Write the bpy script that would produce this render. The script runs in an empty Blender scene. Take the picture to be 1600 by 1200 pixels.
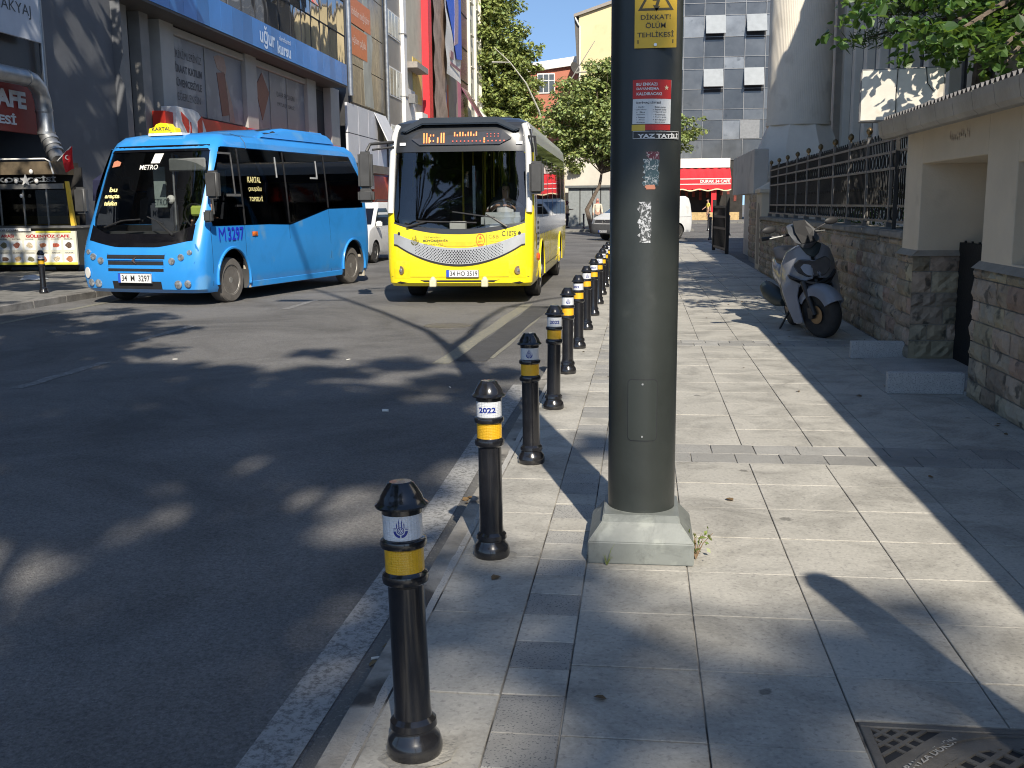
import bpy, bmesh, math, random
import numpy as np
from mathutils import Vector, Matrix, Euler
random.seed(7); rng=np.random.default_rng(7)
PI=math.pi; R=math.radians
sc=bpy.context.scene; COL=sc.collection
# ---------------- camera
cd=bpy.data.cameras.new('camera'); cam=bpy.data.objects.new('camera',cd); COL.objects.link(cam)
cd.sensor_width=36; cd.lens=36*1610.177/1600; cd.clip_start=.05; cd.clip_end=2000
ax=Vector((0.992278,0.123694,-0.009177)); ay=Vector((-0.012205,0.171004,0.985195)); af=Vector((-0.123432,0.977475,-0.171193))
cam.matrix_world=Matrix(((ax.x,ay.x,-af.x,0),(ax.y,ay.y,-af.y,0),(ax.z,ay.z,-af.z,1.5),(0,0,0,1)))
sc.camera=cam
# ---------------- world, sun
SUN_EL=R(38); sun_dir=Vector((.29*math.cos(SUN_EL)/1.0,-.957*math.cos(SUN_EL),math.sin(SUN_EL))).normalized()
w=bpy.data.worlds.new('World'); sc.world=w; w.use_nodes=True
nt=w.node_tree; bg=nt.nodes['Background']; sky=nt.nodes.new('ShaderNodeTexSky'); sky.sky_type='NISHITA'; sky.sun_disc=False
sky.sun_elevation=SUN_EL; sky.sun_rotation=math.atan2(sun_dir.x,sun_dir.y); sky.altitude=50; sky.air_density=1.0; sky.dust_density=.35; sky.ozone_density=3.5
wtc=nt.nodes.new('ShaderNodeTexCoord'); wva=nt.nodes.new('ShaderNodeVectorMath'); wva.operation='ADD'; wva.inputs[1].default_value=(0,0,.13); wvn=nt.nodes.new('ShaderNodeVectorMath'); wvn.operation='NORMALIZE'
nt.links.new(wtc.outputs['Generated'],wva.inputs[0]); nt.links.new(wva.outputs[0],wvn.inputs[0]); nt.links.new(wvn.outputs[0],sky.inputs[0])
nt.links.new(sky.outputs[0],bg.inputs[0]); bg.inputs[1].default_value=.12
sd=bpy.data.lights.new('sun','SUN'); sd.energy=5.0; sd.angle=R(.53); sd.color=(1,.92,.79)
so=bpy.data.objects.new('sun',sd); COL.objects.link(so); so.rotation_euler=sun_dir.to_track_quat('Z','Y').to_euler()
sc.view_settings.view_transform='Standard'; sc.view_settings.look='None'; sc.view_settings.exposure=.42; sc.view_settings.gamma=1
sc.cycles.use_denoising=True; sc.cycles.pixel_filter_type='BLACKMAN_HARRIS'; sc.cycles.filter_width=1.05
# ---------------- materials
MATS={}
def M(name,col,rough=.6,metal=0.,var=.15,scale=6.,bump=0.,bscale=60.,spec=.5,coat=0.,tone=False,emis=0.,spots=None,rvar=0.,detail=6.,gum=None,stain=None):
    if name in MATS: return MATS[name]
    m=bpy.data.materials.new(name); m.use_nodes=True; MATS[name]=m
    n=m.node_tree.nodes; l=m.node_tree.links; p=n['Principled BSDF']
    tc=n.new('ShaderNodeTexCoord'); nz=n.new('ShaderNodeTexNoise'); nz.inputs['Scale'].default_value=scale; nz.inputs['Detail'].default_value=detail; nz.inputs['Roughness'].default_value=.62
    l.new(tc.outputs['Object'],nz.inputs['Vector'])
    rp=n.new('ShaderNodeValToRGB'); l.new(nz.outputs[0],rp.inputs[0])
    c=np.array(col,float); a=np.clip(c*(1-var),0,1); b=np.clip(c*(1+var),0,1)
    rp.color_ramp.elements[0].position=.3; rp.color_ramp.elements[1].position=.7
    rp.color_ramp.elements[0].color=(*a,1); rp.color_ramp.elements[1].color=(*b,1)
    out=rp.outputs[0]
    if spots:   # (color, scale, threshold)
        n2=n.new('ShaderNodeTexNoise'); n2.inputs['Scale'].default_value=spots[1]; n2.inputs['Detail'].default_value=5; l.new(tc.outputs['Object'],n2.inputs['Vector'])
        mr=n.new('ShaderNodeMapRange'); mr.inputs[1].default_value=spots[2]; mr.inputs[2].default_value=spots[2]+.09; l.new(n2.outputs[0],mr.inputs[0])
        mx=n.new('ShaderNodeMix'); mx.data_type='RGBA'; l.new(mr.outputs[0],mx.inputs[0]); l.new(out,mx.inputs[6]); mx.inputs[7].default_value=(*spots[0],1); out=mx.outputs[2]
    if stain:
        n2=n.new('ShaderNodeTexNoise'); n2.inputs['Scale'].default_value=stain[1]; n2.inputs['Detail'].default_value=8; n2.inputs['Roughness'].default_value=.7; n2.inputs['Distortion'].default_value=.6; l.new(tc.outputs['Object'],n2.inputs['Vector'])
        mr=n.new('ShaderNodeMapRange'); mr.inputs[1].default_value=stain[2]; mr.inputs[2].default_value=stain[2]+.22; mr.inputs[3].default_value=1; mr.inputs[4].default_value=stain[0]; l.new(n2.outputs[0],mr.inputs[0])
        mx=n.new('ShaderNodeMix'); mx.data_type='RGBA'; mx.blend_type='MULTIPLY'; mx.inputs[0].default_value=1; l.new(out,mx.inputs[6]); l.new(mr.outputs[0],mx.inputs[7]); out=mx.outputs[2]
    if gum:
        vo=n.new('ShaderNodeTexVoronoi'); vo.inputs['Scale'].default_value=gum[1]; l.new(tc.outputs['Object'],vo.inputs['Vector']); nn=n.new('ShaderNodeTexNoise'); nn.inputs['Scale'].default_value=26; l.new(tc.outputs['Object'],nn.inputs['Vector'])
        sm=n.new('ShaderNodeMath'); sm.operation='MULTIPLY_ADD'; sm.inputs[1].default_value=.09; l.new(nn.outputs[0],sm.inputs[0]); l.new(vo.outputs['Distance'],sm.inputs[2])
        mr=n.new('ShaderNodeMapRange'); mr.inputs[1].default_value=gum[2]; mr.inputs[2].default_value=gum[2]+.015; mr.inputs[3].default_value=gum[0]; mr.inputs[4].default_value=1; l.new(sm.outputs[0],mr.inputs[0])
        mx=n.new('ShaderNodeMix'); mx.data_type='RGBA'; mx.blend_type='MULTIPLY'; mx.inputs[0].default_value=1; l.new(out,mx.inputs[6]); l.new(mr.outputs[0],mx.inputs[7]); out=mx.outputs[2]
    if tone:
        at=n.new('ShaderNodeAttribute'); at.attribute_name='tone'
        mm=n.new('ShaderNodeMix'); mm.data_type='RGBA'; mm.blend_type='MULTIPLY'; mm.inputs[0].default_value=1; l.new(out,mm.inputs[6]); l.new(at.outputs['Color'],mm.inputs[7]); out=mm.outputs[2]
    l.new(out,p.inputs['Base Color'])
    p.inputs['Roughness'].default_value=rough; p.inputs['Metallic'].default_value=metal; p.inputs['Specular IOR Level'].default_value=spec
    if coat: p.inputs['Coat Weight'].default_value=coat; p.inputs['Coat Roughness'].default_value=.06
    if rvar:
        mr=n.new('ShaderNodeMapRange'); mr.inputs[3].default_value=max(rough-rvar,0.02); mr.inputs[4].default_value=rough+rvar; l.new(nz.outputs[0],mr.inputs[0]); l.new(mr.outputs[0],p.inputs['Roughness'])
    if bump:
        n3=n.new('ShaderNodeTexNoise'); n3.inputs['Scale'].default_value=bscale; n3.inputs['Detail'].default_value=4; l.new(tc.outputs['Object'],n3.inputs['Vector'])
        bp=n.new('ShaderNodeBump'); bp.inputs['Strength'].default_value=bump; bp.inputs['Distance'].default_value=.02; l.new(n3.outputs[0],bp.inputs['Height']); l.new(bp.outputs[0],p.inputs['Normal'])
    if emis: l.new(out,p.inputs['Emission Color']); p.inputs['Emission Strength'].default_value=emis
    return m
def glass(name,tint=(.3,.32,.33),rough=.02,refl=1.0,dark=.0):
    if name in MATS: return MATS[name]
    m=bpy.data.materials.new(name); m.use_nodes=True; MATS[name]=m
    n=m.node_tree.nodes; l=m.node_tree.links; n.remove(n['Principled BSDF']); o=n['Material Output']
    t=n.new('ShaderNodeBsdfTransparent'); t.inputs[0].default_value=(*tint,1); g=n.new('ShaderNodeBsdfGlossy'); g.inputs['Roughness'].default_value=rough
    nz=n.new('ShaderNodeTexNoise'); nz.inputs['Scale'].default_value=1.2; bp=n.new('ShaderNodeBump'); bp.inputs['Strength'].default_value=.02; l.new(nz.outputs[0],bp.inputs['Height']); l.new(bp.outputs[0],g.inputs['Normal'])
    g.inputs[0].default_value=(refl,refl,refl,1)
    f=n.new('ShaderNodeFresnel'); f.inputs[0].default_value=1.85; mx=n.new('ShaderNodeMixShader'); l.new(f.outputs[0],mx.inputs[0]); l.new(t.outputs[0],mx.inputs[1]); l.new(g.outputs[0],mx.inputs[2]); l.new(mx.outputs[0],o.inputs[0])
    return m
def leafmat(name,col,tr=(.25,.4,.05)):
    if name in MATS: return MATS[name]
    m=bpy.data.materials.new(name); m.use_nodes=True; MATS[name]=m
    n=m.node_tree.nodes; l=m.node_tree.links; p=n['Principled BSDF']; o=n['Material Output']
    at=n.new('ShaderNodeAttribute'); at.attribute_name='tone'; mm=n.new('ShaderNodeMix'); mm.data_type='RGBA'; mm.blend_type='MULTIPLY'; mm.inputs[0].default_value=1; mm.inputs[6].default_value=(*col,1); l.new(at.outputs['Color'],mm.inputs[7])
    nz=n.new('ShaderNodeTexNoise'); nz.inputs['Scale'].default_value=30; hs=n.new('ShaderNodeHueSaturation'); mr=n.new('ShaderNodeMapRange'); mr.inputs[3].default_value=.7; mr.inputs[4].default_value=1.3; l.new(nz.outputs[0],mr.inputs[0]); l.new(mr.outputs[0],hs.inputs['Value']); l.new(mm.outputs[2],hs.inputs['Color'])
    l.new(hs.outputs[0],p.inputs['Base Color']); p.inputs['Roughness'].default_value=.45
    t=n.new('ShaderNodeBsdfTranslucent'); mt=n.new('ShaderNodeMix'); mt.data_type='RGBA'; mt.blend_type='MULTIPLY'; mt.inputs[0].default_value=1; mt.inputs[6].default_value=(*tr,1); l.new(at.outputs['Color'],mt.inputs[7]); l.new(mt.outputs[2],t.inputs[0])
    mx=n.new('ShaderNodeMixShader'); mx.inputs[0].default_value=.3; l.new(p.outputs[0],mx.inputs[1]); l.new(t.outputs[0],mx.inputs[2]); l.new(mx.outputs[0],o.inputs[0])
    return m
# ---------------- mesh builder
def link(o,parent=None):
    COL.objects.link(o)
    if parent is not None: o.parent=parent
    return o
def tag(o,label=None,cat=None,group=None,kind=None):
    if label: o['label']=label
    if cat: o['category']=cat
    if group: o['group']=group
    if kind: o['kind']=kind
    return o
def thing(name,label,cat,loc=(0,0,0),rz=0,group=None,rot=None):
    o=bpy.data.objects.new(name,None); COL.objects.link(o); o.location=loc; o.rotation_euler=rot or (0,0,rz); o.empty_display_size=.1
    return tag(o,label,cat,group)
def copy_tree(o,parent=None,label=None,loc=None,rz=None):
    c=o.copy(); COL.objects.link(c)
    if parent is not None: c.parent=parent
    if label: c['label']=label
    if loc is not None: c.location=loc
    if rz is not None: c.rotation_euler=(0,0,rz)
    for ch in list(o.children): copy_tree(ch,c)
    return c
class MB:
    def __init__(s,xf=None): s.v=[];s.f=[];s.mi=[];s.t=[];s.xf=xf
    def add(s,vs,fs,mi=0,tone=1.,M4=None):
        b=len(s.v)
        if M4 is not None: vs=[M4@Vector(p) for p in vs]
        if s.xf is not None: vs=[s.xf@Vector(p) for p in vs]
        s.v.extend([tuple(p) for p in vs]); s.f.extend([tuple(i+b for i in f) for f in fs]); s.mi.extend([mi]*len(fs)); s.t.extend([tone]*len(fs)); return s
    def box(s,x0,x1,y0,y1,z0,z1,mi=0,tone=1.,M4=None):
        vs=[(x0,y0,z0),(x1,y0,z0),(x1,y1,z0),(x0,y1,z0),(x0,y0,z1),(x1,y0,z1),(x1,y1,z1),(x0,y1,z1)]
        return s.add(vs,[(0,3,2,1),(4,5,6,7),(0,1,5,4),(1,2,6,5),(2,3,7,6),(3,0,4,7)],mi,tone,M4)
    def tube(s,pts,r,n=8,mi=0,cap=True,tone=1.,sx=1.):
        pts=[Vector(p) for p in pts]; rs=r if hasattr(r,'__len__') else [r]*len(pts); vs=[]; up=None
        for i,p in enumerate(pts):
            d=(pts[min(i+1,len(pts)-1)]-pts[max(i-1,0)]).normalized()
            if up is None:
                a=Vector((0,0,1)) if abs(d.z)<.9 else Vector((1,0,0)); u=d.cross(a).normalized()
            else: u=(up-d*up.dot(d)).normalized()
            up=u; v=d.cross(u)
            for k in range(n):
                t=2*PI*k/n; vs.append(p+(u*math.cos(t)*sx+v*math.sin(t))*rs[i])
        fs=[(i*n+k,i*n+(k+1)%n,(i+1)*n+(k+1)%n,(i+1)*n+k) for i in range(len(pts)-1) for k in range(n)]
        if cap: fs+= [tuple(range(n-1,-1,-1)),tuple((len(pts)-1)*n+k for k in range(n))]
        return s.add(vs,fs,mi,tone)
    def cyl(s,p0,p1,r0,r1=None,n=16,mi=0,tone=1.): return s.tube([p0,p1],[r0,r0 if r1 is None else r1],n,mi,True,tone)
    def lathe(s,prof,c=(0,0,0),n=24,mi=0,tone=1.,M4=None):
        vs=[];N=len(prof)
        for r,z in prof:
            for k in range(n): t=2*PI*k/n; vs.append((c[0]+r*math.cos(t),c[1]+r*math.sin(t),c[2]+z))
        fs=[(i*n+k,i*n+(k+1)%n,(i+1)*n+(k+1)%n,(i+1)*n+k) for i in range(N-1) for k in range(n)]
        fs+=[tuple(range(n-1,-1,-1)),tuple((N-1)*n+k for k in range(n))]
        return s.add(vs,fs,mi,tone,M4)
    def ball(s,c,r,n=12,mi=0,tone=1.):
        r=r if hasattr(r,'__len__') else (r,r,r); vs=[];m=n//2+1
        for i in range(m):
            a=-PI/2+PI*(i+.001)/(m-1+.002)
            for k in range(n): t=2*PI*k/n; vs.append((c[0]+r[0]*math.cos(a)*math.cos(t),c[1]+r[1]*math.cos(a)*math.sin(t),c[2]+r[2]*math.sin(a)))
        fs=[(i*n+k,i*n+(k+1)%n,(i+1)*n+(k+1)%n,(i+1)*n+k) for i in range(m-1) for k in range(n)]+[tuple(range(n-1,-1,-1)),tuple((m-1)*n+k for k in range(n))]
        return s.add(vs,fs,mi,tone)
    def prism(s,poly,d0,d1,plane='xz',mi=0,tone=1.,M4=None):
        # poly in plane coordinates, extruded along the third axis from d0 to d1
        def P(a,b,d): return {'xz':(a,d,b),'yz':(d,a,b),'xy':(a,b,d)}[plane]
        n=len(poly); vs=[P(a,b,d0) for a,b in poly]+[P(a,b,d1) for a,b in poly]
        return s.add(vs,[tuple(range(n-1,-1,-1)),tuple(range(n,2*n))]+[(i,(i+1)%n,n+(i+1)%n,n+i) for i in range(n)],mi,tone,M4)
    def grid(s,fn,nu,nv,mi=0,tone=1.):
        vs=[fn(i/nu,j/nv) for j in range(nv+1) for i in range(nu+1)]
        return s.add(vs,[(j*(nu+1)+i,j*(nu+1)+i+1,(j+1)*(nu+1)+i+1,(j+1)*(nu+1)+i) for j in range(nv) for i in range(nu)],mi,tone)
    def build(s,name,mats,parent=None,smooth=None,bevel=0,seg=1,label=None,fix=True):
        me=bpy.data.meshes.new(name); me.from_pydata(s.v,[],s.f)
        for m in (mats if isinstance(mats,(list,tuple)) else [mats]): me.materials.append(m)
        me.polygons.foreach_set('material_index',s.mi)
        if True:
            ca=me.color_attributes.new('tone','FLOAT_COLOR','CORNER'); arr=[]
            for p,t in zip(me.polygons,s.t):
                c=(t,t,t,1) if not hasattr(t,'__len__') else (*t,1)
                arr.extend(c*p.loop_total)
            ca.data.foreach_set('color',arr)
        if fix or bevel:
            bm=bmesh.new(); bm.from_mesh(me)
            if fix: bmesh.ops.recalc_face_normals(bm,faces=bm.faces)
            if bevel:
                es=[e for e in bm.edges if len(e.link_faces)==2 and e.calc_face_angle(0)>.5]
                bmesh.ops.bevel(bm,geom=es,offset=bevel,segments=seg,affect='EDGES',clamp_overlap=True)
            bm.to_mesh(me); bm.free()
        if smooth: 
            me.polygons.foreach_set('use_smooth',[True]*len(me.polygons)); me.set_sharp_from_angle(angle=R(smooth))
        me.update(); o=bpy.data.objects.new(name,me); link(o,parent)
        if label: o['label']=label
        return o
def struct(name,mb,mats,**k): o=mb.build(name,mats,**k); o['kind']='structure'; return o
# text as mesh in plane coordinates (x right, y up), fitted
FCACHE={}
def text_poly(s,w=None,h=None,bold=0.,ext=.0,sx=None):
    cu=bpy.data.curves.new('lettering','FONT'); cu.body=s; cu.size=1; cu.offset=bold; cu.extrude=0; cu.resolution_u=3; cu.align_x='LEFT'
    o=bpy.data.objects.new('lettering',cu); COL.objects.link(o); dg=bpy.context.evaluated_depsgraph_get(); me=bpy.data.meshes.new_from_object(o.evaluated_get(dg))
    vs=[tuple(v.co) for v in me.vertices]; fs=[tuple(p.vertices) for p in me.polygons]
    bpy.data.objects.remove(o); bpy.data.curves.remove(cu); bpy.data.meshes.remove(me)
    x0=min(v[0] for v in vs);x1=max(v[0] for v in vs);y0=min(v[1] for v in vs);y1=max(v[1] for v in vs)
    kx=(w/(x1-x0)) if w else None; ky=(h/(y1-y0)) if h else None
    if kx is None: kx=ky
    if ky is None: ky=kx
    return [((v[0]-(x0+x1)/2)*kx,(v[1]-(y0+y1)/2)*ky) for v in vs],fs
def put_text(mb,s,c,w=None,h=None,bold=.02,face='-y',mi=0,rot=0.,th=.004):
    vs,fs=text_poly(s,w,h,bold)
    ca,sa=math.cos(rot),math.sin(rot)
    def T(x,y,d):
        x,y=x*ca-y*sa,x*sa+y*ca
        return {'-y':(c[0]+x,c[1]-d,c[2]+y),'+x':(c[0]+d,c[1]+x,c[2]+y),'z':(c[0]+x,c[1]+y,c[2]+d),'-x':(c[0]-d,c[1]-x,c[2]+y)}[face]
    mb.add([T(x,y,th) for x,y in vs],fs,mi)
def add_loc(o,loc,rz=0): o.location=loc; o.rotation_euler=(0,0,rz); return o
def set_tone(me,vals): pass
# ---------------- foliage
def leaf_mesh(name,P,N,size,mat,parent=None,tone=(.6,1.3),aspect=.6,fold=False,elong=1.):
    n=len(P); a=rng.normal(size=(n,3)); a/=np.linalg.norm(a,axis=1)[:,None]
    u=np.cross(N,a); u/=np.linalg.norm(u,axis=1)[:,None]+1e-9; v=np.cross(N,u)
    s=size*(.6+.8*rng.random(n))[:,None]
    if fold: # leaf: 6 verts, folded along the midrib
        ks=[(-.5,0,0),(-.15,.42,.12),(.3,.3,.10),(.62,0,-.05),(.3,-.3,.10),(-.15,-.42,.12)]; fcs=[(0,3,2,1),(0,5,4,3)]
    else:
        ks=[(-.5,0,0),(0,aspect*.5,0),(.5,0,0),(0,-aspect*.5,0)]; fcs=[(0,1,2,3)]
    V=np.stack([P+u*s*k[0]*elong+v*s*k[1]+N*s*k[2] for k in ks],1).reshape(-1,3); nk=len(ks)
    F=[tuple(int(i*nk+j) for j in f) for i in range(n) for f in fcs]
    me=bpy.data.meshes.new(name); me.from_pydata(V.tolist(),[],F); me.materials.append(mat)
    t=tone[0]+(tone[1]-tone[0])*rng.random(n); per=sum(len(f) for f in fcs)
    C=np.ones((n,per,4)); hue=rng.normal(0,.06,n); C[:,:,0]=(t*(1+hue))[:,None]; C[:,:,1]=t[:,None]; C[:,:,2]=(t*(1-hue))[:,None]
    ca=me.color_attributes.new('tone','FLOAT_COLOR','CORNER'); ca.data.foreach_set('color',C.ravel())
    o=bpy.data.objects.new(name,me); return link(o,parent)
def cloud(lobes,n,clumps=60,cr=.16,flat=.6,edge=.5):
    # lobes: (cx,cy,cz,rx,ry,rz); leaves gather in clumps spread through each lobe
    L=np.array(lobes,float); vol=(L[:,3]*L[:,4]*L[:,5])**.55; idx=rng.choice(len(L),clumps,p=vol/vol.sum())
    d=rng.normal(size=(clumps,3)); d/=np.linalg.norm(d,axis=1)[:,None]; rr=rng.random(clumps)**edge
    C=L[idx,:3]+d*rr[:,None]*L[idx,3:]; CR=(cr*L[idx,3:].mean(1))*(.6+.9*rng.random(clumps))
    k=rng.choice(clumps,n,p=CR**2/(CR**2).sum()); g=rng.normal(size=(n,3)); g/=np.linalg.norm(g,axis=1)[:,None]
    q=g*(rng.random(n)**.45)[:,None]*CR[k][:,None]; q[:,2]*=flat
    N=g*.7+np.array([0,0,.8])+rng.normal(size=(n,3))*.45; N/=np.linalg.norm(N,axis=1)[:,None]
    return C[k]+q,N,C
def branches(mb,base,C,k,r0=.03):
    for i in rng.choice(len(C),min(k,len(C)),replace=False):
        e=Vector(C[i]); b=Vector(base); m=(b+e)/2+Vector((0,0,(e-b).length*.08)); mb.tube([b,m,e],[r0,r0*.6,r0*.2],5)
def tree(name,label,cat,base,top,lobes,n,size,mat,bark,trunk_r=.2,clumps=80,group=None,cr=.2,fold=False,flat=.6,edge=.5,nb=14,bend=(0,0),tone=(.55,1.35),elong=1.):
    t=thing(name,label,cat,base,0,group); b=Vector(base)
    L=[(l[0]-b.x,l[1]-b.y,l[2]-b.z,*l[3:]) for l in lobes]; T=Vector(top)-b
    mb=MB(); mb.tube([(0,0,-.3),(T.x*.2+bend[0],T.y*.2+bend[1],T.z*.35),(T.x*.7,T.y*.7,T.z*.75),tuple(T)],[trunk_r*1.25,trunk_r,trunk_r*.75,trunk_r*.45],10)
    P,N,C=cloud(L,n,clumps,cr,flat,edge); branches(mb,T*.95,C,nb,trunk_r*.35)
    mb.build('trunk',bark,t,smooth=60); leaf_mesh('crown',P,N,size,mat,t,fold=fold,tone=tone,elong=elong); return t
# ================= ground, road, pavements =================
m_ground=M('ground_earth',(.16,.15,.13),.9,bump=.3,bscale=20)
m_asph=M('asphalt',(.178,.173,.167),.82,var=.34,scale=70,bump=.7,bscale=110,spots=((.26,.25,.235),85,.60),spec=.3,detail=3,stain=(.60,.45,.42))
m_slab=M('granite_slab',(.430,.410,.362),.78,var=.12,scale=60,bump=.05,bscale=120,tone=True,spots=((.325,.31,.28),48,.57),spec=.35,detail=3,stain=(.62,2.3,.44),gum=(.5,1.9,.088))
m_kerb=M('kerb_granite',(.38,.365,.335),.75,var=.16,scale=3.5,bump=.2,bscale=120,tone=True,spots=((.22,.22,.21),120,.56),detail=9)
m_darkslab=M('dark_basalt_slab',(.32,.31,.285),.78,stain=(.75,2,.48),var=.12,scale=4,bump=.12,bscale=200,tone=True,spots=((.13,.13,.13),120,.56))
m_joint=M('sand_joint',(.29,.27,.235),.9,var=.6,scale=2.4,bump=.3,bscale=90,spots=((.06,.055,.05),3,.50))
g=MB(); g.add([(-400,-200,-.4),(400,-200,-.4),(400,900,-.4),(-400,900,-.4)],[(0,1,2,3)]); struct('ground',g,m_ground)
ROAD=-.12
g=MB(); g.grid(lambda u,v:(-60+130*u,-40+220*v,ROAD),26,44); struct('road',g,m_asph)
# near pavement bed + slabs
g=MB(); g.box(-.868,2.6,-6,41,-.35,-.007); struct('pavement_bed',g,m_joint)
g=MB(); kb=MB(); dk=MB()
def slab(mb,x0,x1,y0,y1,mi=0,tv=.05,gap=.0026,dz=.0015,j=.0):
    z=random.uniform(-dz,dz); t=1+random.uniform(-tv,tv); a,b,c,d=[random.uniform(-.0012,.0012)+z for _ in range(4)]
    x0+=gap;x1-=gap;y0+=gap;y1-=gap; e=.0022
    vs=[(x0,y0,-.04),(x1,y0,-.04),(x1,y1,-.04),(x0,y1,-.04),(x0,y0,a-e),(x1,y0,b-e),(x1,y1,c-e),(x0,y1,d-e),(x0+e,y0+e,a),(x1-e,y0+e,b),(x1-e,y1-e,c),(x0+e,y1-e,d)]
    mb.add(vs,[(0,1,5,4),(1,2,6,5),(2,3,7,6),(3,0,4,7),(4,5,9,8),(5,6,10,9),(6,7,11,10),(7,4,8,11),(8,9,10,11)],mi,t)
cols=[-.216,.203,.637,1.071,1.505,1.939,2.373,2.58]; S=.464; Y0=4.125
for j in range(-22,80):
    y=Y0+j*S
    if (j-4)%11==0:
        for r in range(2):
            x=-.216-(.13 if r else 0)
            while x<2.58: slab(dk,max(x,-.216),min(x+.262,2.58),y+r*S/2,y+(r+1)*S/2,tv=.14); x+=.262
        continue
    for i in range(7):
        if i in (2,3) and j in (-3,-4,-5):
            if j==-3: slab(g,cols[i],cols[i+1],2.915,y+S)
            if j==-5: slab(g,cols[i],cols[i+1],y,2.038)
            continue
        slab(g,cols[i],cols[i+1],y,y+S)
y=-6.
while y<41:
    l=.64; slab(g,-.762,-.42,y,y+l,tv=.07); y+=l
y=-6.
while y<41:
    l=random.choice([.19,.21,.24]); slab(dk if random.random()<.55 else g,-.42,-.216,y,y+l,tv=.12); y+=l
pav=struct('pavement',g,m_slab,fix=False); pav2=struct('pavement_dark_slabs',dk,m_darkslab,fix=False)
y=-6.
while y<41:
    l=random.uniform(.85,1.05); t=1+random.uniform(-.15,.12); e=random.uniform(-.012,.012); n=8
    # kerb stone with worn, uneven outer edge
    xs=[-.868+e+random.uniform(-.010,.008) for _ in range(n+1)]
    for k in range(n):
        ya=y+.004+(l-.008)*k/n; yb=y+.004+(l-.008)*(k+1)/n; xa,xb=xs[k],xs[k+1]
        kb.add([(xa,ya,-.2),(xa,ya,-.03),(xa+.02,ya,-.012),(-.768,ya,-.004),(xb,yb,-.2),(xb,yb,-.03),(xb+.02,yb,-.012),(-.768,yb,-.004)],[(0,4,5,1),(1,5,6,2),(2,6,7,3)],0,t)
    kb.add([(-.86,y+.004,-.2),(-.768,y+.004,-.2),(-.768,y+.004,-.006),(-.845,y+.004,-.014)],[(0,1,2,3)],0,t)
    y+=l
struct('kerb',kb,m_kerb,fix=False)
# markings
def paintmat(name,col,base=(.09,.09,.09),wear=.5,sc_=14):
    m=bpy.data.materials.new(name); m.use_nodes=True; n=m.node_tree.nodes; l=m.node_tree.links; p=n['Principled BSDF']
    tc=n.new('ShaderNodeTexCoord'); nz=n.new('ShaderNodeTexNoise'); nz.inputs['Scale'].default_value=sc_; nz.inputs['Detail'].default_value=12; nz.inputs['Roughness'].default_value=.8; l.new(tc.outputs['Object'],nz.inputs[0])
    mr=n.new('ShaderNodeMapRange'); mr.inputs[1].default_value=wear-.06; mr.inputs[2].default_value=wear+.06; l.new(nz.outputs[0],mr.inputs[0])
    mx=n.new('ShaderNodeMix'); mx.data_type='RGBA'; mx.inputs[6].default_value=(*base,1); mx.inputs[7].default_value=(*col,1); l.new(mr.outputs[0],mx.inputs[0]); l.new(mx.outputs[2],p.inputs['Base Color']); p.inputs['Roughness'].default_value=.8; return m
m_white=paintmat('worn_white_paint',(.34,.335,.32),base=(.13,.127,.12),wear=.47,sc_=38); m_dash=paintmat('worn_lane_paint',(.34,.34,.33),base=(.15,.145,.138),wear=.54,sc_=30); m_yel=paintmat('worn_yellow_paint',(.34,.31,.2),base=(.18,.175,.15),wear=.56,sc_=25); m_patch=M('asphalt_patch',(.062,.062,.064),.85,var=.2,scale=5,bump=.5,bscale=240); m_gutter=M('gutter_concrete',(.13,.125,.115),.85,var=.25,scale=4,bump=.4,bscale=150,spots=((.22,.21,.19),60,.56))
def strip(x0,x1,y0,y1,z=.004,x2=None,n=12):
    g=MB(); dx=(x2-x0) if x2 is not None else 0
    g.grid(lambda u,v:(x0+(x1-x0)*u+dx*v+.012*math.sin(v*17+x0*9),y0+(y1-y0)*v,ROAD+z),1,n); return g
struct('gutter_strip',strip(-.985,-.86,-6,41,.004,n=60),m_gutter)
struct('edge_line',strip(-1.155,-.99,-6,9.2,.004,n=30),m_white)
struct('edge_line_far',strip(-1.19,-1.08,17,40,.004),m_dash)
struct('asphalt_trench',strip(-1.95,-1.62,10.6,16.5,.006,x2=-1.75),m_patch)
struct('yellow_line',strip(-2.15,-1.97,10.4,17.0,.004,x2=-1.95),m_yel)
struct('yellow_line_thin',strip(-1.60,-1.55,10.8,17,.004,x2=-1.46),m_yel)
struct('yellow_line_left',strip(-9.0,-8.86,8,26,.004,x2=-9.75,n=20),m_yel)
for x,y0,y1 in [(-5.69,8.7,10.3),(-5.69,15.9,17.6),(-5.7,24.5,26.5),(-6.2,11.9,13.7)]: struct('lane_dash',strip(x-.06,x+.07,y0,y1,.004),m_dash)
# opposite pavement
m_pave=M('opposite_paving',(.19,.185,.17),.85,var=.25,scale=1.5,bump=.2,bscale=80,spots=((.10,.10,.095),4,.56))
g=MB(); g.box(-24,-10.2,-30,180,-.35,0); struct('opposite_pavement',g,m_pave)
kb=MB(); y=-20
while y<110:
    kb.box(-10.21,-10.03,y+.005,y+.995,-.3,.006,0,1+random.uniform(-.2,.15)); y+=1
struct('opposite_kerb',kb,M('opposite_kerb_concrete',(.20,.19,.175),.85,var=.3,scale=3,bump=.3,tone=True,stain=(.5,2,.45)),bevel=.012)
g=MB(); g.box(-6.3,3.,62,75,-.3,.02); g.box(1.5,60,85,97,-.3,.02); struct('far_pavement',g,m_pave)
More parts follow.
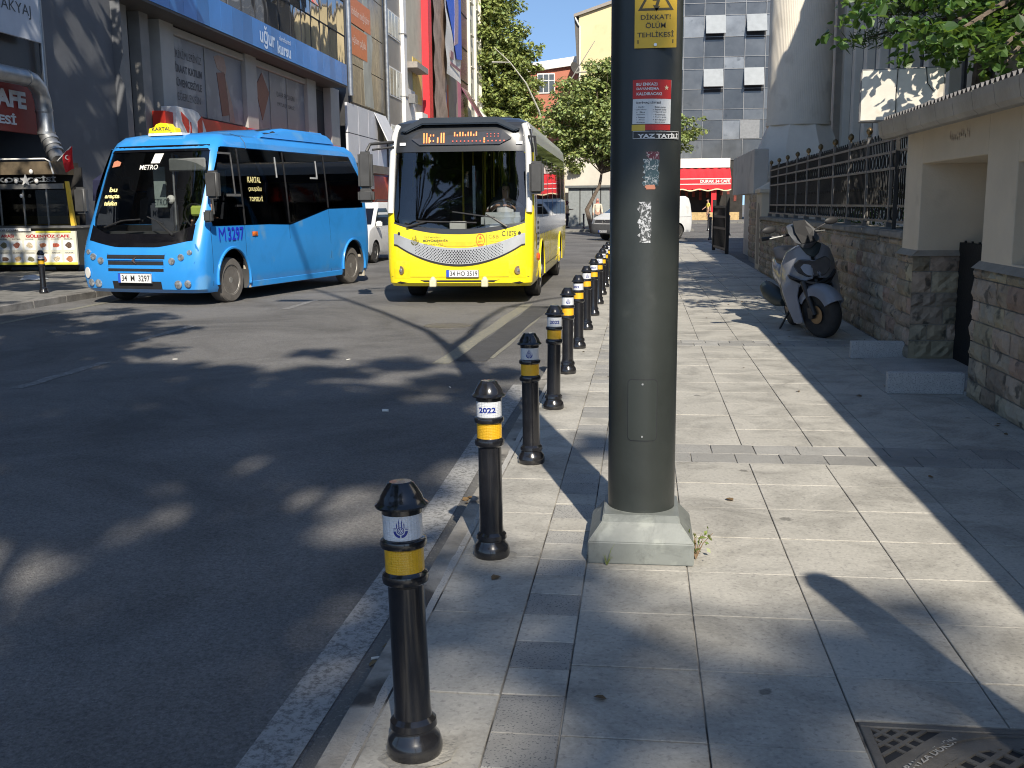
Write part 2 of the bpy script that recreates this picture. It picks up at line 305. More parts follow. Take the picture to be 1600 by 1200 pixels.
# far side street surface is the same road sheet
# sidewalk ramp between the two granite blocks
# ================= manhole covers =================
m_iron=M('cast_iron',(.15,.14,.125),.6,.35,var=.25,scale=9,bump=.2,bscale=120,rvar=.12)
m_void=M('dark_void',(.012,.013,.016),.7,var=.3)
t=thing('drain_cover','square cast iron grated cover with raised lettering set in the slabs','drain cover',(0,0,0))
c0=(.645,2.905); sz=.86; g=MB(); x0,y1=c0[0],c0[1]; x1=x0+sz; y0=y1-sz; cx,cy=(x0+x1)/2,(y0+y1)/2
g2=MB(); g2.box(x0+.01,x1-.01,y0+.01,y1-.01,-.05,-.0062); g2.build('cavity_fill',m_void,t)  # near-black fill stands in for the unlit depth below the bars
g=MB(); F=.028
g.box(x0,x1,y1-F,y1,-.03,.002); g.box(x0,x1,y0,y0+F,-.03,.002); g.box(x0,x0+F,y0+F,y1-F,-.03,.002); g.box(x1-F,x1,y0+F,y1-F,-.03,.002)
g.build('frame',m_iron,t,bevel=.003)
g=MB(); Rr=sz/2-.035
def ring(mb,r0,r1,z0,z1,n=64,c=(0,0),mi=0):
    vs=[];
    for r,z in ((r0,z0),(r0,z1),(r1,z1),(r1,z0)):
        for k in range(n): a=2*PI*k/n; vs.append((c[0]+r*math.cos(a),c[1]+r*math.sin(a),z))
    mb.add(vs,[(i*n+k,i*n+(k+1)%n,((i+1)%4)*n+(k+1)%n,((i+1)%4)*n+k) for i in range(4) for k in range(n)],mi)
ring(g,Rr-.07,Rr-.006,-.03,-.001,c=(cx,cy)); ring(g,Rr-.012,Rr-.004,-.03,.004,c=(cx,cy)); ring(g,.0,.11,-.03,-.001,c=(cx,cy)); ring(g,.085,.097,-.02,.004,c=(cx,cy)); ring(g,.055,.067,-.02,.004,c=(cx,cy))
rr=Rr-.06; a=.052
for k in range(-7,8):
    o=k*a; 
    if abs(o)>=rr: continue
    h=math.sqrt(rr*rr-o*o)
    for rot in (PI/4,-PI/4):
        M4=Matrix.Translation((cx,cy,0))@Matrix.Rotation(rot,4,'Z'); z=0.0005 if rot>0 else -.0005
        if abs(o)<.1:
            h2=math.sqrt(.01-o*o) if abs(o)<.1 else 0
            g.box(h2,h,o-.0085,o+.0085,-.03,z,M4=M4); g.box(-h,-h2,o-.0085,o+.0085,-.03,z,M4=M4)
        else: g.box(-h,h,o-.0085,o+.0085,-.03,z,M4=M4)
g.build('grate',m_iron,t)
# corner webs with a few slots
g=MB()
for sx,sy in ((-1,1),(1,1),(-1,-1),(1,-1)):
    n=14; pts=[]
    H=sz/2-F
    for k in range(n+1):
        a_=PI/2*k/n; pts.append((cx+sx*math.cos(a_)*Rr,cy+sy*math.sin(a_)*Rr))
    # web band following the ring, leaving the corner open
    out=[]
    cut=.20
    poly=[(cx+sx*H,cy)]+[(cx+sx*H,cy+sy*(H-cut)),(cx+sx*(H-cut),cy+sy*H),(cx,cy+sy*H)]+pts[::-1]
    g.prism(poly,-.03,-.002,'xy')
    M4=Matrix.Translation((cx+sx*H,cy+sy*H,0))@Matrix.Rotation(math.atan2(-sy,-sx),4,'Z')
    for d in (.036,.072,.108): g.box(d-.006,d+.006,-d,d,-.03,-.001,M4=M4)
    g.box(0,.141,-.006,.006,-.03,-.0015,M4=M4)
    for d in (-.045,.045): g.box(abs(d),.141,d-.006,d+.006,-.03,-.0017,M4=M4)
g.build('corner_plate',m_iron,t)
g=MB(); H=sz/2-F; put_text(g,'PAYZA DÖKÜM',(cx-H+.135,cy+H-.135,.0),w=.25,h=.030,bold=.025,face='z',rot=PI/4,th=.003); g.build('lettering',M('worn_iron',(.46,.44,.40),.5,.4),t)
rc=MB(); rc.lathe([(0,-.02),(.33,-.02),(.33,.006),(.30,.008),(.29,.004),(0,.004)],(0,0,0),40)
rco=rc.build('manhole_cover',m_iron,smooth=30); add_loc(rco,(-2.62,13.8,ROAD)); tag(rco,'round worn iron manhole cover in the road in front of the yellow bus','manhole cover')

# asphalt cracks and grit
m_crack=M('crack_shadow',(.035,.034,.033),.95)
def crack(x,y,a,n,st=.22):
    mb=MB(); px,py=x,y; w=.004
    L=[]
    for k in range(n):
        L.append((px,py)); a+=random.gauss(0,.35); px+=st*math.cos(a); py+=st*math.sin(a)
    vs=[]
    for k,(cx,cy) in enumerate(L):
        wk=w*(1-abs(2*k/(n-1)-1)*.8)+random.uniform(0,.002); vs+=[(cx-wk,cy,ROAD+.005),(cx+wk,cy,ROAD+.005)]
    mb.add(vs,[(2*k,2*k+1,2*k+3,2*k+2) for k in range(n-1)]); struct('road_crack',mb,m_crack,fix=False)
for c_ in ((-1.75,12.5,2.6,12),(-7.5,11,1.5,16)): crack(*c_)
# gutter grit and dry leaves
m_grit=M('grit',(.22,.20,.17),.95,var=.4); P=np.stack([-.93+rng.normal(0,.035,1500),rng.uniform(1.5,26,1500),np.full(1500,ROAD+.008)],1); N=rng.normal(size=(1500,3)); N/=np.linalg.norm(N,axis=1)[:,None]
m_dl=leafmat('dry_leaf',(.20,.13,.06),tr=(.1,.06,.02))
# ================= bollards =================
m_blk=M('black_gloss_paint',(.012,.012,.014),.22,var=.3,scale=12,spec=.5,coat=.6,rvar=.08,spots=((.026,.025,.023),9,.60))
def retro(name,col,sc_=150):
    m=M(name,col,.38,var=.06,scale=30,coat=.4); n=m.node_tree.nodes;l=m.node_tree.links;p=n['Principled BSDF']
    tc=n.new('ShaderNodeTexCoord'); vo=n.new('ShaderNodeTexVoronoi'); vo.inputs['Scale'].default_value=sc_; vo.inputs['Randomness'].default_value=.25; l.new(tc.outputs['Object'],vo.inputs['Vector'])
    bp=n.new('ShaderNodeBump'); bp.inputs['Strength'].default_value=.55; bp.inputs['Distance'].default_value=.004; l.new(vo.outputs['Distance'],bp.inputs['Height']); l.new(bp.outputs[0],p.inputs['Normal']); return m
m_rw=retro('white_reflective_film',(.62,.64,.66)); m_ry=retro('yellow_reflective_film',(.80,.44,.015)); m_navy=M('navy_print',(.012,.028,.22),.4)
RB=.0535
def wrap(vs,r,z0,a0=-PI/2):
    return [(r*math.cos(a0+x/r),r*math.sin(a0+x/r),z0+y) for x,y in vs]
def subdiv_text(s,w,h,bold=.03):
    vs,fs=text_poly(s,w,h,bold); me=bpy.data.meshes.new('x'); me.from_pydata([(x,y,0) for x,y in vs],[],fs); bm=bmesh.new(); bm.from_mesh(me)
    bmesh.ops.triangulate(bm,faces=bm.faces); 
    for _ in range(1): bmesh.ops.subdivide_edges(bm,edges=[e for e in bm.edges if e.calc_length()>.006],cuts=2)
    V=[(v.co.x,v.co.y) for v in bm.verts]; bm.verts.index_update(); Fs=[tuple(v.index for v in f.verts) for f in bm.faces]; bm.free(); bpy.data.meshes.remove(me); return V,Fs
def crest_polys(s=1.):
    # minaret spires over a lattice globe, flanked by dashes, cradled by two broad arcs
    P=[]
    def sp(x,h,w): P.append([(x-w,0.02),(x-w,h*.55),(x-w*1.5,h*.56),(x-w*.4,h*.8),(x,h),(x+w*.4,h*.8),(x+w*1.5,h*.56),(x+w,h*.55),(x+w,0.02)])
    for x,h in ((-.3,.52),(-.11,.85),(.11,.85),(.3,.52)): sp(x,h,.035)
    def arc(r0,r1,a0,a1,n=8,c=(0,-.18)): 
        o=[(c[0]+r1*math.cos(R(a0+(a1-a0)*k/n)),c[1]+r1*math.sin(R(a0+(a1-a0)*k/n))) for k in range(n+1)]
        i=[(c[0]+r0*math.cos(R(a0+(a1-a0)*k/n)),c[1]+r0*math.sin(R(a0+(a1-a0)*k/n))) for k in range(n,-1,-1)]
        return o+i
    P.append(arc(.40,.60,184,263)); P.append(arc(.40,.60,277,356))
    for sx in (-1,1):
        P.append([(sx*.38,.02),(sx*.58,.0),(sx*.58,.035),(sx*.38,.055)]); P.append([(sx*.38,-.09),(sx*.62,-.12),(sx*.62,-.08),(sx*.38,-.05)])
    for k in range(8): P.append(arc(.24,.30,k*45,k*45+45,3))
    for k in range(6):
        a=R(k*60); c=(.15*math.cos(a),-.18+.15*math.sin(a)); P.append([(c[0]+.05*math.cos(R(b)),c[1]+.05*math.sin(R(b))) for b in range(0,360,60)])
    P.append([(.05*math.cos(R(b)),-.18+.05*math.sin(R(b))) for b in range(0,360,60)])
    return [[(x*s,y*s) for x,y in p] for p in P]
def bollard(kind,label,loc,rot=(0,0,0),detail=True,group='black bollards along the kerb',turn=0.):
    t=thing('bollard',label,'bollard',loc,0,group,rot=rot)
    mb=MB(); mb.lathe([(.074,0),(.078,.012),(.078,.03),(.072,.052),(.061,.066),(.060,.078),(.066,.083),(.064,.1),(.053,.112),(.0505,.14),(.0495,.485),(.055,.490),(.062,.496),(.064,.507),(.062,.518),(.055,.524),(RB,.527)],n=32)
    mb.build('shaft',m_blk,t,smooth=35)
    if loc[1]<9:
        mb=MB(); n=20; vs=[(0,0,.004)]; 
        for k in range(n): r_=.105+random.uniform(-.016,.02); vs.append((r_*math.cos(2*PI*k/n),r_*math.sin(2*PI*k/n),.0008))
        mb.add(vs,[(0,1+k,1+(k+1)%n) for k in range(n)]); mb.build('mortar_collar',M('grey_mortar_smear',(.30,.285,.25),.95,var=.3,scale=20,bump=.4),t,fix=False)
    mb=MB(); mb.lathe([(RB,.524),(RB,.592)],n=32); mb.build('yellow_band',m_ry,t,smooth=40)
    mb=MB(); mb.lathe([(.054,.590),(.062,.595),(.064,.605),(.062,.614),(.054,.620)],n=32); mb.build('collar_ring',m_blk,t,smooth=40)
    mb=MB(); mb.lathe([(RB,.618),(RB,.689)],n=32); wb=mb.build('white_band',m_rw,t,smooth=40)
    mb=MB(); mb.lathe([(.055,.687),(.055,.700),(.070,.704),(.073,.710),(.066,.716),(.060,.722),(.056,.735),(.036,.768),(.030,.772),(.0,.7725)],n=32); mb.build('cap',m_blk,t,smooth=28)
    mb=MB(); 
    if kind=='2022': V,Fs=subdiv_text('2022',.076,.024,.035); mb.add(wrap(V,RB+.0012,.652,-PI/2+turn),Fs,0); mb.build('lettering',m_navy,wb)
    else:
        for p in crest_polys(.033): 
            mb.add(wrap(p,RB+.0012,.655,-PI/2+turn),[tuple(range(len(p)))],0)
        mb.build('crest',m_navy,wb)
    return t
ordn=['nearest','second nearest','third nearest','fourth','fifth','sixth','seventh','eighth','ninth','tenth','eleventh','twelfth','thirteenth']
bx=[-.61,-.63,-.63,-.64,-.65,-.65,-.65,-.64,-.64,-.65,-.66,-.66,-.66]
for i in range(13):
    kind='crest' if i%2==0 else '2022'; y=2.60+1.642*i
    mark='a blue crest' if kind=='crest' else '2022'
    tilt=[(-.035,-.035),(-.0,-.008),(0,-.012),(0,.012),(0,.0)][i] if i<5 else (random.uniform(-.01,.01),random.uniform(-.012,.012))
    lab='bollard with %s on its white band, %s to the camera'%(mark,ordn[i]) if i<3 else 'bollard with %s on its white band, %s in the kerb row'%(mark,ordn[i])
    bollard(kind,lab,(bx[i],y,0),rot=(tilt[0],tilt[1],0),turn=[.12,.0,.05,.12,.15][i] if i<5 else random.uniform(-.5,.5))
bollard('2022','black bollard standing alone on the opposite pavement before the food cart',(-10.75,17.5,.0),group='black bollards on the other pavements')
for x,y,l in ((2.78,43.5,'black bollard beside the rear wheel of the white van'),(4.0,49.4,'black bollard in front of the person in the yellow shirt'),(3.6,58,'far black bollard between the van and the red cafe'),(-3.55,63.8,'black bollard by the woman in black trousers beyond the van')):
    mb=MB(); mb.lathe([(.10,0),(.10,.04),(.07,.1),(.055,.13),(.055,.85),(.075,.87),(.06,.93),(0,.95)],n=14); o=mb.build('bollard',m_blk,smooth=40); add_loc(o,(x,y,0)); tag(o,l,'bollard','black bollards on the other pavements')
# ================= lamp post =================
m_pole=M('dark_green_grey_paint',(.031,.0355,.0325),.38,var=.16,scale=2.2,bump=.05,bscale=25,rvar=.1,spots=((.05,.055,.05),4.5,.64),stain=(.82,3.0,.5))
m_cover=M('grey_green_cover_paint',(.185,.198,.184),.48,var=.16,scale=5,rvar=.12,spots=((.25,.265,.24),9,.56),stain=(.6,8,.5),bump=.06,bscale=40)
LP=(.01,4.42,0); lp=thing('lamp_post','thick dark green street lamp post with stickers standing on the pavement','lamp post',LP)
mb=MB()
prof=[(.145,0),(.145,3.0),(.10,5.5)]; mb.lathe(prof,n=64); mb.build('shaft',m_pole,lp,smooth=40)
def arm_mb(sgn):
    mb=MB(); pts=[(0,0,5.3)]+([(.05,0,5.9),(.37,0,6.7),(.72,0,7.9),(1.42,0,9.6),(2.4,0,10.8),(3.2,0,11.5)] if sgn>0 else [(-.04,0,6.0),(-.12,0,7.0),(-.6,0,8.9),(-1.1,0,10.5),(-1.65,0,12.2),(-2.4,0,13.6)])
    mb.tube(pts,[.085,.07,.06,.055,.05,.045,.035],10); return mb
for s_ in (1,-1):
    a=arm_mb(s_).build('arm',m_pole,lp,smooth=60); mb=MB(); p=(1.5,0,9.7) if s_>0 else (-1.2,0,10.6)
    mb.tube([p,(p[0]+s_*1.2,0,p[2]-.05)],.04,8); mb.box(p[0]+s_*.9-.3,p[0]+s_*.9+.3,-.12,.12,p[2]-.13,p[2]-.03); mb.build('lamp_head',m_pole,a)
# base cover: vertical skirt, sloping shoulders, short collar
mb=MB(); B=[(.222,.0),(.222,.095),(.165,.168),(.160,.198)]
bvs=[];cy_=-.015
for hw,z in B:
    bvs+=[(-hw,cy_-hw,z),(hw,cy_-hw,z),(hw,cy_+hw,z),(-hw,cy_+hw,z)]
fs=[(i*4+k,i*4+(k+1)%4,(i+1)*4+(k+1)%4,(i+1)*4+k) for i in range(3) for k in range(4)]+[(3,2,1,0),(12,13,14,15)]
mb.add(bvs,fs); mb.build('base_cover',m_cover,lp,bevel=.004,seg=2)
mb=MB()
def on_pole(x,z,off=.002,r=.145): a=-PI/2+x/r; rr=r+off; return (rr*math.cos(a),rr*math.sin(a),z)
def pole_patch(mb,x0,x1,z0,z1,off=.002,mi=0,n=10,skew=0.,poly=None):
    mb.grid(lambda u,v:on_pole(x0+(x1-x0)*u+skew*v,z0+(z1-z0)*v,off),n,1,mi)
# access panel with rounded corners
def rrect(w,h,r,n=5):
    o=[]
    for cx,cy,a0 in ((w/2-r,h/2-r,0),(-w/2+r,h/2-r,90),(-w/2+r,-h/2+r,180),(w/2-r,-h/2+r,270)):
        for k in range(n+1): a=R(a0+90*k/n); o.append((cx+r*math.cos(a),cy+r*math.sin(a)))
    return o
def rr_rows(w,h,r):
    rows=[]
    for k in range(7):
        a=PI/2*k/6; rows.append((-h/2+r-r*math.cos(a),w/2-r+r*math.sin(a)))
    rows+= [(-z,x) for z,x in rows[::-1]]; return rows
def panel(mb,cx,cz,w,h,r,off,mi=0):
    rows=rr_rows(w,h,r); n=10
    vs=[on_pole(cx-hw+2*hw*i/n,cz+z,off) for z,hw in rows for i in range(n+1)]
    mb.add(vs,[(j*(n+1)+i,j*(n+1)+i+1,(j+1)*(n+1)+i+1,(j+1)*(n+1)+i) for j in range(len(rows)-1) for i in range(n)],mi)
mb=MB(); panel(mb,.0,.645,.127,.265,.018,.0012); mb.build('panel_gap',m_void,lp)
mb=MB(); panel(mb,.0,.645,.120,.258,.016,.0028); pn=mb.build('access_panel',M('panel_green_grey_paint',(.031,.036,.033),.33,var=.1,scale=3),lp,smooth=60)
for z in (.757,.533):
    mb=MB(); x,y,_=on_pole(.0,z,.0); mb.cyl((x,y-.001,z),(x,y-.006,z),.0042,n=12); mb.build('screw',M('zinc_screw',(.55,.55,.53),.35,.8),pn)
# stickers and warning plate
m_wy=M('yellow_plate',(.72,.43,.012),.38,var=.07,scale=8); m_wk=M('black_print',(.03,.03,.028),.5); m_red=M('red_print',(.50,.025,.02),.5,var=.1); m_wht=M('white_paper',(.66,.66,.63),.6,var=.06,scale=14); m_cream=M('cream_print',(.75,.62,.40),.5)
mb=MB(); Y_=-.149
def flat(mb,poly,d,mi=0,cx=.033): mb.add([(x+cx,Y_-d,z) for x,z in poly],[tuple(range(len(poly)))],mi)
wp=MB(); wp.box(.033-.082,.033+.082,Y_-.002,Y_+.0,2.105,2.36); wpo=wp.build('warning_plate',m_wy,lp,bevel=.0)
mb=MB()
for tx,z,h,w_ in (('DİKKAT!',2.224,.024,.116),('ÖLÜM',2.192,.024,.078),('TEHLİKESİ',2.158,.024,.142)): put_text(mb,tx,(.033,Y_-.002,z),w=w_,h=h,bold=.012,face='-y',th=.0015)
def ringtri(mb,c,s0,s1,d):
    o=[];i=[]
    for k in range(3):
        a=R(90+120*k)
        for e in (-14,0,14):
            o.append((c[0]+s0*(1 if e==0 else .965)*math.cos(a+R(e)*.5),c[1]+s0*(1 if e==0 else .965)*math.sin(a+R(e)*.5)))
        i.append((c[0]+s1*math.cos(a),c[1]+s1*math.sin(a)))
    # three bars
    for k in range(3):
        a0,a1=R(90+120*k),R(210+120*k); p=[(c[0]+s0*math.cos(a0),c[1]+s0*math.sin(a0)),(c[0]+s0*math.cos(a1),c[1]+s0*math.sin(a1)),(c[0]+s1*math.cos(a1),c[1]+s1*math.sin(a1)),(c[0]+s1*math.cos(a0),c[1]+s1*math.sin(a0))]
        mb.add([(x,Y_-d,z) for x,z in p],[(0,1,2,3)])
ringtri(mb,(.033,2.286),.080,.062,.0035)
bolt=[(.003,.045),(.022,.045),(.008,.012),(.022,.012),(.012,-.022),(.020,-.020),(.005,-.042),(-.008,-.016),(.001,-.018),(.006,.0),(-.010,.0)]
mb.add([(.033+x-.003,Y_-.0035,2.283+z) for x,z in bolt],[tuple(range(len(bolt)))])
for x in (-.068,.068): mb.add([(.033+x-.002,Y_-.0035,2.122),(.033+x+.002,Y_-.0035,2.122),(.033+x+.002,Y_-.0035,2.136),(.033+x-.002,Y_-.0035,2.136)],[(0,1,2,3)])
mb.build('lettering',M('olive_black_print',(.075,.06,.02),.5),wpo)
mb=MB(); mb.cyl((.033,Y_-.003,2.117),(.033,Y_-.007,2.117),.006,n=16); mb.build('bolt',M('zinc_screw',(.55,.55,.53),.35,.8),wpo)
# solidarity leaflet: red head, white list, yellow and red foot
mb=MB(); pole_patch(mb,-.055,.105,1.815,1.985,.0015,0,skew=.003); po=mb.build('leaflet',m_wht,lp,label='printed leaflet with red heading pasted on the post')
mb=MB(); pole_patch(mb,-.054,.106,1.912,1.986,.0025,0); mb.build('red_header',m_red,po); mb=MB(); pole_patch(mb,-.003,.104,1.790,1.812,.0025,0); mb.build('red_footer',m_red,po)
mb=MB(); pole_patch(mb,-.057,-.003,1.788,1.812,.0025,0); mb.build('yellow_footer',M('yellow_print',(.62,.42,.05),.5),po)
def ptext(mb,s,cx,cz,w,h,off=.0035,bold=.03): 
    V,Fs=subdiv_text(s,w,h,bold); mb.add([on_pole(cx+x,cz+y,off) for x,y in V],Fs)
mb=MB(); ptext(mb,'BU ENKAZI',.002,1.968,.082,.0115); ptext(mb,'DAYANIŞMA',.006,1.950,.088,.0125); ptext(mb,'KALDIRACAK!',.012,1.931,.100,.0115); mb.build('heading',m_wht,po)
mb=MB(); st=[((.011 if k%2==0 else .0045)*math.cos(R(90+36*k)),(.011 if k%2==0 else .0045)*math.sin(R(90+36*k))) for k in range(10)]; mb.add([on_pole(.083+x,1.955+y,.0035) for x,y in st],[tuple(range(10))]); mb.build('star',m_cream,po)
mb=MB(); ptext(mb,'İHTİYAÇ LİSTESİ',.010,1.897,.098,.010)
L1=['Çadır','Uyku tulumu','Su','Battaniye','Isıtıcı','İlaç','Konserve']; L2=['Bebek maması','Bebek bezi','Hijyenik ped','Powerbank','Kuru gıda','El feneri','Jeneratör']
for k in range(7):
    z=1.880-k*.0098; ptext(mb,'• '+L1[k],-.022,z,.046 if k==1 else .034,.0055,bold=.01); ptext(mb,'• '+L2[k],.055,z,.056 if k%3 else .050,.0055,bold=.01)
mb.build('list',M('dark_print',(.05,.05,.06),.5),po)
mb=MB(); pole_patch(mb,-.052,.158,1.756,1.788,.0042,0,n=12); so_=mb.build('black_sticker',m_wk,lp); mb=MB(); ptext(mb,'YAZ TATİLİ',.058,1.770,.180,.021,.0054,bold=.045)
for z in (1.7575,1.7860): pole_patch(mb,-.050,.156,z-.0008,z+.0008,.0052,0,n=12)
for x in (-.050,.155): pole_patch(mb,x-.0008,x+.0008,1.757,1.787,.0052,0,n=1)
mb.build('lettering',m_wht,so_)
# torn remains
def torn(name,mat,cx,cz,w,h,off,seed,jag=.25,cell=16):
    rd=random.Random(seed); mb=MB(); nz=cell
    ed=[(cx-w/2+rd.random()*w*jag,cx+w/2-rd.random()*w*jag*.5) for _ in range(nz+1)]
    for j in range(nz):
        z0=cz-h/2+h*j/nz; z1=cz-h/2+h*(j+1)/nz; (a,b),(c,d)=ed[j],ed[j+1]; n=5
        vs=[on_pole(a+(b-a)*i/n,z0,off) for i in range(n+1)]+[on_pole(c+(d-c)*i/n,z1,off) for i in range(n+1)]
        mb.add(vs,[(i,i+1,n+2+i,n+1+i) for i in range(n)])
    return mb.build(name,mat,lp)
def papermat(name,c1,c2,th,scale):
    m=bpy.data.materials.new(name); m.use_nodes=True; n=m.node_tree.nodes; l=m.node_tree.links; p=n['Principled BSDF']; tc=n.new('ShaderNodeTexCoord'); mp=n.new('ShaderNodeMapping'); mp.inputs['Scale'].default_value=(1,1,.8); l.new(tc.outputs['Object'],mp.inputs[0]); nz=n.new('ShaderNodeTexNoise'); nz.inputs['Scale'].default_value=scale; nz.inputs['Detail'].default_value=9; nz.inputs['Roughness'].default_value=.75; nz.inputs['Distortion'].default_value=1.5; l.new(mp.outputs[0],nz.inputs[0])
    r=n.new('ShaderNodeValToRGB'); r.color_ramp.interpolation='LINEAR'; r.color_ramp.elements[0].position=th; r.color_ramp.elements[1].position=th+.04; r.color_ramp.elements[0].color=(*c1,1); r.color_ramp.elements[1].color=(*c2,1); l.new(nz.outputs[0],r.inputs[0]); l.new(r.outputs[0],p.inputs['Base Color']); p.inputs['Roughness'].default_value=.6; return m
torn('torn_sticker',papermat('torn_paper_grey',(.05,.055,.055),(.50,.51,.52),.50,55),.0,1.425,.060,.165,.002,5)
torn('torn_flyer',papermat('torn_flyer_print',(.03,.07,.085),(.42,.45,.46),.53,60),.022,1.625,.072,.105,.002,9)
torn('torn_flyer_top',papermat('torn_flyer_top_print',(.10,.015,.03),(.5,.5,.5),.53,60),.030,1.690,.060,.032,.002,11,cell=6)
torn('torn_flyer_foot',M('salmon_print',(.5,.2,.12),.6),.020,1.566,.045,.018,.003,12,cell=4)
# weeds at the foot of the post
m_weed=leafmat('weed_leaf',(.20,.24,.07)); m_dry=M('dry_stem',(.22,.15,.09),.8)
t=thing('weed','small dry weed growing at the right foot of the lamp post','weed',(.245,4.28,0)); mb=MB()
for k in range(9):
    a=random.uniform(0,6.28); h=random.uniform(.05,.12); e=(.06*math.cos(a)+.02,.05*math.sin(a),h); mb.tube([(0,0,0),(e[0]*.4,e[1]*.4,h*.6),e],[.0025,.002,.001],4)
mb.build('stem',m_dry,t); P=np.array([(random.uniform(-.03,.07),random.uniform(-.05,.05),random.uniform(.02,.13)) for _ in range(34)]); N=rng.normal(size=(34,3)); N/=np.linalg.norm(N,axis=1)[:,None]; leaf_mesh('leaves',P,N,.022,m_weed,t)
t=thing('grass_tuft','thin grass tuft at the left front foot of the lamp post','grass tuft',(-.13,4.165,0)); mb=MB()
for k in range(14):
    a=random.uniform(-.9,.9); h=random.uniform(.02,.055) if k else .10; mb.tube([(0,0,0),(math.sin(a)*h*.4,-.005,h*.7),(math.sin(a)*h*.8,-.01,h)],[.0016,.0012,.0004],3)
mb.build('blades',m_weed,t)
# litter
m_butt=M('cigarette_paper',(.7,.68,.62),.7)
for i,(x,y,z,a) in enumerate([(-.93,3.42,-.115,.4),(-2.02,7.9,-.115,0),(-3.1,10.6,-.115,1),(.95,2.62,.006,.8),(-1.7,9.0,-.115,2),(-5.0,10.5,-.115,.3)]):
    mb=MB(); mb.cyl((-.025,0,0),(.025,0,0),.005 if i!=1 else .011,n=8); o=mb.build('cigarette_butt',m_butt); add_loc(o,(x,y,z+.004),a); tag(o,['white cigarette butt in the gutter beside the nearest bollard','white crumpled paper scrap lying on the shaded asphalt','small white scrap on the asphalt in front of the buses','cigarette butt lying on the iron drain cover','small white scrap on the road beyond the paper scrap','tiny white scrap on the asphalt near the blue minibus'][i],'litter')

P=[];
for _ in range(60): P.append((-.93+random.gauss(0,.04),random.uniform(1,22),ROAD+.012))
for _ in range(26): P.append((2.45-abs(random.gauss(0,.12)),random.uniform(4,22),.008))
for _ in range(34): P.append((random.uniform(-.7,2.3),random.uniform(2.2,20),.006))
P=[p for p in P if not (.55<p[0]<1.6 and p[1]<3.05)]
P=np.array(P); N=rng.normal(size=P.shape)*.18+np.array([0,0,1]); N/=np.linalg.norm(N,axis=1)[:,None]; o=leaf_mesh('fallen_leaves',P,N,.035,m_dl,fold=True); tag(o,'small dry leaves scattered along the kerb and the wall foot','leaves',kind='stuff')
# ================= right side: stone wall, fence, booth =================
m_stone=M('rough_limestone',(.30,.255,.195),.9,var=.28,scale=5,bump=.9,bscale=16,tone=True,spots=((.11,.10,.08),9,.57),detail=10)
m_cap=M('weathered_coping',(.24,.225,.20),.9,var=.3,scale=3,bump=.5,bscale=30)
m_plast=M('cream_plaster',(.62,.53,.40),.85,var=.08,scale=1.6,bump=.12,bscale=60,spots=((.52,.44,.33),1.4,.60))
m_mort=M('mortar',(.36,.33,.28),.95,var=.25,bump=.3)
def stone_face(mb,u0,u1,z0,z1,P,rows=None,rough=.020,seed=1):
    """rough-faced ashlar over a face; P(u,z,d) gives the point d in front of the face"""
    rd=random.Random(seed); z=z0; k=0
    hs=rows or [.14,.17,.13,.16,.15,.17]
    while z<z1-.02:
        h=min(hs[k%len(hs)],z1-z); u=u0-rd.random()*.2*(k%2); k+=1
        while u<u1-.01:
            w=rd.choice([.18,.24,.3,.36,.42]); a=max(u,u0)+.004; b=min(u+w,u1)-.004; u+=w
            if b-a<.03: continue
            t=rd.uniform(.75,1.3); tc=(t*rd.uniform(.97,1.12),t,t*rd.uniform(.86,1.02))
            if rd.random()<.06: tc=(t*1.12,t*.92,t*.88)
            n=max(3,int((b-a)/.05)); m=max(3,int(h/.045)); vs=[]
            for j in range(m+1):
                for i in range(n+1):
                    e=(i in (0,n)) or (j in (0,m)); d=.003 if e else .016+rd.uniform(-.4,1)*rough
                    vs.append(P(a+(b-a)*i/n,z+.004+(h-.008)*j/m,d))
            b0=[(j*(n+1)+i,j*(n+1)+i+1,(j+1)*(n+1)+i+1,(j+1)*(n+1)+i) for j in range(m) for i in range(n)]
            mb.add(vs,b0,0,tc)
        z+=h
t=thing('stone_wall','long low rough stone garden wall under the black iron fence','wall',(0,0,0))
mb=MB(); mb.box(2.60,2.95,10.70,23.55,-.3,1.13); mb.build('core',m_mort,t)
mb=MB(); stone_face(mb,10.62,23.55,0,1.13,lambda u,z,d:(2.60-d,u,z),seed=3); stone_face(mb,2.6,2.95,0,1.13,lambda u,z,d:(u,23.55+d,z),seed=4); mb.build('stones',m_stone,t,fix=False)
mb=MB()
y=10.75
while y<23.5: l=random.uniform(.8,1.2); mb.box(2.555,3.0,y,min(y+l,23.6)-.006,1.13,1.205+random.uniform(-.006,.006)); y+=l
mb.build('coping',m_cap,t,bevel=.015,seg=2)
m_ifen=M('black_iron_paint',(.02,.019,.018),.5,.3,var=.3,scale=15,rvar=.1); m_irail=M('dull_iron_rail',(.19,.18,.17),.5,.4,var=.3)
m_gold=M('dull_gilt_ball',(.20,.14,.07),.45,.6,var=.4)
ft=thing('iron_fence','black ornamental iron fence with rings and ball finials on the stone wall','fence',(2.76,0,1.2))
ys=[10.9,12.19,13.45,14.6,15.75,17.0,18.2,19.45,20.75,22.0,23.3]
for y in ys:
    mb=MB(); mb.box(-.022,.022,y-.022,y+.022,0,1.08); mb.box(-.04,.04,y-.04,y+.04,0,.07); p=mb.build('post',m_irail,ft); mb=MB(); mb.lathe([(.022,0),(.014,.025),(.034,.045),(.040,.07),(.034,.095),(.012,.115),(0,.12)],(0,y,1.08),14); mb.build('finial',m_gold,p,smooth=50)
for z in (.08,.25,.66,.84,.98):
    mb=MB(); mb.box(-.018,.018,ys[0],ys[-1],z-.014,z+.014); mb.build('rail',m_irail,ft)
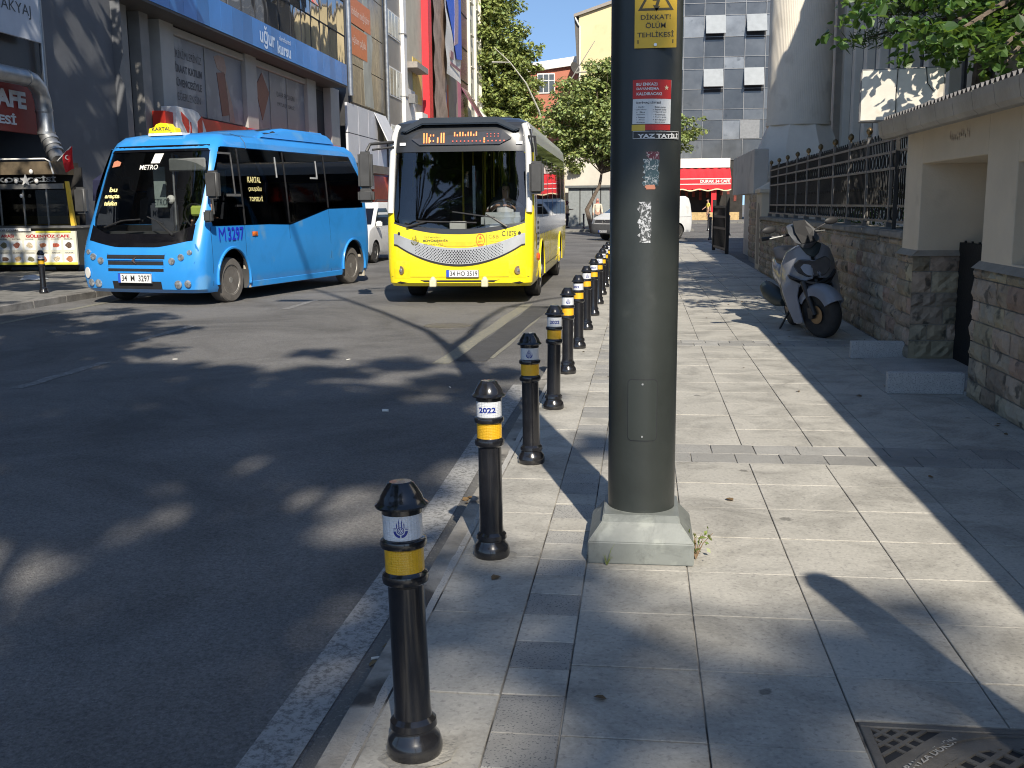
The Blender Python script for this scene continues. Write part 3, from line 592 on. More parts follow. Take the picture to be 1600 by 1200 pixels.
def oval(mb,y,z,ry,rz,w=.008,n=14):
    pts=[(0,y+ry*math.cos(2*PI*k/n),z+rz*math.sin(2*PI*k/n)) for k in range(n+1)]; mb.tube(pts,w,4,cap=False)
for a,b in zip(ys[:-1],ys[1:]):
    mb=MB(); n=15
    for k in range(1,n):
        y=a+(b-a)*k/n; mb.box(-.007,.007,y-.007,y+.007,.25,.66); mb.box(-.006,.006,y-.006,y+.006,.84,1.04)
        if k%2: mb.ball((0,y,.45),(.016,.016,.03),6); mb.ball((0,y,1.05),(.012,.012,.025),6)
    for k in range(7): y=a+(b-a)*(k+.5)/7; oval(mb,y,.165,.07,.075); oval(mb,y,.75,.06,.08)
    mb.build('bay_panel',m_ifen,ft)
# booth
m_roof=M('grey_roof_sheet',(.18,.17,.16),.6,.2,var=.25,bump=.15); m_gut=M('weathered_gutter_metal',(.34,.315,.275),.5,.35,var=.25,scale=3,bump=.1,rvar=.12)
bt=thing('guard_booth','small cream plastered booth with rough stone base and deep openings','booth',(0,0,0))
X0=2.555; N0,N1=-1.2,10.68   # along the street
o1=(8.25,10.1,1.84); o2=(6.2,7.6,1.76)
mb=MB()
def wallpart(y0,y1,z0,z1,x0=X0,x1=X0+.28): mb.box(x0,x1,y0,y1,z0,z1)
mb.box(X0,5.2,o1[1]-.0,N1,1.02,2.24)            # far pier and cross wall facing the camera
mb.box(X0,5.2,N0,o2[0],1.02,2.24); mb.box(X0,3.3,o2[1],o1[0],1.02,2.24)
mb.box(X0,3.3,o2[0],o2[1],.93,1.06); mb.box(X0,3.3,o2[0],o2[1],o2[2],2.24); mb.box(X0,3.3,o1[0],o1[1],o1[2],2.24)
mb.box(3.3,5.2,o2[0],o1[1],0,2.24)
mb.build('plaster_wall',m_plast,bt,bevel=.006)
mb=MB(); mb.box(X0-.02,5.2,o1[1]+.0,N1-.0,-.3,1.0); mb.build('base_core',m_mort,bt); mb=MB(); mb.box(X0-.02,3.28,N0,o1[0]-.0,-.3,1.0); mb.build('base_core',m_mort,bt)
mb=MB(); Xb=X0-.03
stone_face(mb,N0,o1[0]+.02,0,1.0,lambda u,z,d:(Xb-d,u,z),seed=8,rough=.020); mb.build('base_stones',m_stone,bt,fix=False); mb=MB(); stone_face(mb,o1[1]-.02,N1,0,1.0,lambda u,z,d:(Xb-d,u,z),seed=9)
stone_face(mb,X0-.04,2.97,0,1.0,lambda u,z,d:(u,o1[1]-.01-d,z),seed=12,rows=[.2,.15,.17,.13,.2,.15])
mb.build('base_stones',m_stone,bt,fix=False)
mb=MB()  # chamfered ledge over the base
def ledge(y0,y1): mb.add([(X0-.06,y0,.995),(X0-.06,y1,.995),(X0+.003,y1,1.05),(X0+.003,y0,1.05)],[(0,1,2,3)]); 
ledge(N0,o1[0]+.03); ledge(o1[1]-.03,N1+.02); mb.add([(X0-.06,o1[1]-.04,.995),(2.97,o1[1]-.04,.995),(2.97,o1[1]+.002,1.05),(X0,o1[1]+.002,1.05)],[(0,1,2,3)]); mb.build('ledge',M('light_stone_ledge',(.30,.265,.215),.85,var=.15,bump=.3),bt,fix=False)
mb=MB(); mb.box(2.93,2.985,o1[0],o1[1],.02,1.12); 
for k in range(9): mb.box(2.938,2.95,o1[0]+.1+k*.2,o1[0]+.13+k*.2,.04,1.14)
mb.build('black_gate',M('gate_black',(.004,.004,.004),.85,var=.3,bump=.3),bt)
mb=MB()
for k in range(11):
    y=8.72+k*.052
    for q_ in range(3): z=1.985+random.uniform(0,.06); mb.add([(X0-.003,y,z),(X0-.003,y+.012,z),(X0-.003,y+.016,z+.03),(X0-.003,y+.004,z+.03)],[(0,1,2,3)])
# faint red stencil on the plaster, almost rubbed out
mb.build('faded_stencil',M('faded_red_stencil',(.55,.41,.32),.85,var=.12,scale=20),bt)['kind']='stuff'
mb=MB()  # sloping corrugated roof
def roofpt(u,v):
    y=N0-.3+(N1+.05-N0+.3)*u; x=2.33+2.2*v; return (x,y,2.29+.42*v+.022*math.sin(y*2*PI/.105))
mb.grid(roofpt,960,1); mb.grid(lambda u,v:(roofpt(u,v)[0],roofpt(u,v)[1],roofpt(u,v)[2]-.012),960,1)
mb.build('corrugated_roof',m_roof,bt,fix=False,smooth=70)
y=N0-.3
while y<10.55:
    mb=MB(); l=min(.46,10.6-y); 
    pr=[(2.40,2.135),(2.395,2.10),(2.36,2.085),(2.30,2.09),(2.265,2.12),(2.25,2.20),(2.245,2.25),(2.255,2.25),(2.262,2.20),(2.275,2.13),(2.30,2.105),(2.355,2.10),(2.385,2.115),(2.39,2.135)]
    pr=[(a,b+.0) for a,b in pr]
    mb.prism([(b_[0],b_[1]) for b_ in pr],y,y+l-.008,'xz'); mb.build('gutter_segment',m_gut,bt,bevel=0); y+=l
mb=MB(); mb.box(2.38,2.56,N0-.2,N1,2.155,2.235); mb.build('eaves_board',M('dark_eaves_wood',(.07,.06,.05),.8,var=.3),bt)
# light box sign
m_lb=M('dirty_white_panel',(.62,.58,.50),.6,var=.12,scale=5,spots=((.5,.45,.36),4,.58))
t=thing('blank_sign_box','blank dirty white sign box mounted above the wall beside the booth roof','sign box',(2.63,11.35,2.58),R(-10))
mb=MB(); mb.box(-.41,.41,-.0,.16,-.265,.265); mb.build('casing',M('grey_casing',(.22,.21,.2),.6),t,bevel=.006)
mb=MB(); mb.box(-.395,.395,-.012,.0,-.25,.25); mb.build('front_panel',m_lb,t,bevel=.003)
mb=MB(); mb.tube([(-.05,-.02,.27),(-.055,-.018,0),(-.05,-.02,-.24)],.004,5); mb.tube([(.22,-.02,.26),(.24,-.02,.1),(.30,-.02,.02)],.004,5); mb.build('wire',m_blk,t)
mb=MB(); mb.box(-.02,.02,.16,.2,-1.4,.2); mb.build('bracket',m_ifen,t)
# granite blocks by the booth door
m_gb=M('speckled_granite',(.48,.48,.47),.8,var=.12,scale=20,bump=.2,bscale=200,spots=((.30,.30,.30),90,.53))
for l,y,x0 in (('grey granite kerb block beside the booth doorway, nearer the scooter',10.27,2.03),('grey granite kerb block beside the booth doorway, nearer the camera',8.38,1.95)):
    mb=MB(); mb.box(-.29 if y<9 else -.25,.29 if y<9 else .25,-.045,.045,0,.168); o=mb.build('granite_block',m_gb,bevel=.006,seg=2); add_loc(o,((x0+2.52)/2,y,.0)); tag(o,l,'granite block','granite blocks by the booth doorway')
mb=MB(); mb.add([(2.12,8.46,.004),(2.52,8.46,.03),(2.52,10.2,.03),(2.12,10.2,.004),(2.12,8.46,-.1),(2.52,8.46,-.1),(2.52,10.2,-.1),(2.12,10.2,-.1)],[(0,1,2,3),(4,5,6,7),(0,1,5,4),(1,2,6,5),(2,3,7,6),(3,0,4,7)]); mb.box(2.52,2.95,8.27,10.08,-.1,.03); struct('doorway_step',mb,m_kerb)
# gate pillars and iron gate beyond the wall
m_conc=M('grey_render',(.45,.43,.39),.85,var=.1,scale=1.2,bump=.1,spots=((.36,.34,.31),1.5,.58))
t=thing('gate_pillar','tan plastered gate pillar with arched niche at the end of the stone wall','pillar',(2.98,24.6,0))
mb=MB(); mb.box(-.32,.4,-.5,.5,-.3,1.72); mb.add([(-.36,-.54,1.72),(.44,-.54,1.72),(.44,.54,1.72),(-.36,.54,1.72),(-.36,-.54,1.80),(.44,-.54,1.80),(.44,.54,1.80),(-.36,.54,1.80),(.04,0,2.05)],[(0,1,5,4),(1,2,6,5),(2,3,7,6),(3,0,4,7),(4,5,8),(5,6,8),(6,7,8),(7,4,8)]); mb.build('body',m_plast,t,bevel=.01)
mb=MB(); pts=[(-.25,.1),(.25,.1),(.25,1.1)]+[(.25*math.cos(R(a)),1.1+.4*math.sin(R(a))) for a in range(15,180,15)]+[(-.25,1.1)]
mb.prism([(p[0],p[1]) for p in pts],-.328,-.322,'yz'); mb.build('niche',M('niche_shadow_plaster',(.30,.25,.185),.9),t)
t=thing('entrance_portal','grey rendered gatehouse wall on a rough stone pier','portal',(0,0,0))
mb=MB(); mb.box(3.02,3.4,29.4,36,1.75,2.95); mb.build('upper_wall',m_conc,t,bevel=.01)
mb=MB(); mb.box(3.02,3.5,28.3,30.2,-.3,1.75); mb.build('pier_core',m_mort,t); mb=MB(); stone_face(mb,28.25,30.2,0,1.75,lambda u,z,d:(3.02-d,u,z),seed=21,rows=[.2,.24]); stone_face(mb,3.0,3.5,0,1.75,lambda u,z,d:(u,28.3-d,z),seed=22,rows=[.2,.24]); mb.build('pier_stones',m_stone,t,fix=False)
t=thing('iron_gate','tall black iron gate leaf standing open at the mosque entrance','gate',(2.5,31.5,0),R(4))
mb=MB()
for k in range(12): mb.box(-.02,.02,k*.24,k*.24+.05,.08,1.35)
for z in (.1,.7,1.05,1.35): mb.box(-.03,.03,0,2.7,z,z+.07)
mb.build('bars',m_ifen,t); mb=MB(); mb.box(-.05,.05,-.1,0,0,1.75); mb.build('gate_post',m_ifen,t); mb=MB(); mb.box(-.05,.05,2.7,2.8,0,1.6); mb.build('gate_post',m_ifen,t)
# ================= mosque and minaret =================
m_mos=M('mosque_limestone',(.74,.675,.56),.85,var=.09,scale=1.1,bump=.12,bscale=30,spots=((.64,.58,.48),1.2,.57))
t=thing('minaret','massive round grey stone minaret with fluted shaft and flared foot','minaret',(4.66,33,0))
mb=MB(); n=110; prof=[]; vs=[]
zs=[3.85,9.6,9.66,9.8,9.86,22]
for z in zs:
    for k in range(n*2):
        a=PI*k/n; r=.935-(.005 if k%2==0 else 0)+(.02 if 9.6<z<9.85 else 0); vs.append((r*math.cos(a),r*math.sin(a),z))
N2=n*2; mb.add(vs,[(i*N2+k,i*N2+(k+1)%N2,(i+1)*N2+(k+1)%N2,(i+1)*N2+k) for i in range(len(zs)-1) for k in range(N2)])
mb.build('shaft',m_mos,t); mb=MB(); mb.lathe([(.96,3.78),(.96,3.9),(.94,3.9)],n=72); mb.lathe([(1.42,2.2),(1.40,2.6),(1.2,3.2),(.97,3.76),(.95,3.8)],n=8,M4=Matrix.Rotation(R(22.5),4,'Z')); mb.build('flared_foot',m_mos,t,smooth=28)
mb=MB(); mb.box(-1.4,1.4,-1.4,1.4,-.3,2.25); mb.build('plinth',m_mos,t,bevel=.03)
t=thing('mosque','pale stone mosque flank with tall pilasters and narrow dark windows','mosque',(0,0,0))
mb=MB(); mb.box(6.05,16,8,36,-.3,11); mb.box(5.8,6.05,8,36,-.3,1.6); mb.build('wall',m_mos,t)
y=9.
while y<35: mb=MB(); mb.box(5.82,6.05,y,y+.42,1.6,10.6); mb.build('pilaster',m_mos,t,bevel=.01); y+=1.55
y=9.62
while y<35:
    mb=MB(); mb.box(6.03,6.055,y,y+.72,2.0,8.8); wn=mb.build('window',M('mosque_dark_glass',(.02,.02,.022),.15),t); mb=MB(); mb.box(5.99,6.03,y-.05,y,2.,8.8); mb.box(5.99,6.03,y+.72,y+.77,2.,8.8)
    mb.build('frame',M('grey_frame',(.25,.24,.23),.6),wn); y+=1.55
# garden hedge behind the fence
m_leafd=leafmat('dark_leaf',(.045,.085,.022)); m_bark=M('bark',(.13,.10,.075),.9,var=.4,scale=9,bump=.8,bscale=25)
P,N,C=cloud([(3.9,13,1.2,.7,1.6,.8),(4.2,17,1.1,.7,2,.8),(4.0,20.5,1.1,.6,1.5,.7)],2600,50,.3); o=leaf_mesh('garden_shrubbery',P,N,.10,m_leafd); tag(o,'dark garden shrubs behind the iron fence','shrubbery',kind='stuff')
# ================= trees =================
m_lf1=leafmat('linden_leaf',(.27,.33,.115),tr=(.45,.5,.14)); m_lf2=leafmat('mulberry_leaf',(.075,.145,.032),tr=(.3,.5,.06)); m_lf3=leafmat('plane_leaf',(.27,.33,.10),tr=(.4,.42,.12)); m_cedar=leafmat('cedar_needles',(.03,.055,.025))  # one plain base green per tree kind, tone random per leaf
# big-leaved tree over the booth (in view, upper right)
tree('mulberry_tree','broad leaved tree in the garden with its branches over the booth roof','tree',(5.6,13.5,0),(5.4,13,4.2),
     [(2.3,11.0,3.30,.55,.7,.22),(2.9,10.8,3.16,.65,.8,.28),(3.4,10.8,2.92,.60,.9,.34),(3.9,10.2,2.72,.6,.8,.34),(3.0,11.4,3.15,.7,.6,.34),(3.3,10.4,3.05,.5,.6,.3),(3.1,11.6,3.35,1.1,1.1,.40),(3.6,11.8,3.2,.9,.9,.4),(4.1,11.3,3.3,.9,1.2,.45),(2.3,11.6,3.75,.7,.8,.25),(3.9,12.5,4.0,1.3,1.5,.55),(5.2,12,5.0,2.4,3.0,1.4),(3.6,13.5,5.3,1.7,3.0,.85),(4.8,16.5,6,3,3.5,1.6)],46000,.095,m_lf2,m_bark,.2,clumps=520,cr=.24,fold=True,tone=(.35,1.25),nb=60)
t=thing('cedar_tree','dark cedar with drooping needled branch before the mosque wall','tree',(5.3,17.8,0)); mb=MB(); mb.tube([(0,0,-.3),(0,0,3),(0.1,0,7)],[.16,.13,.05],8)
PP=[]
for a0,z0,L_ in ((2.9,4.35,2.0),(3.3,4.6,1.7),(2.5,4.9,1.8),(3.6,5.4,1.8),(2.2,5.6,1.8),(4.2,5.0,1.6),(3.0,6.2,1.4)):
    pts=[(math.cos(a0)*L_*s,math.sin(a0)*L_*s-.8*s,z0-.35*s*s) for s in (0,.35,.7,1)]; mb.tube(pts,[.05,.035,.02,.008],5)
    for k in range(520):
        s=random.random()**.6; PP.append((math.cos(a0)*L_*s+random.gauss(0,.16),math.sin(a0)*L_*s-.8*s+random.gauss(0,.22),z0-.35*s*s+random.gauss(-.03,.07)))
mb.build('trunk',m_bark,t); P=np.array(PP); N=rng.normal(size=P.shape)*.5+np.array([0,0,1]); N/=np.linalg.norm(N,axis=1)[:,None]; leaf_mesh('crown',P,N,.14,m_cedar,t,aspect=.16,elong=1.3)
# tree over the far junction
tree('linden_tree','full green street tree between the yellow bus and the lamp post','tree',(-2.75,60,0),(-2.3,60,3.4),
     [(-3.2,60,6.2,2.6,2.2,2.3),(-1.0,60,5.6,2.6,2.4,2.4),(1.0,60,5.6,1.9,2.,1.5),(-2.4,60,8.2,1.7,1.7,1.5),(-4.6,59.6,4.6,1.5,1.6,1.4),(-1.2,59.5,8.3,1.6,1.5,1.3),(2.3,59.6,5.4,1.3,1.3,1.1)],36000,.23,m_lf1,m_bark,.13,clumps=560,cr=.26,nb=26,bend=(-.5,0),tone=(.3,1.5))
# tall trees behind the white building
tree('plane_tree','very tall olive green tree rising beyond the cream building','tree',(-15.5,112,0),(-15.5,112,9),
     [(-16.5,112,18,4.2,3.5,6),(-13.6,112,14,2.9,3,4.6),(-17,112,11,3.5,3,4),(-15.4,112,23.5,2.6,2.5,3.6),(-12.6,111,9.5,2.6,2.5,3.4),(-12.3,112,17,1.8,2,2.3)],46000,.40,m_lf3,m_bark,.35,clumps=760,cr=.22,nb=20,tone=(.35,1.45))
tree('plane_tree','green tree behind the yellow bus under the tall one','tree',(-12.2,104,0),(-12.2,104,4),
     [(-11.6,104,6.5,2.4,2.2,3.0),(-14,104,7,2.4,2.2,3.2),(-9.6,103,5,2,2,2.4),(-7.6,100,4.6,2,2,2.0)],11000,.46,m_lf3,m_bark,.25,clumps=190,cr=.26,nb=12)
# trees behind the camera whose shade falls over the street
m_lfs=leafmat('street_tree_leaf',(.09,.13,.03))
def shade_tree(lab,base,top,lobes,n,clumps,cr=.22,size=.34): 
    t=tree('street_tree',lab,'tree',base,top,lobes,n,size,m_lfs,m_bark,.24,clumps=clumps,cr=cr,nb=30,group='street trees along the kerbs',flat=.5,edge=.4); return t
SH=(sun_dir.x/sun_dir.z,sun_dir.y/sun_dir.z)   # metres towards the sun per metre of height
def over(x,y,z): return (x+SH[0]*z,y+SH[1]*z,z)
def lobe(x,y,z,rx,ry,rz=1.3): return (*over(x,y,z),rx,ry,rz)
shade_tree('tall street tree with a wide crown behind the camera',(2.2,-6.5,0),(.5,-6,6.5),
   [lobe(-4.2,2.2,15,2.7,2.7),lobe(-2.7,6.0,15,1.6,3.0),lobe(-5.4,7.0,15,2.5,3.2),lobe(-1.6,1.2,15,1.4,1.8),lobe(.3,3.25,19,1.35,.5,.6),lobe(1.2,2.5,20,1.3,.45,.6),lobe(1.3,1.6,19,1.6,.6,.8),lobe(-.3,2.3,19,.9,.5,.5),lobe(.2,2.9,20,1.4,.5,.5),lobe(-1.9,3.2,15,.8,1.2,.6),lobe(-3.5,9.3,14,1.5,1.7),lobe(-1.6,7.6,13,.9,1.6,.9),lobe(-1.5,4.4,14,.8,1.1,.8),lobe(-.5,6.9,16,.42,1.2,.5),lobe(-1.9,9.7,12,1.0,.8,.7)],14800,275)
shade_tree('tall street tree on the far kerb beside the camera',(-10.8,-1,0),(-9,-2,7),
   [lobe(-8.4,4.5,10,3.0,4.2),lobe(-9.5,10.0,11,3.0,3.6),lobe(-8.3,13.2,10.5,2.4,1.6),lobe(-7.0,10.0,10,1.8,2.6),lobe(-11,14,10,2.0,1.5)],14500,270)
shade_tree('street tree on the far kerb near the food cart',(-11.4,6,0),(-11,7,6.5),
   [(-9.8,9.5,8.2,2.6,3.0,1.6),(-12.2,9,9.8,2.4,3.5,2.0),(-12.3,14,11,2.4,3.2,1.8)],4300,90)
shade_tree('street tree on the far kerb beyond the food cart',(-13.2,13,0),(-13.0,16,9.5),
   [(-13.0,19.0,12,1.6,3.2,1.8),(-12.4,25,13,1.6,3.5,1.8)],2600,60)
# shade post: traffic sign post behind the camera to the right
t=thing('sign_post','grey steel sign post behind the camera','sign post',(1.66,1.02,0)); mb=MB(); mb.lathe([(.085,0),(.085,2.46),(.06,2.52)],n=24); mb.build('post',m_pole,t)
# ================= far buildings =================
m_sky=glass('dark_tinted_glass',(.02,.022,.024),.03,.9)
def panemat(name,col,rough=.08,metal=.0,spec=.8): return M(name,col,rough,metal,var=.25,scale=.8,spec=spec,bump=.012,bscale=1.5,spots=((.05,.055,.06),1.3,.62),tone=True)
m_bg=panemat('black_curtain_glass',(.085,.092,.10),.12)
m_mul=M('aluminium_mullion',(.26,.26,.26),.4,.5)
t=thing('glass_office_block','black glass office block with tilted windows above the red cafe','building',(0,0,0))
Yb=97.; X0b=1.2; X1b=16
def zz(py): return 19.2-.0553*py
def xx(px): return 3.68+(px-1068)*.0573
colsx=[xx(1096+31.2*k) for k in range(-2,7)]; rowsz=[zz(p) for p in (250,218,187,170,138,107,88,57,24,5,-8,-26,-58,-90)]
mb=MB()
for i in range(len(colsx)-1):
    for j in range(len(rowsz)-1):
        tl=random.uniform(-.02,.02); tn=random.choice([.6,.8,.9,1,1.1,1.3,2.2]); a,b=colsx[i]+.03,colsx[i+1]-.03; c,d=rowsz[j]+.03,rowsz[j+1]-.03
        mb.add([(a,Yb+tl,c),(b,Yb-tl,c),(b,Yb-tl*.5,d),(a,Yb+tl*.5,d)],[(0,1,2,3)],0,tn)
mb.build('glass_panels',m_bg,t)
mb=MB()
for x in colsx: mb.box(x-.025,x+.025,Yb-.08,Yb+.04,5.4,24.5)
for z in rowsz: mb.box(colsx[0],colsx[-1],Yb-.06,Yb+.04,z-.02,z+.02)
mb.build('mullion_grid',m_mul,t); mb=MB(); mb.box(X0b,colsx[-1],Yb+.06,Yb+14,4.6,24.4); mb.build('core',M('dark_core',(.03,.03,.03),.8),t)
m_pale=M('painted_sky_glass',(.30,.32,.33),.2,var=.1,scale=2)  # pale base colour stands in for sky reflected in the tilted panes
for (px0,py0,py1) in ((1098,24,55),(1160,24,53),(1096,107,137),(1158,106,136)):
    x0,x1=xx(px0),xx(px0+30); z1,z0=zz(py0),zz(py1); mb=MB()
    mb.add([(x0,Yb-.1,z1),(x1,Yb-.1,z1),(x1,Yb-.75,z0+.1),(x0,Yb-.75,z0+.1),(x0,Yb-.06,z1),(x1,Yb-.06,z1),(x1,Yb-.7,z0+.06),(x0,Yb-.7,z0+.06)],[(0,1,2,3),(4,5,6,7),(0,1,5,4),(1,2,6,5),(2,3,7,6),(3,0,4,7)]); wo=mb.build('tilted_window',m_pale,t)
    mb=MB(); mb.box(x0,x1,Yb-.05,Yb-.02,z0-.35,z1); mb.build('opening',m_void,wo)
mb=MB(); mb.box(xx(1154),xx(1184),Yb-.1,Yb-.05,zz(217),zz(188)); mb.build('pale_panel',M('pale_grey_panel',(.22,.23,.24),.4),t)
# cafe at its foot
m_red=MATS['red_print']; m_aw=M('red_awning_canvas',(.62,.02,.03),.75,var=.12,scale=2.5); m_fas=M('white_fascia',(.72,.70,.66),.6,var=.05); m_dark=M('dark_interior',(.02,.018,.016),.8,var=.5,scale=2)
t=thing('cafe','ground floor cafe with white fascia under the glass block','cafe',(0,0,0))
mb=MB(); mb.box(X0b,7.75,Yb-1.2,Yb-.1,4.62,5.45); mb.build('fascia',m_fas,t,bevel=.02)
mb=MB(); mb.box(X0b,9,Yb-.3,Yb-.1,0,4.6); mb.build('dark_shopfront',m_dark,t)
mb=MB()
for k in range(12): x=X0b+.3+k*.62; mb.box(x-.12,x+.12,Yb-.34,Yb-.31,1.6+random.random()*.6,2.5+random.random()*.5)
mb.build('interior_glimpses',M('dim_red_prints',(.16,.03,.02),.7,var=.6,scale=3),t)
mb=MB(); mb.box(6.05,6.5,Yb-2.6,Yb-2.3,0,3.6); mb.build('column',m_aw,t); mb=MB(); mb.box(3.3,8.5,Yb-2.9,Yb-2.2,0,.7); mb.build('bench',M('ochre_boards',(.45,.32,.15),.7,var=.3),t)
aw=thing('awning','bright red cafe awning with white lettering','awning',(0,0,0))
mb=MB()
def awn(u,v): x=X0b+.2+(7.55-X0b)*u; return (x,Yb-1.2-1.7*v,4.55-.95*v+.03*math.sin(x*9))
mb.grid(awn,40,4); mb.build('canopy',m_aw,aw,fix=False)
mb=MB()
def val(u,v): x=X0b+.2+(7.55-X0b)*u; return (x,Yb-2.92,3.62-(.95 +.06*math.sin(x*14))*v)
mb.grid(val,90,2); vo=mb.build('valance',m_aw,aw,fix=False)
mb=MB()
for z in (3.62,3.16): mb.box(X0b+.2,7.7,Yb-2.95,Yb-2.925,z-.035,z+.035)
mb.build('white_trim',m_fas,aw); mb=MB(); put_text(mb,'DURAK 34 CAFE',(6.35,Yb-2.94,3.4),w=2.6,h=.27,bold=.04,th=.02); mb.build('lettering',m_fas,vo)
mb=MB()
def scal(u,v): x=X0b+.2+(7.55-X0b)*u; return (x,Yb-2.93,2.70-.10*v+.07*math.sin(x*4.1))
mb.grid(scal,90,1); mb.build('scalloped_edge',m_cream,aw,fix=False)
# yellow gabled building and red house
m_yb=M('pale_yellow_render',(.68,.56,.33),.85,var=.05,scale=.4,spots=((.60,.49,.28),.5,.60)); m_rb=M('brick_red_render',(.46,.17,.11),.85,var=.1,scale=.7); m_rooft=M('roof_edge',(.30,.27,.24),.8); m_wf=M('white_window_frame',(.7,.7,.7),.5); m_wg=panemat('window_glass',(.10,.12,.14),.1)
t=thing('apartment_house','tall pale yellow house with gable roof behind the trees','building',(0,0,0))
mb=MB(); yy=115; mb.prism([(-6.95,0),(4.5,0),(4.5,20),(-1.0,23.1),(-6.95,21.3)],yy,yy+12,'xz'); mb.build('wall',m_yb,t)
mb=MB(); mb.prism([(-7.5,21.15),(-1.0,23.15),(5,20),(5,20.3),(-1.0,23.5),(-7.5,21.45)],yy-.35,yy+12,'xz'); mb.build('roof',m_rooft,t); mb=MB(); mb.tube([(-7.35,yy-.3,21.1),(-7.0,yy-.2,20.4),(-6.85,yy-.1,20.2),(-6.85,yy-.1,4)],.09,8); mb.build('downpipe',m_fas,t)
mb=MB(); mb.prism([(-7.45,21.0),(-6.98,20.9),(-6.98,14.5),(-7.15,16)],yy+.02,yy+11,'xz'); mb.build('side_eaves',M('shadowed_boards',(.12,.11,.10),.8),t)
mb=MB(); mb.lathe([(.0,.0),(.4,.05),(.62,.2),(.66,.28),(0,.2)],(0,0,0),20,M4=Matrix.Translation((-7.5,yy-.6,15.8))@Euler((R(75),0,R(50))).to_matrix().to_4x4()); mb.build('satellite_dish',M('dark_dish',(.05,.05,.05),.6),t)
t=thing('red_house','red rendered house with white roof band and white window','building',(0,0,0)); yy=130
mb=MB(); mb.prism([(-15,0),(-6.5,0),(-6.5,18.3),(-15,17.3)],yy,yy+10,'xz'); mb.build('wall',m_rb,t); mb=MB(); mb.prism([(-15.3,17.3),(-6.2,18.35),(-6.2,19.4),(-15.3,18.3)],yy-.5,yy+10,'xz'); mb.build('roof_band',m_fas,t)
mb=MB(); mb.box(-12.95,-10.8,yy-.12,yy+.02,14.9,17.3); wf=mb.build('window',m_wf,t); mb=MB()
for k in range(3):
    for j in range(2): mb.box(-12.83+k*.68,-12.25+k*.68,yy-.14,yy-.121,15.05+j*1.45,16.4 if j==0 else 17.15)
mb.build('pane',m_wg,wf); mb=MB(); mb.box(-12.6,-11.6,yy-.12,yy+.02,9.9,11.6); mb.build('window',m_void,t)
# small gabled roof and lamp beyond the cream building
t=thing('tiled_shed','small grey gabled roof behind the cream building','building',(-18.2,108,0)); mb=MB(); mb.prism([(-1.6,0),(2.6,0),(2.6,9.6),(.6,11.6),(-1.6,9.6)],0,4,'xz'); mb.build('wall',M('shed_grey',(.12,.10,.09),.8),t); mb=MB(); mb.prism([(-1.9,9.3),(.6,11.7),(2.9,9.4),(2.9,9.65),(.6,12.0),(-1.9,9.6)],-.4,4,'xz'); mb.build('roof',m_fas,t)
# far street lamp with two curved arms
m_ll=M('pale_lamp_steel',(.34,.33,.28),.5,.3)
t=thing('street_lamp','far street lamp with two curved arms above the yellow bus','street lamp',(-8.55,93,0)); mb=MB(); mb.tube([(0,0,0),(0,0,7.6)],[.13,.1],8); mb.build('pole',m_ll,t)
for s_,pts in ((-1,[(0,0,7.4),(-.55,0,9.6),(-1.7,0,12.0),(-3.1,0,13.8),(-4.5,0,15.1)]),(1,[(0,0,7.4),(.4,0,9),(1.0,0,10.2),(2.6,0,12.8),(4.3,0,15.4)])):
    mb=MB(); mb.tube(pts,[.1,.085,.07,.05,.03],6); a=mb.build('arm',m_ll,t); mb=MB(); p=pts[3] if s_>0 else pts[3]; mb.tube([(p[0],0,p[2]),(p[0]+s_*1.3 if s_>0 else p[0]-1.6,0,p[2]+.05)],[.05,.09],6); mb.build('lamp_head',m_ll,a)
# kiosk behind the pedestrian and a dark street beyond
t=thing('kiosk','grey metal kiosk behind the woman in black trousers','kiosk',(-3.7,71,0)); m_kg=M('kiosk_grey',(.26,.28,.28),.5,.3,var=.15); mb=MB(); mb.box(-1.3,1.5,0,2,0,2.6); mb.build('cabinet',m_kg,t,bevel=.03); mb=MB(); mb.box(-1.5,1.7,-.25,2.1,2.6,2.75); mb.build('roof',M('kiosk_roof',(.12,.13,.13),.5),t)
mb=MB()
for x in (-.5,.35,.9): mb.box(x-.03,x+.03,-.03,0,.1,2.5)
mb.build('panel_seam',m_dark,t)
t=thing('low_shops','pale low shop buildings behind the street tree','building',(0,0,0)); mb=MB(); mb.box(-9,.9,99,108,0,6.5); mb.build('wall',M('pale_shop_wall',(.50,.47,.40),.85,var=.15,scale=.5),t); mb=MB()
for x in (-8,-5.4,-2.8): mb.box(x,x+1.8,98.9,99.02,.2,2.6)
mb.build('shop_window',m_dark,t)
# ================= left side facade row =================
# local frame of the row: x out over the pavement, y along the street, origin at the wall foot
def row(name,label,cat='building',group=None): 
    return thing(name,label,cat,(-15.5,30,0),R(1.2),group)
m_gry=M('dark_grey_render',(.115,.12,.13),.75,var=.12,scale=.8,bump=.06,bscale=20,spots=((.14,.145,.155),1.2,.58))
m_gp=M('graphite_panel',(.065,.066,.07),.35,.3,var=.15,scale=.7,rvar=.1); m_stp=M('light_stone_panel',(.36,.35,.33),.6,var=.1,scale=1.0,bump=.03); m_stm=M('mid_stone_panel',(.20,.195,.185),.6,var=.15,scale=1.2)
m_blue=M('blue_sign_panel',(.045,.19,.50),.22,.1,var=.12,scale=.5,rvar=.08,tone=True); m_ltb=M('pale_lettering',(.55,.66,.80),.5)
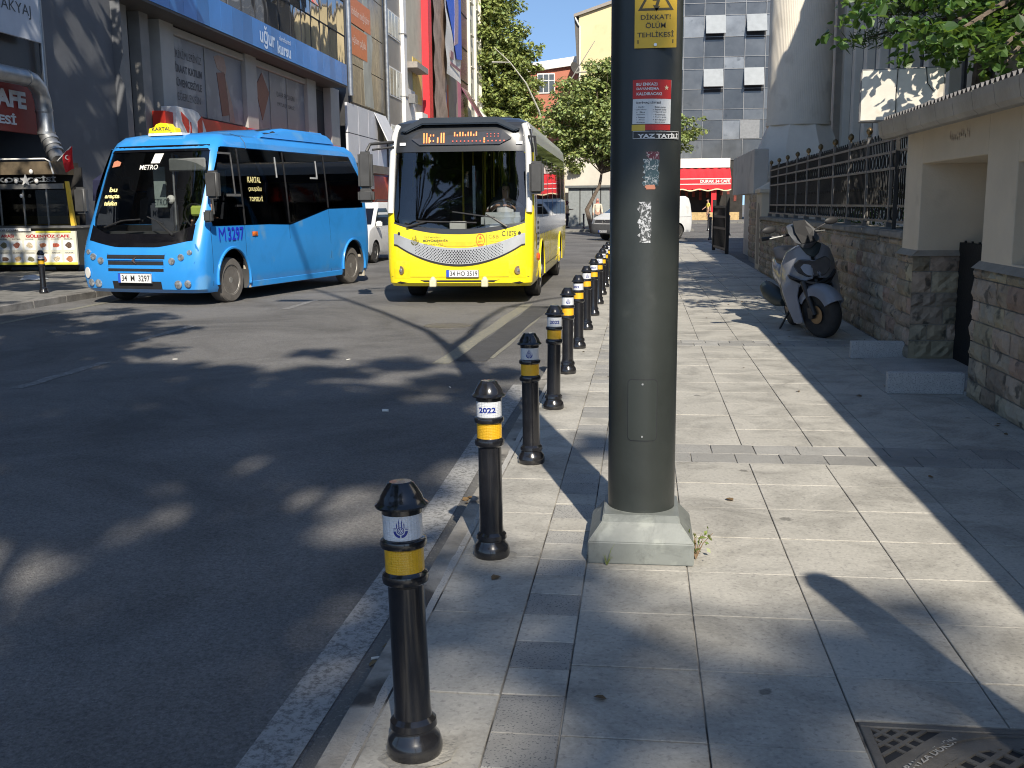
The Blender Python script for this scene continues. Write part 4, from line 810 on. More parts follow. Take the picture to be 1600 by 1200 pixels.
# --- corner building with the cafe signs and dappled grey wall
t=row('corner_building','dark grey building on the left with a tall bare rendered wall')
mb=MB(); mb.box(-9,.0,-4.1,-.15,-.3,13); mb.build('bare_wall',m_gry,t)
mb=MB(); mb.prism([(0,-.3),(.0,13),(.30,13),(.30,6.0),(.14,5.5),(.3,5.0),(.3,-.3)],-.62+.45,-.15,'xz') ; 
mb.build('wall_edge_fin',m_gry,t)
mb=MB(); mb.box(-9,-.02,-26,-4.1,4.6,13); mb.box(-9,-.02,-26,-8,-.3,4.6); mb.box(-3.5,-3.2,-8,-4.1,-.3,4.6); mb.build('side_wall',m_gp,t)
mb=MB(); mb.tube([(.12,-4.25,0),(.12,-4.25,13)],.07,10); mb.build('downpipe',M('galvanised_steel',(.34,.35,.36),.38,.75,var=.2,scale=4,rvar=.12),t,smooth=60)
s1=thing('shop_banner','pale hanging shop banner with dark lettering at top left','banner',(-15.2,30,0),R(1.2)); m_ban=M('pale_banner',(.50,.53,.58),.7,var=.06,scale=2); mb=MB(); mb.box(-.03,.03,-9.5,-4.62,5.62,9.2); mb.build('board',m_ban,s1,bevel=.01)
mb=MB(); put_text(mb,'KALICI MAKYAJ',(.03,-6.55,6.28),w=3.1,h=.34,bold=-.0,face='+x',th=.006); mb.build('lettering',M('charcoal_print',(.04,.045,.05),.5),s1)
s2=thing('cafe_sign','red cafe sign with white slab letters on the left facade','sign',(-15.35,30,0),R(1.2)); mb=MB(); mb.box(-.06,.06,-9.,-4.92,3.36,4.66); mb.build('board',M('dull_red_sign',(.26,.028,.022),.5,var=.12,scale=1.5),s2,bevel=.01)
mb=MB(); put_text(mb,'CAFE',(.06,-6.25,4.14),w=1.75,h=.42,bold=.05,face='+x',th=.02); put_text(mb,'BÜFESİ',(.06,-6.72,3.66),w=1.7,h=.27,bold=.04,face='+x',th=.02); mb.build('lettering',M('sign_white',(.62,.62,.62),.5),s2)
dt=thing('exhaust_duct','galvanised steel kitchen exhaust duct bending down to the food cart','duct',(-14.75,0,0)); m_galv=MATS['galvanised_steel']
mb=MB(); mb.tube([(0,21.5,4.62),(0,24.0,4.62),(0,24.3,4.58),(0,24.55,4.42),(0,24.68,4.15),(0,24.7,3.9),(0,24.72,3.35),(.06,24.7,3.25),(.3,24.5,2.9),(.5,24.3,2.66)],[.2]*6+[.2,.19,.17,.17],20); mb.build('pipe',m_galv,dt,smooth=50)
mb=MB()
for p,q_ in (((0,23.98,4.62),(0,24.02,4.62)),((0,24.69,3.93),(0,24.7,3.88)),((0,24.72,3.4),(0,24.72,3.33)),((.1,24.67,3.2),(.13,24.65,3.15)),((.2,24.59,3.05),(.23,24.57,3.0)),((.3,24.5,2.92),(.33,24.48,2.87))): mb=MB(); mb.cyl(p,q_,.215,n=20); mb.build('joint_collar',m_galv,dt,smooth=50)
# --- bank building
t=row('bank_building','bank and course building with blue band over grey posters')
mb=MB(); mb.box(-9,-.35,.0,26.2,-.3,7.7); mb.build('recessed_wall',m_gp,t)
mb=MB()
for a,b in ((0.05,.75),(1.6,2.2)): mb.box(-.34,.05,a,b,-.3,13 if a<1 else 7.6)
mb.build('dark_pillar',m_stm,t,bevel=.01)
mb=MB()
for a,b in ((3.0,4.05),(10.75,12.0),(19.0,20.4),(23.0,24.6)): mb.box(-.34,.06,a,b,-.3,7.55)
for a,b in ((4.05,10.75),(12.0,19.0)): mb.box(-.34,-.0,a,b,7.22,7.46)
mb.build('pale_pillar',m_stp,t,bevel=.012)
m_post=M('grey_window_poster',(.20,.21,.235),.35,var=.12,scale=.7,spots=((.30,.31,.33),.8,.56)); m_ptx=M('poster_grey_text',(.055,.06,.075),.5); m_ptr=M('poster_dull_red',(.17,.05,.04),.4,var=.15); m_skin=M('printed_skin_tone',(.33,.23,.19),.5,var=.15)
mb=MB()
for a,b in ((4.08,6.95),(7.02,10.72),(12.03,14.0),(14.05,16.3),(16.35,18.97)): mb.box(-.3,-.12,a,b,4.72,7.2)
po=mb.build('window_poster',m_post,t)
mb=MB(); 
for s,u,z,w_,h,b in (('BİRİKİMLERİNİZ',5.45,6.70,2.5,.34,-.005),('ZİRAAT KATILIM',5.45,6.22,2.5,.34,.03),('GÜVENCESİYLE',5.42,5.75,2.4,.34,.03),('DEĞERLENSİN',5.35,5.30,2.2,.34,-.005),('DAHA FAZLASINI',16.2,6.38,2.5,.22,0),('PAYLAŞIYORUZ',16.2,5.95,2.4,.22,0)): put_text(mb,s,(-.12,u,z),w=w_,h=h,bold=b,face='+x',th=.008)
mb.build('poster_text',m_ptx,po)
mb=MB(); mb.prism([(8.1,6.45),(8.85,6.55),(9.2,5.0),(8.45,4.9)],-.12,-.105,'yz'); mb.build('red_phone_picture',m_ptr,po); mb=MB(); mb.prism([(12.25,6.4),(13.1,7.05),(13.95,6.3),(12.95,5.1)],-.12,-.105,'yz'); mb.build('red_gift_picture',m_ptr,po)
mb=MB(); mb.prism([(7.9,7.0),(8.25,7.1),(8.9,7.1),(9.1,6.7),(8.95,6.4),(9.55,5.4),(9.75,4.75),(9.2,4.75),(9.15,5.4),(8.9,6.5),(8.2,6.6)],-.12,-.108,'yz'); mb.build('hand_picture',m_skin,po)
mb=MB()
for a in (6.985,14.02,16.32): mb.box(-.13,-.09,a-.035,a+.035,4.7,7.25)
mb.build('glazing_bar',m_mul,t)
mb=MB(); mb.box(-.35,-.3,20.5,22.9,0,7.3); mb.build('dark_opening',m_void,t)
# bank fascia with white lobe and emblem
m_bred=M('bank_red',(.50,.035,.02),.4,var=.08); mb=MB(); mb.box(0.07,.5,2.0,23.0,3.7,4.55); fs_=mb.build('red_fascia',m_bred,t,bevel=.02)
mb=MB(); mb.prism([(2.6,3.6),(5.35,3.6),(4.75,4.45),(4.4,4.68),(4.0,4.74),(2.6,4.74)],.1,.62,'yz'); lo=mb.build('white_logo_box',M('backlit_white_panel',(.70,.70,.70),.4),fs_,bevel=.02); mb=MB(); mb.prism([(10.6,3.6),(13.5,3.6),(13.5,4.1),(11.2,4.36),(10.75,4.3),(10.6,4.1)],.1,.62,'yz'); mb.build('white_logo_box',M('backlit_white_panel',(.70,.70,.70),.4),fs_,bevel=.02)
mb=MB(Matrix.Translation((0,3.9,4.1))@Matrix.Diagonal((1,1.25,1.25,1))@Matrix.Translation((0,-3.72,-3.98)))
for poly in ([(2.95,4.38),(3.42,4.2),(3.45,4.0),(3.35,3.82),(3.02,4.12)],[(3.58,4.15),(3.62,3.6),(3.50,3.6),(3.52,4.15)],[(4.35,4.38),(4.33,3.95),(4.12,3.75),(3.82,3.72),(3.98,3.85),(4.02,4.2)],[(3.2,3.82),(3.45,3.78),(3.45,3.6)]): mb.prism(poly,.62,.63,'yz')
mb.build('emblem',m_bred,lo); mb=MB(); put_text(mb,'M',(.62,11.4,4.0),h=.22,face='+x',th=.01); mb.build('lettering',m_wk,lo)
# blue band
mb=MB(); u=-.2
for k in range(22):
    a=u; b=u+1.06; z=7.58; mb.box(.25,.92,a+.006,b-.006,z,8.62,0,random.uniform(.85,1.2)*(1 if a<12.5 else 1.25)); u=b
bb=mb.build('blue_band',m_blue,t)
mb=MB(); mb.box(-.35,.9,-.2,23.1,7.50,7.575); mb.build('soffit',M('dark_soffit',(.06,.055,.05),.6,var=.2),t)
mb=MB(); put_text(mb,'uğur',(.92,11.0,8.08),w=1.8,h=.86,bold=.02,face='+x',th=.01); put_text(mb,'kursu',(.92,13.05,7.93),w=1.75,h=.50,bold=.03,face='+x',th=.01); put_text(mb,'dershanesi',(.92,13.2,8.33),w=1.5,h=.2,bold=.01,face='+x',th=.01); mb.build('lettering',m_ltb,bb)
# curtain glass above
m_cg=bpy.data.materials.new('mirror_curtain_glass'); m_cg.use_nodes=True; p=m_cg.node_tree.nodes['Principled BSDF']; n_=m_cg.node_tree.nodes; l_=m_cg.node_tree.links
at=n_.new('ShaderNodeAttribute'); at.attribute_name='tone'; mm=n_.new('ShaderNodeMix'); mm.data_type='RGBA'; mm.blend_type='MULTIPLY'; mm.inputs[0].default_value=1; mm.inputs[6].default_value=(.42,.42,.42,1); l_.new(at.outputs['Color'],mm.inputs[7]); l_.new(mm.outputs[2],p.inputs['Base Color']); p.inputs['Metallic'].default_value=.9; p.inputs['Roughness'].default_value=.04
tc=n_.new('ShaderNodeTexCoord'); nz=n_.new('ShaderNodeTexNoise'); nz.inputs['Scale'].default_value=.55; bp=n_.new('ShaderNodeBump'); bp.inputs['Strength'].default_value=.12; bp.inputs['Distance'].default_value=.2; l_.new(tc.outputs['Object'],nz.inputs[0]); l_.new(nz.outputs[0],bp.inputs['Height']); l_.new(bp.outputs[0],p.inputs['Normal'])
mb=MB(); us=[2.3+1.53*k for k in range(16)]; zs=[8.64,10.35,12.1,13.8]
for i in range(len(us)-1):
    for j in range(3):
        tl=random.uniform(-.012,.012); tv=random.uniform(-.01,.01); a,b,c,d=us[i]+.02,us[i+1]-.02,zs[j]+.02,zs[j+1]-.02
        mb.add([(.3+tl,a,c),(.3-tl,b,c),(.3-tl+tv,b,d),(.3+tl+tv,a,d)],[(0,1,2,3)],0,random.uniform(.7,1.15))
mb.build('curtain_glass',m_cg,t,fix=False)
mb=MB()
for u in us: mb.box(.2,.31,u-.02,u+.02,8.64,13.8)
for z in zs[1:]: mb.box(.2,.33,us[0],us[-1],z-.025,z+.025)
mb.box(.1,.29,0,us[-1]+.1,8.6,14); mb.build('mullion_grid',m_void,t)
for u in (12.0,17.0):
    mb=MB(); mb.add([(.35,u-.7,11.9),(.35,u+.7,11.9),(1.15,u+.7,10.5),(1.15,u-.7,10.5),(.31,u-.7,11.9),(.31,u+.7,11.9),(1.1,u+.7,10.46),(1.1,u-.7,10.46)],[(0,1,2,3),(4,5,6,7),(0,1,5,4),(1,2,6,5),(2,3,7,6),(3,0,4,7)],0,.25); mb.build('open_window',m_cg,t)
mb=MB(); mb.tube([(.35,26.0,7.4),(.35,26.0,14)],.14,10); mb.build('steel_corner_tube',m_galv,t,smooth=60)
# --- glass building with the brown poster
m_bp=papermat('brown_portrait_poster',(.17,.145,.11),(.34,.29,.21),.50,.55); m_bp.node_tree.nodes['Principled BSDF'].inputs['Roughness'].default_value=.25; m_bp.node_tree.nodes['Color Ramp'].color_ramp.elements[0].position=.38; m_bp.node_tree.nodes['Color Ramp'].color_ramp.elements[1].position=.62
t=row('poster_building','narrow glazed building covered with a faded brown advertising poster')
mb=MB(); mb.box(-9,.16,26.5,35.3,-.3,17); mb.build('wall',m_gp,t)
mb=MB()
for k,(c,d) in enumerate(((7.15,9.15),(9.2,11.3),(11.35,13.5),(13.55,15.6))):
    for j in range(4): a=26.7+2.0*j; mb.box(.17,.24,a+.02,a+1.96,c,d)
pp=mb.build('poster_panels',m_bp,t)
mb=MB(); mb.prism([(29.6,7.2),(31.8,7.2),(31.3,9.2),(31.9,10.9),(31.0,12.4),(30.4,14.4),(29.6,14.6),(29.9,11.2),(29.4,9.4)],.241,.25,'yz'); mb.build('portrait_print',M('pale_portrait_print',(.36,.37,.33),.4,var=.25,scale=.9),pp)
mb=MB(); m_or=M('orange_print',(.66,.20,.07),.45,var=.1); mb.box(.25,.262,26.8,31.4,11.35,12.75); mb.box(.25,.262,26.8,30.4,9.7,11.2); ob=mb.build('orange_caption',m_or,pp)
mb=MB(); put_text(mb,'iddiaları değiştirir',(.262,29.1,12.0),w=4.1,h=.6,bold=.01,face='+x',th=.01); put_text(mb,'eğitim çağda.',(.262,28.6,10.5),w=3.1,h=.55,bold=.01,face='+x',th=.01); mb.build('lettering',M('peach_print',(.8,.62,.5),.5),ob)
mb=MB(); m_fr=M('frosted_white_panel',(.56,.57,.60),.45,var=.06,scale=1.5)
for c,d in ((3.9,5.4),(5.45,7.0)):
    for j in range(4):
        if j==3 and c>5: continue
        a=25.3+2.35*j; mb.box(.17,.30,a+.015,a+2.32,c,d)
mb.build('white_panel',m_fr,t); mb=MB(); mb.add([(.3,31.6,7.0),(.3,34.6,7.0),(1.1,34.6,5.3),(1.1,31.6,5.3),(.26,31.6,7.0),(.26,34.6,7.0),(1.05,34.6,5.25),(1.05,31.6,5.25)],[(0,1,2,3),(4,5,6,7),(0,1,5,4),(1,2,6,5),(2,3,7,6),(3,0,4,7)]); ow=mb.build('tilted_white_panel',m_fr,t)
mb=MB(); mb.lathe([(0,0),(.3,0),(.3,.02),(0,.02)],n=16,M4=Matrix.Translation((1.02,34.0,5.6))@Euler((0,R(62),0)).to_matrix().to_4x4()); mb.build('orange_dot',m_or,ow)
mb=MB(); mb.box(.16,1.0,26,33,3.35,3.8); mb.build('shop_canopy',m_gp,t); mb=MB(); mb.box(.17,.3,26,31,2.5,3.3); mb.build('white_shop_sign',m_fas,t); mb=MB(); mb.box(.17,.25,31,36,0,3.3); mb.build('red_shopfront',M('red_shopfront_paint',(.55,.07,.03),.5),t)
mb=MB(); mb.tube([(.4,34.9,3),(.4,34.9,17)],.13,10); mb.build('steel_corner_tube',m_galv,t,smooth=60)
bs=thing('projecting_sign','blue vertical projecting shop sign with white lettering','sign',(-15.0,30,0),R(1.2)); mb=MB(); mb.box(-.1,1.0,36.0,36.2,3.0,5.1); mb.build('board',M('royal_blue_sign',(.02,.07,.50),.35),bs,bevel=.02)
mb=MB(); vs,fs2=text_poly('kanto',1.7,.45,.03); mb.add([(.45-y,35.99,4.0+x) for x,y in vs],fs2); mb.build('lettering',M('aqua_print',(.35,.75,.85),.5),bs)
# --- grey block with bands of windows
m_gb2=M('grey_brown_cladding',(.27,.25,.225),.55,.2,var=.12,scale=.6); m_win=panemat('pale_window_glass',(.40,.42,.40),.15)
t=row('grey_block','grey clad block with three bands of pale windows')
mb=MB(); mb.box(-9,.0,36.2,41.9,-.3,20); mb.build('wall',m_gb2,t)
for z0,z1 in ((5.1,6.75),(8.55,10.4),(12.3,13.9),(15.9,17.4)):
    mb=MB(); mb.box(-.02,.05,36.3,41.0,z0,z1); wn=mb.build('window_band',m_fas,t); mb=MB()
    for k in range(5): mb.box(.045,.07,36.45+k*.92,37.2+k*.92,z0+.1,z1-.1,0,random.uniform(.4,1.6))
    mb.build('pane',m_win,wn)
mb=MB(); mb.box(.0,.25,41.1,42.0,3,20); mb.build('white_shaft',m_fas,t)
for z in (4.5,8.8,12.9,17): 
    mb=MB(); mb.box(.0,.3,41.1,42.0,z,z+.1); mb.build('shaft_band',m_mul,t)
# --- beige house with AC and yellow stain
m_bei=M('beige_render',(.46,.42,.33),.85,var=.12,scale=.6,spots=((.38,.35,.27),.7,.57)); m_yst=M('yellow_plaster',(.62,.46,.14),.8,var=.12)
t=row('beige_house','narrow beige house with yellow plaster patch and white windows')
mb=MB(); mb.box(-9,.0,42.1,48.5,-.3,20); mb.build('wall',m_bei,t); mb=MB(); mb.box(0,.04,45.0,48.3,8.9,12.0); mb.build('yellow_patch',m_yst,t); mb=MB(); mb.box(0,.9,42.3,46.5,10.9,11.3); mb.build('small_roof',m_rooft,t)
mb=MB(); mb.box(0,.06,42.4,45.5,6.6,9.6); mb.build('white_window',m_fas,t); mb=MB(); mb.box(0,.5,45.8,48.0,4.0,8.2); mb.build('white_bay',m_fas,t)
for k,z in enumerate((8.6,7.0)):
    mb=MB(); mb.box(.1,.55,43+k*2,43.9+k*2,z,z+.6); mb.build('air_conditioner',m_mul,t)
# --- narrow tower: red strip, banners
t=row('banner_building','brownish building with red vertical strip and hung banners'); m_tau=M('taupe_cladding',(.34,.30,.25),.6,var=.14,scale=.6)
mb=MB(); mb.box(-9,.0,48.5,66.0,-.3,24); mb.build('wall',m_tau,t); mb=MB(); mb.box(.0,.5,48.9,50.4,4,22); mb.build('red_strip',M('signal_red_strip',(.70,.03,.04),.45,tone=True),t)
b1=thing('brown_banner','brown wrinkled cloth banner hanging by the red strip','banner',(-15.0,30,0),R(1.2)); mb=MB(); mb.grid(lambda u,v:(.1+.05*math.sin(v*30+u*5),50.8+5.5*u,7.8+12*v),6,60); mb.build('cloth',M('brown_banner_cloth',(.33,.25,.20),.8,var=.3,scale=1.2),b1,fix=False)
b2=thing('party_banner','large blue and white cloth banner hanging on the row','banner',(-14.5,30,0),R(1.2)); mb=MB(); mb.grid(lambda u,v:(.06*math.sin(v*22+u*3),54.0+7.6*u,11.9+11*v),6,50); cl=mb.build('cloth',m_fas,b2,fix=False)
mb=MB(); mb.prism([(54.1,17.4),(56.5,15.6),(58.8,13.6),(61.5,13.9),(61.5,22.8),(54.1,22.8)],.09,.12,'yz'); mb.build('blue_field',M('banner_blue',(.03,.12,.62),.5,var=.1),cl); mb=MB(); mb.prism([(57.4,14.5),(59.5,15),(60,18),(59,22),(57.8,20),(58,17)],.12,.14,'yz'); mb.build('faint_figure_print',M('banner_flesh',(.36,.27,.32),.5,var=.3),cl)
mb=MB(); mb.box(.1,.12,55.3,60.5,12.75,13.0); mb.box(.1,.12,55.6,57.0,13.3,13.9); mb.build('print_line',M('banner_print',(.25,.12,.16),.5),cl)
mb=MB(); mb.box(.0,.1,58.5,59.3,4,11.7); mb.build('blue_strip',M('banner_blue',(.03,.12,.62),.5),t); mb=MB(); mb.box(.0,.08,59.6,60.4,4,11.7); mb.build('rust_strip',m_bred,t)
m_mar=M('maroon_glazing',(.24,.10,.14),.25,.2,var=.15,scale=.6)
t=row('maroon_building','maroon glazed building front with one awning window open')
mb=MB(); mb.box(-9,.3,66,70.5,-.3,26); mb.build('wall',m_mar,t); mb=MB(); mb.add([(.35,66.4,12.2),(.35,70.3,12.2),(1.9,70.3,9.6),(1.9,66.4,9.6),(.3,66.4,12.1),(.3,70.3,12.1),(1.85,70.3,9.5),(1.85,66.4,9.5)],[(0,1,2,3),(4,5,6,7),(0,1,5,4),(1,2,6,5),(2,3,7,6),(3,0,4,7)]); mb.build('open_window',m_mar,t)
mb=MB()
for z in (12.8,15.8,18.8): mb.box(.3,.34,66,70.5,z,z+.08)
mb.build('joint_line',m_dark,t)
m_crm=M('cream_white_render',(.66,.62,.52),.8,var=.05,scale=.5); t=row('cream_building','tall cream white building with rows of small windows and a corner pipe')
mb=MB(); mb.box(-9,.2,70.6,83,-.3,30); mb.build('wall',m_crm,t); 
for u in (72.5,76.8,80.5):
    mb=MB(); mb.box(.2,.45,u-1.0,u-.6,-.3,30); mb.build('rib',m_crm,t)
    for z in (8.8,11.8,14.8,17.8,20.8,23.8):
        mb=MB(); mb.box(.2,.24,u-.2,u+1.5,z,z+1.5); wn=mb.build('window',m_wg,t); mb=MB(); mb.box(.2,.5,u-.3,u+1.6,z-.12,z-.01); mb.build('sill',m_crm,wn)
mb=MB(); mb.tube([(.5,83.1,0),(.5,83.1,30)],.3,10); mb.build('corner_pipe',M('pale_green_pipe',(.45,.50,.46),.5),t,smooth=60)
# opposite side buildings beyond the mosque garden, seen only in reflections
for i,(y,w_,h,c) in enumerate(((40,16,13,(.55,.45,.30)),(60,18,17,(.50,.42,.30)),(84,20,14,(.52,.46,.36)))):
    t=thing('garden_side_building',['ochre apartment block beyond the mosque garden','tall sand coloured apartment block beyond the garden','beige apartment block at the far end of the garden'][i],'building',(20,y,0)); mb=MB(); mb.box(0,12,0,w_,0,h); mb.build('wall',M('reflected_wall_%d'%i,c,.8),t)
    mb=MB()
    for a in range(int(w_//3)):
        for b in range(int(h//3)): mb.box(-.05,0,1+a*3,2.5+a*3,1+b*3,2.4+b*3)
    mb.build('window',m_wg,t)
# ================= vehicles =================
# local frame: front faces -y, x to the right of the picture, z up from the road
class Shell:
    """stack of rounded plan outlines; levels: (z, y_front, y_rear, half_width)"""
    def __init__(s,levels,D=.45,n=4.,Dr=.3,nr=5.): s.L=levels; s.D=D; s.n=n; s.Dr=Dr; s.nr=nr
    def at(s,z):
        L=s.L
        if z<=L[0][0]: return L[0][1:]
        for a,b in zip(L[:-1],L[1:]):
            if z<=b[0]:
                k=(z-a[0])/(b[0]-a[0]); return tuple(a[i]+(b[i]-a[i])*k for i in (1,2,3))
        return L[-1][1:]
    def front(s,x,z,off=0.):
        yf,yr,w=s.at(z); k=min(abs(x)/w,.9999); return yf+s.D*(1-(1-k**s.n)**(1/s.n))-off
    def side(s,z): return s.at(z)[2]
    def outline(s,z,ins=0.,N=14):
        yf,yr,w=s.at(z); w-=ins; yf+=ins; yr-=ins; pts=[]
        for k in range(N+1): a=PI/2*k/N; x=w*math.sin(a)**(2/s.n); pts.append((x,yf+s.D*(1-max(0,math.cos(a))**(2/s.n))))
        m=8
        for k in range(1,m): pts.append((w,yf+s.D+(yr-s.Dr-yf-s.D)*k/m))
        for k in range(N+1): a=PI/2*k/N; x=w*math.cos(a)**(2/s.nr) if a<PI/2-1e-6 else 0; pts.append((x,yr-s.Dr*(1-math.sin(a)**(2/s.nr))))
        return pts+[(-x,y) for x,y in pts[-2:0:-1]]
    def mesh(s,mb,ins=0.,flip=False,zmin=None,mi=0):
        zs=[l[0] for l in s.L]
        if ins: zs=[zmin]+[z for z in zs if zmin+.02<z<zs[-1]-ins-.02]+[zs[-1]-ins]
        rings=[[(x,y,z) for x,y in s.outline(z,ins)] for z in zs]; n=len(rings[0]); vs=[p for r in rings for p in r]
        fs=[(i*n+k,i*n+(k+1)%n,(i+1)*n+(k+1)%n,(i+1)*n+k) for i in range(len(rings)-1) for k in range(n)]+[tuple(range(n-1,-1,-1)),tuple((len(rings)-1)*n+k for k in range(n))]
        if flip: fs=[f[::-1] for f in fs]
        mb.add(vs,fs,mi)
    def fpatch(s,mb,rows,off=.004,nu=16,mi=0,th=0):
        """rows: (z, xl, xr) bottom to top, laid on the front"""
        vs=[]
        for z,a,b in rows:
            for i in range(nu+1): x=a+(b-a)*i/nu; vs.append((x,s.front(x,z,off),z))
        mb.add(vs,[(j*(nu+1)+i,j*(nu+1)+i+1,(j+1)*(nu+1)+i+1,(j+1)*(nu+1)+i) for j in range(len(rows)-1) for i in range(nu)],mi)
    def fband(s,mb,lo,hi,x0,x1,off=.004,nu=24,nv=4,mi=0):
        """band on the front between curves lo(x) and hi(x)"""
        def P(u,v): x=x0+(x1-x0)*u; z=lo(x)+(hi(x)-lo(x))*v; return (x,s.front(x,z,off),z)
        mb.grid(P,nu,nv,mi)
    def ftext(s,mb,t,c,w,h,bold=.02,off=.008,mi=0):
        vs,fs=text_poly(t,w,h,bold); mb.add([(c[0]+x,s.front(c[0]+x,c[1]+y,off),c[1]+y) for x,y in vs],fs,mi)
    def fpoly(s,mb,poly,off=.008,mi=0): mb.add([(x,s.front(x,z,off),z) for x,z in poly],[tuple(range(len(poly)))],mi)
    def spatch(s,mb,poly,sgn=1,off=.004,mi=0,nz=6):
        """polygon of (y,z) rows laid on a side: rows (z,ya,yb)"""
        vs=[]
        for z,a,b in poly: vs+=[(sgn*(s.side(z)+off),a,z),(sgn*(s.side(z)+off),b,z)]
        mb.add(vs,[(2*i,2*i+1,2*i+3,2*i+2) for i in range(len(poly)-1)],mi)
def boolcut(o,cutters):
    for c in cutters:
        c.parent=o.parent
        m=o.modifiers.new('cut','BOOLEAN'); m.operation='DIFFERENCE'; m.solver='EXACT'; m.object=c
    dg=bpy.context.evaluated_depsgraph_get(); dg.update(); me=bpy.data.meshes.new_from_object(o.evaluated_get(dg)); o.modifiers.clear(); old=o.data; o.data=me; me.name=o.name
    for c in cutters: bpy.data.objects.remove(c)
    me.polygons.foreach_set('use_smooth',[True]*len(me.polygons)); me.set_sharp_from_angle(angle=R(28))
def cutter(mb,mats,mi=1): mb.mi=[mi]*len(mb.mi); return mb.build('cutter',list(mats)+[mats[-1]]*(3-len(mats)))
m_tyre=M('tyre_rubber',(.035,.033,.031),.85,var=.2,scale=14,bump=.2,bscale=60); m_tyred=M('dusty_tyre_rubber',(.12,.11,.10),.9,var=.2,scale=8,bump=.2,bscale=60); m_rim=M('grey_steel_rim',(.34,.33,.31),.45,.5,var=.2,scale=8,rvar=.1); m_well=M('wheel_well',(.008,.008,.008),.9)
def wheel(parent,x,y,r,w,sgn,rim='alloy',tyre=m_tyre,name='wheel',steer=0.):
    wo=bpy.data.objects.new(name,None); link(wo,parent); wo.location=(x,y,r); wo.rotation_euler=(0,0,steer)
    M4=Matrix.Rotation(R(90)*1,4,'Y') if sgn>0 else Matrix.Rotation(-R(90),4,'Y')
    mb=MB(); ri=r*.66
    mb.lathe([(ri,-w),(r*.9,-w),(r*.97,-w*.93),(r,-w*.8),(r,-.045*1),(r*.985,-.015),(r*.93,.0),(ri*1.03,.006),(ri,-.01)],n=36,M4=M4); mb.build('tyre',tyre,wo,smooth=30)
    mb=MB(); mb.lathe([(ri*1.01,-w*.9),(ri*1.01,-.012),(ri*.95,-.004),(ri*.90,-.03),(ri*.88,-.10)],n=36,M4=M4); mb.lathe([(ri*.89,-.12),(ri*.89,-.085),(0,-.085)],n=36,M4=M4,mi=1)
    k=7 if rim=='alloy' else 0
    for i in range(k):
        a=2*PI*i/k; mb.add([tuple(M4@Matrix.Rotation(a,4,'Z')@Vector(p)) for p in ((ri*.18,-.032,-.02),(ri*.92,-.055,-.012),(ri*.92,.055,-.012),(ri*.18,.032,-.02),(ri*.18,-.032,-.07),(ri*.92,-.055,-.06),(ri*.92,.055,-.06),(ri*.18,.032,-.07))],[(0,1,2,3),(0,4,5,1),(1,5,6,2),(2,6,7,3),(3,7,4,0)])
    mb.lathe([(ri*.28,-.1),(ri*.28,-.025),(ri*.2,-.008),(0,-.005)],n=18,M4=M4)
    if rim=='truck':
        mb.lathe([(ri*.6,-.12),(ri*.55,-.02),(ri*.35,.01),(ri*.3,.04),(0,.045)],n=24,M4=M4)
        for i in range(8): a=2*PI*i/8; mb.ball(tuple(M4@Vector((ri*.46*math.cos(a),ri*.46*math.sin(a),.0))),.018,6)
    mb.build('rim',[m_rim,m_well],wo,smooth=30); return wo
m_lens=M('headlamp_lens',(.34,.36,.38),.10,.5,var=.7,scale=22,coat=.6); m_plate=M('number_plate_white',(.68,.68,.68),.45,var=.05); m_trim=M('black_plastic_trim',(.022,.022,.023),.45,var=.2,rvar=.1); m_mirr=M('mirror_housing_plastic',(.05,.05,.05),.5,var=.2); m_dash_=M('dashboard_plastic',(.06,.06,.06),.7); m_seat=M('dark_seat_fabric',(.05,.055,.07),.85)
def plate(parent,txt,c,sh=None,w=.52,h=.112,face='-y',off=.012,label=None):
    mb=MB(); y=c[1]; mb.box(c[0]-w/2,c[0]+w/2,y-.012,y,c[2]-h/2,c[2]+h/2); p=mb.build('number_plate',m_plate,parent,label=label)
    mb=MB(); put_text(mb,txt,(c[0]+.02,y-.012,c[2]),w=w*.84,h=h*.62,bold=.008,th=.003)
    e=.006
    for q_ in ((c[0]-w/2,c[0]+w/2,c[2]-h/2,c[2]-h/2+e),(c[0]-w/2,c[0]+w/2,c[2]+h/2-e,c[2]+h/2),(c[0]+w/2-e,c[0]+w/2,c[2]-h/2,c[2]+h/2)): mb.box(q_[0],q_[1],y-.015,y-.012,q_[2],q_[3])
    mb.build('lettering',m_wk,p); mb=MB(); mb.box(c[0]-w/2,c[0]-w/2+.045,y-.0145,y-.012,c[2]-h/2,c[2]+h/2); mb.build('blue_strip',M('plate_blue',(.02,.08,.5),.5),p)
# ---------------------------------------------------------------- blue minibus
m_mb=M('light_blue_paint',(.03,.26,.68),.30,0,var=.05,scale=.7,coat=.5,rvar=.06,spots=((.10,.30,.58),1.6,.60),stain=(.82,.9,.5)); m_gl=glass('tinted_vehicle_glass',(.22,.225,.23)); m_gl2=glass('clear_windscreen_glass',(.68,.71,.72)); m_blackgl=M('black_enamel_glass',(.006,.006,.008),.07,spec=.7,coat=.3)
mini=thing('minibus','light blue minibus with yellow KARTAL roof sign driving towards the camera','minibus',(-8.41,16.41,ROAD),R(-12)); mini.scale=(1.12,1,1.09)
S=Shell([(.20,.14,6.18,1.06),(.26,.04,6.22,1.09),(.45,.0,6.25,1.105),(.75,.02,6.26,1.11),(.98,.10,6.27,1.105),(1.2,.20,6.27,1.095),(1.6,.40,6.25,1.07),(2.1,.64,6.15,1.03),(2.40,.79,6.02,1.0),(2.52,.90,5.90,.975),(2.61,1.02,5.76,.90),(2.66,1.25,5.5,.72)],D=.36,n=3.6)
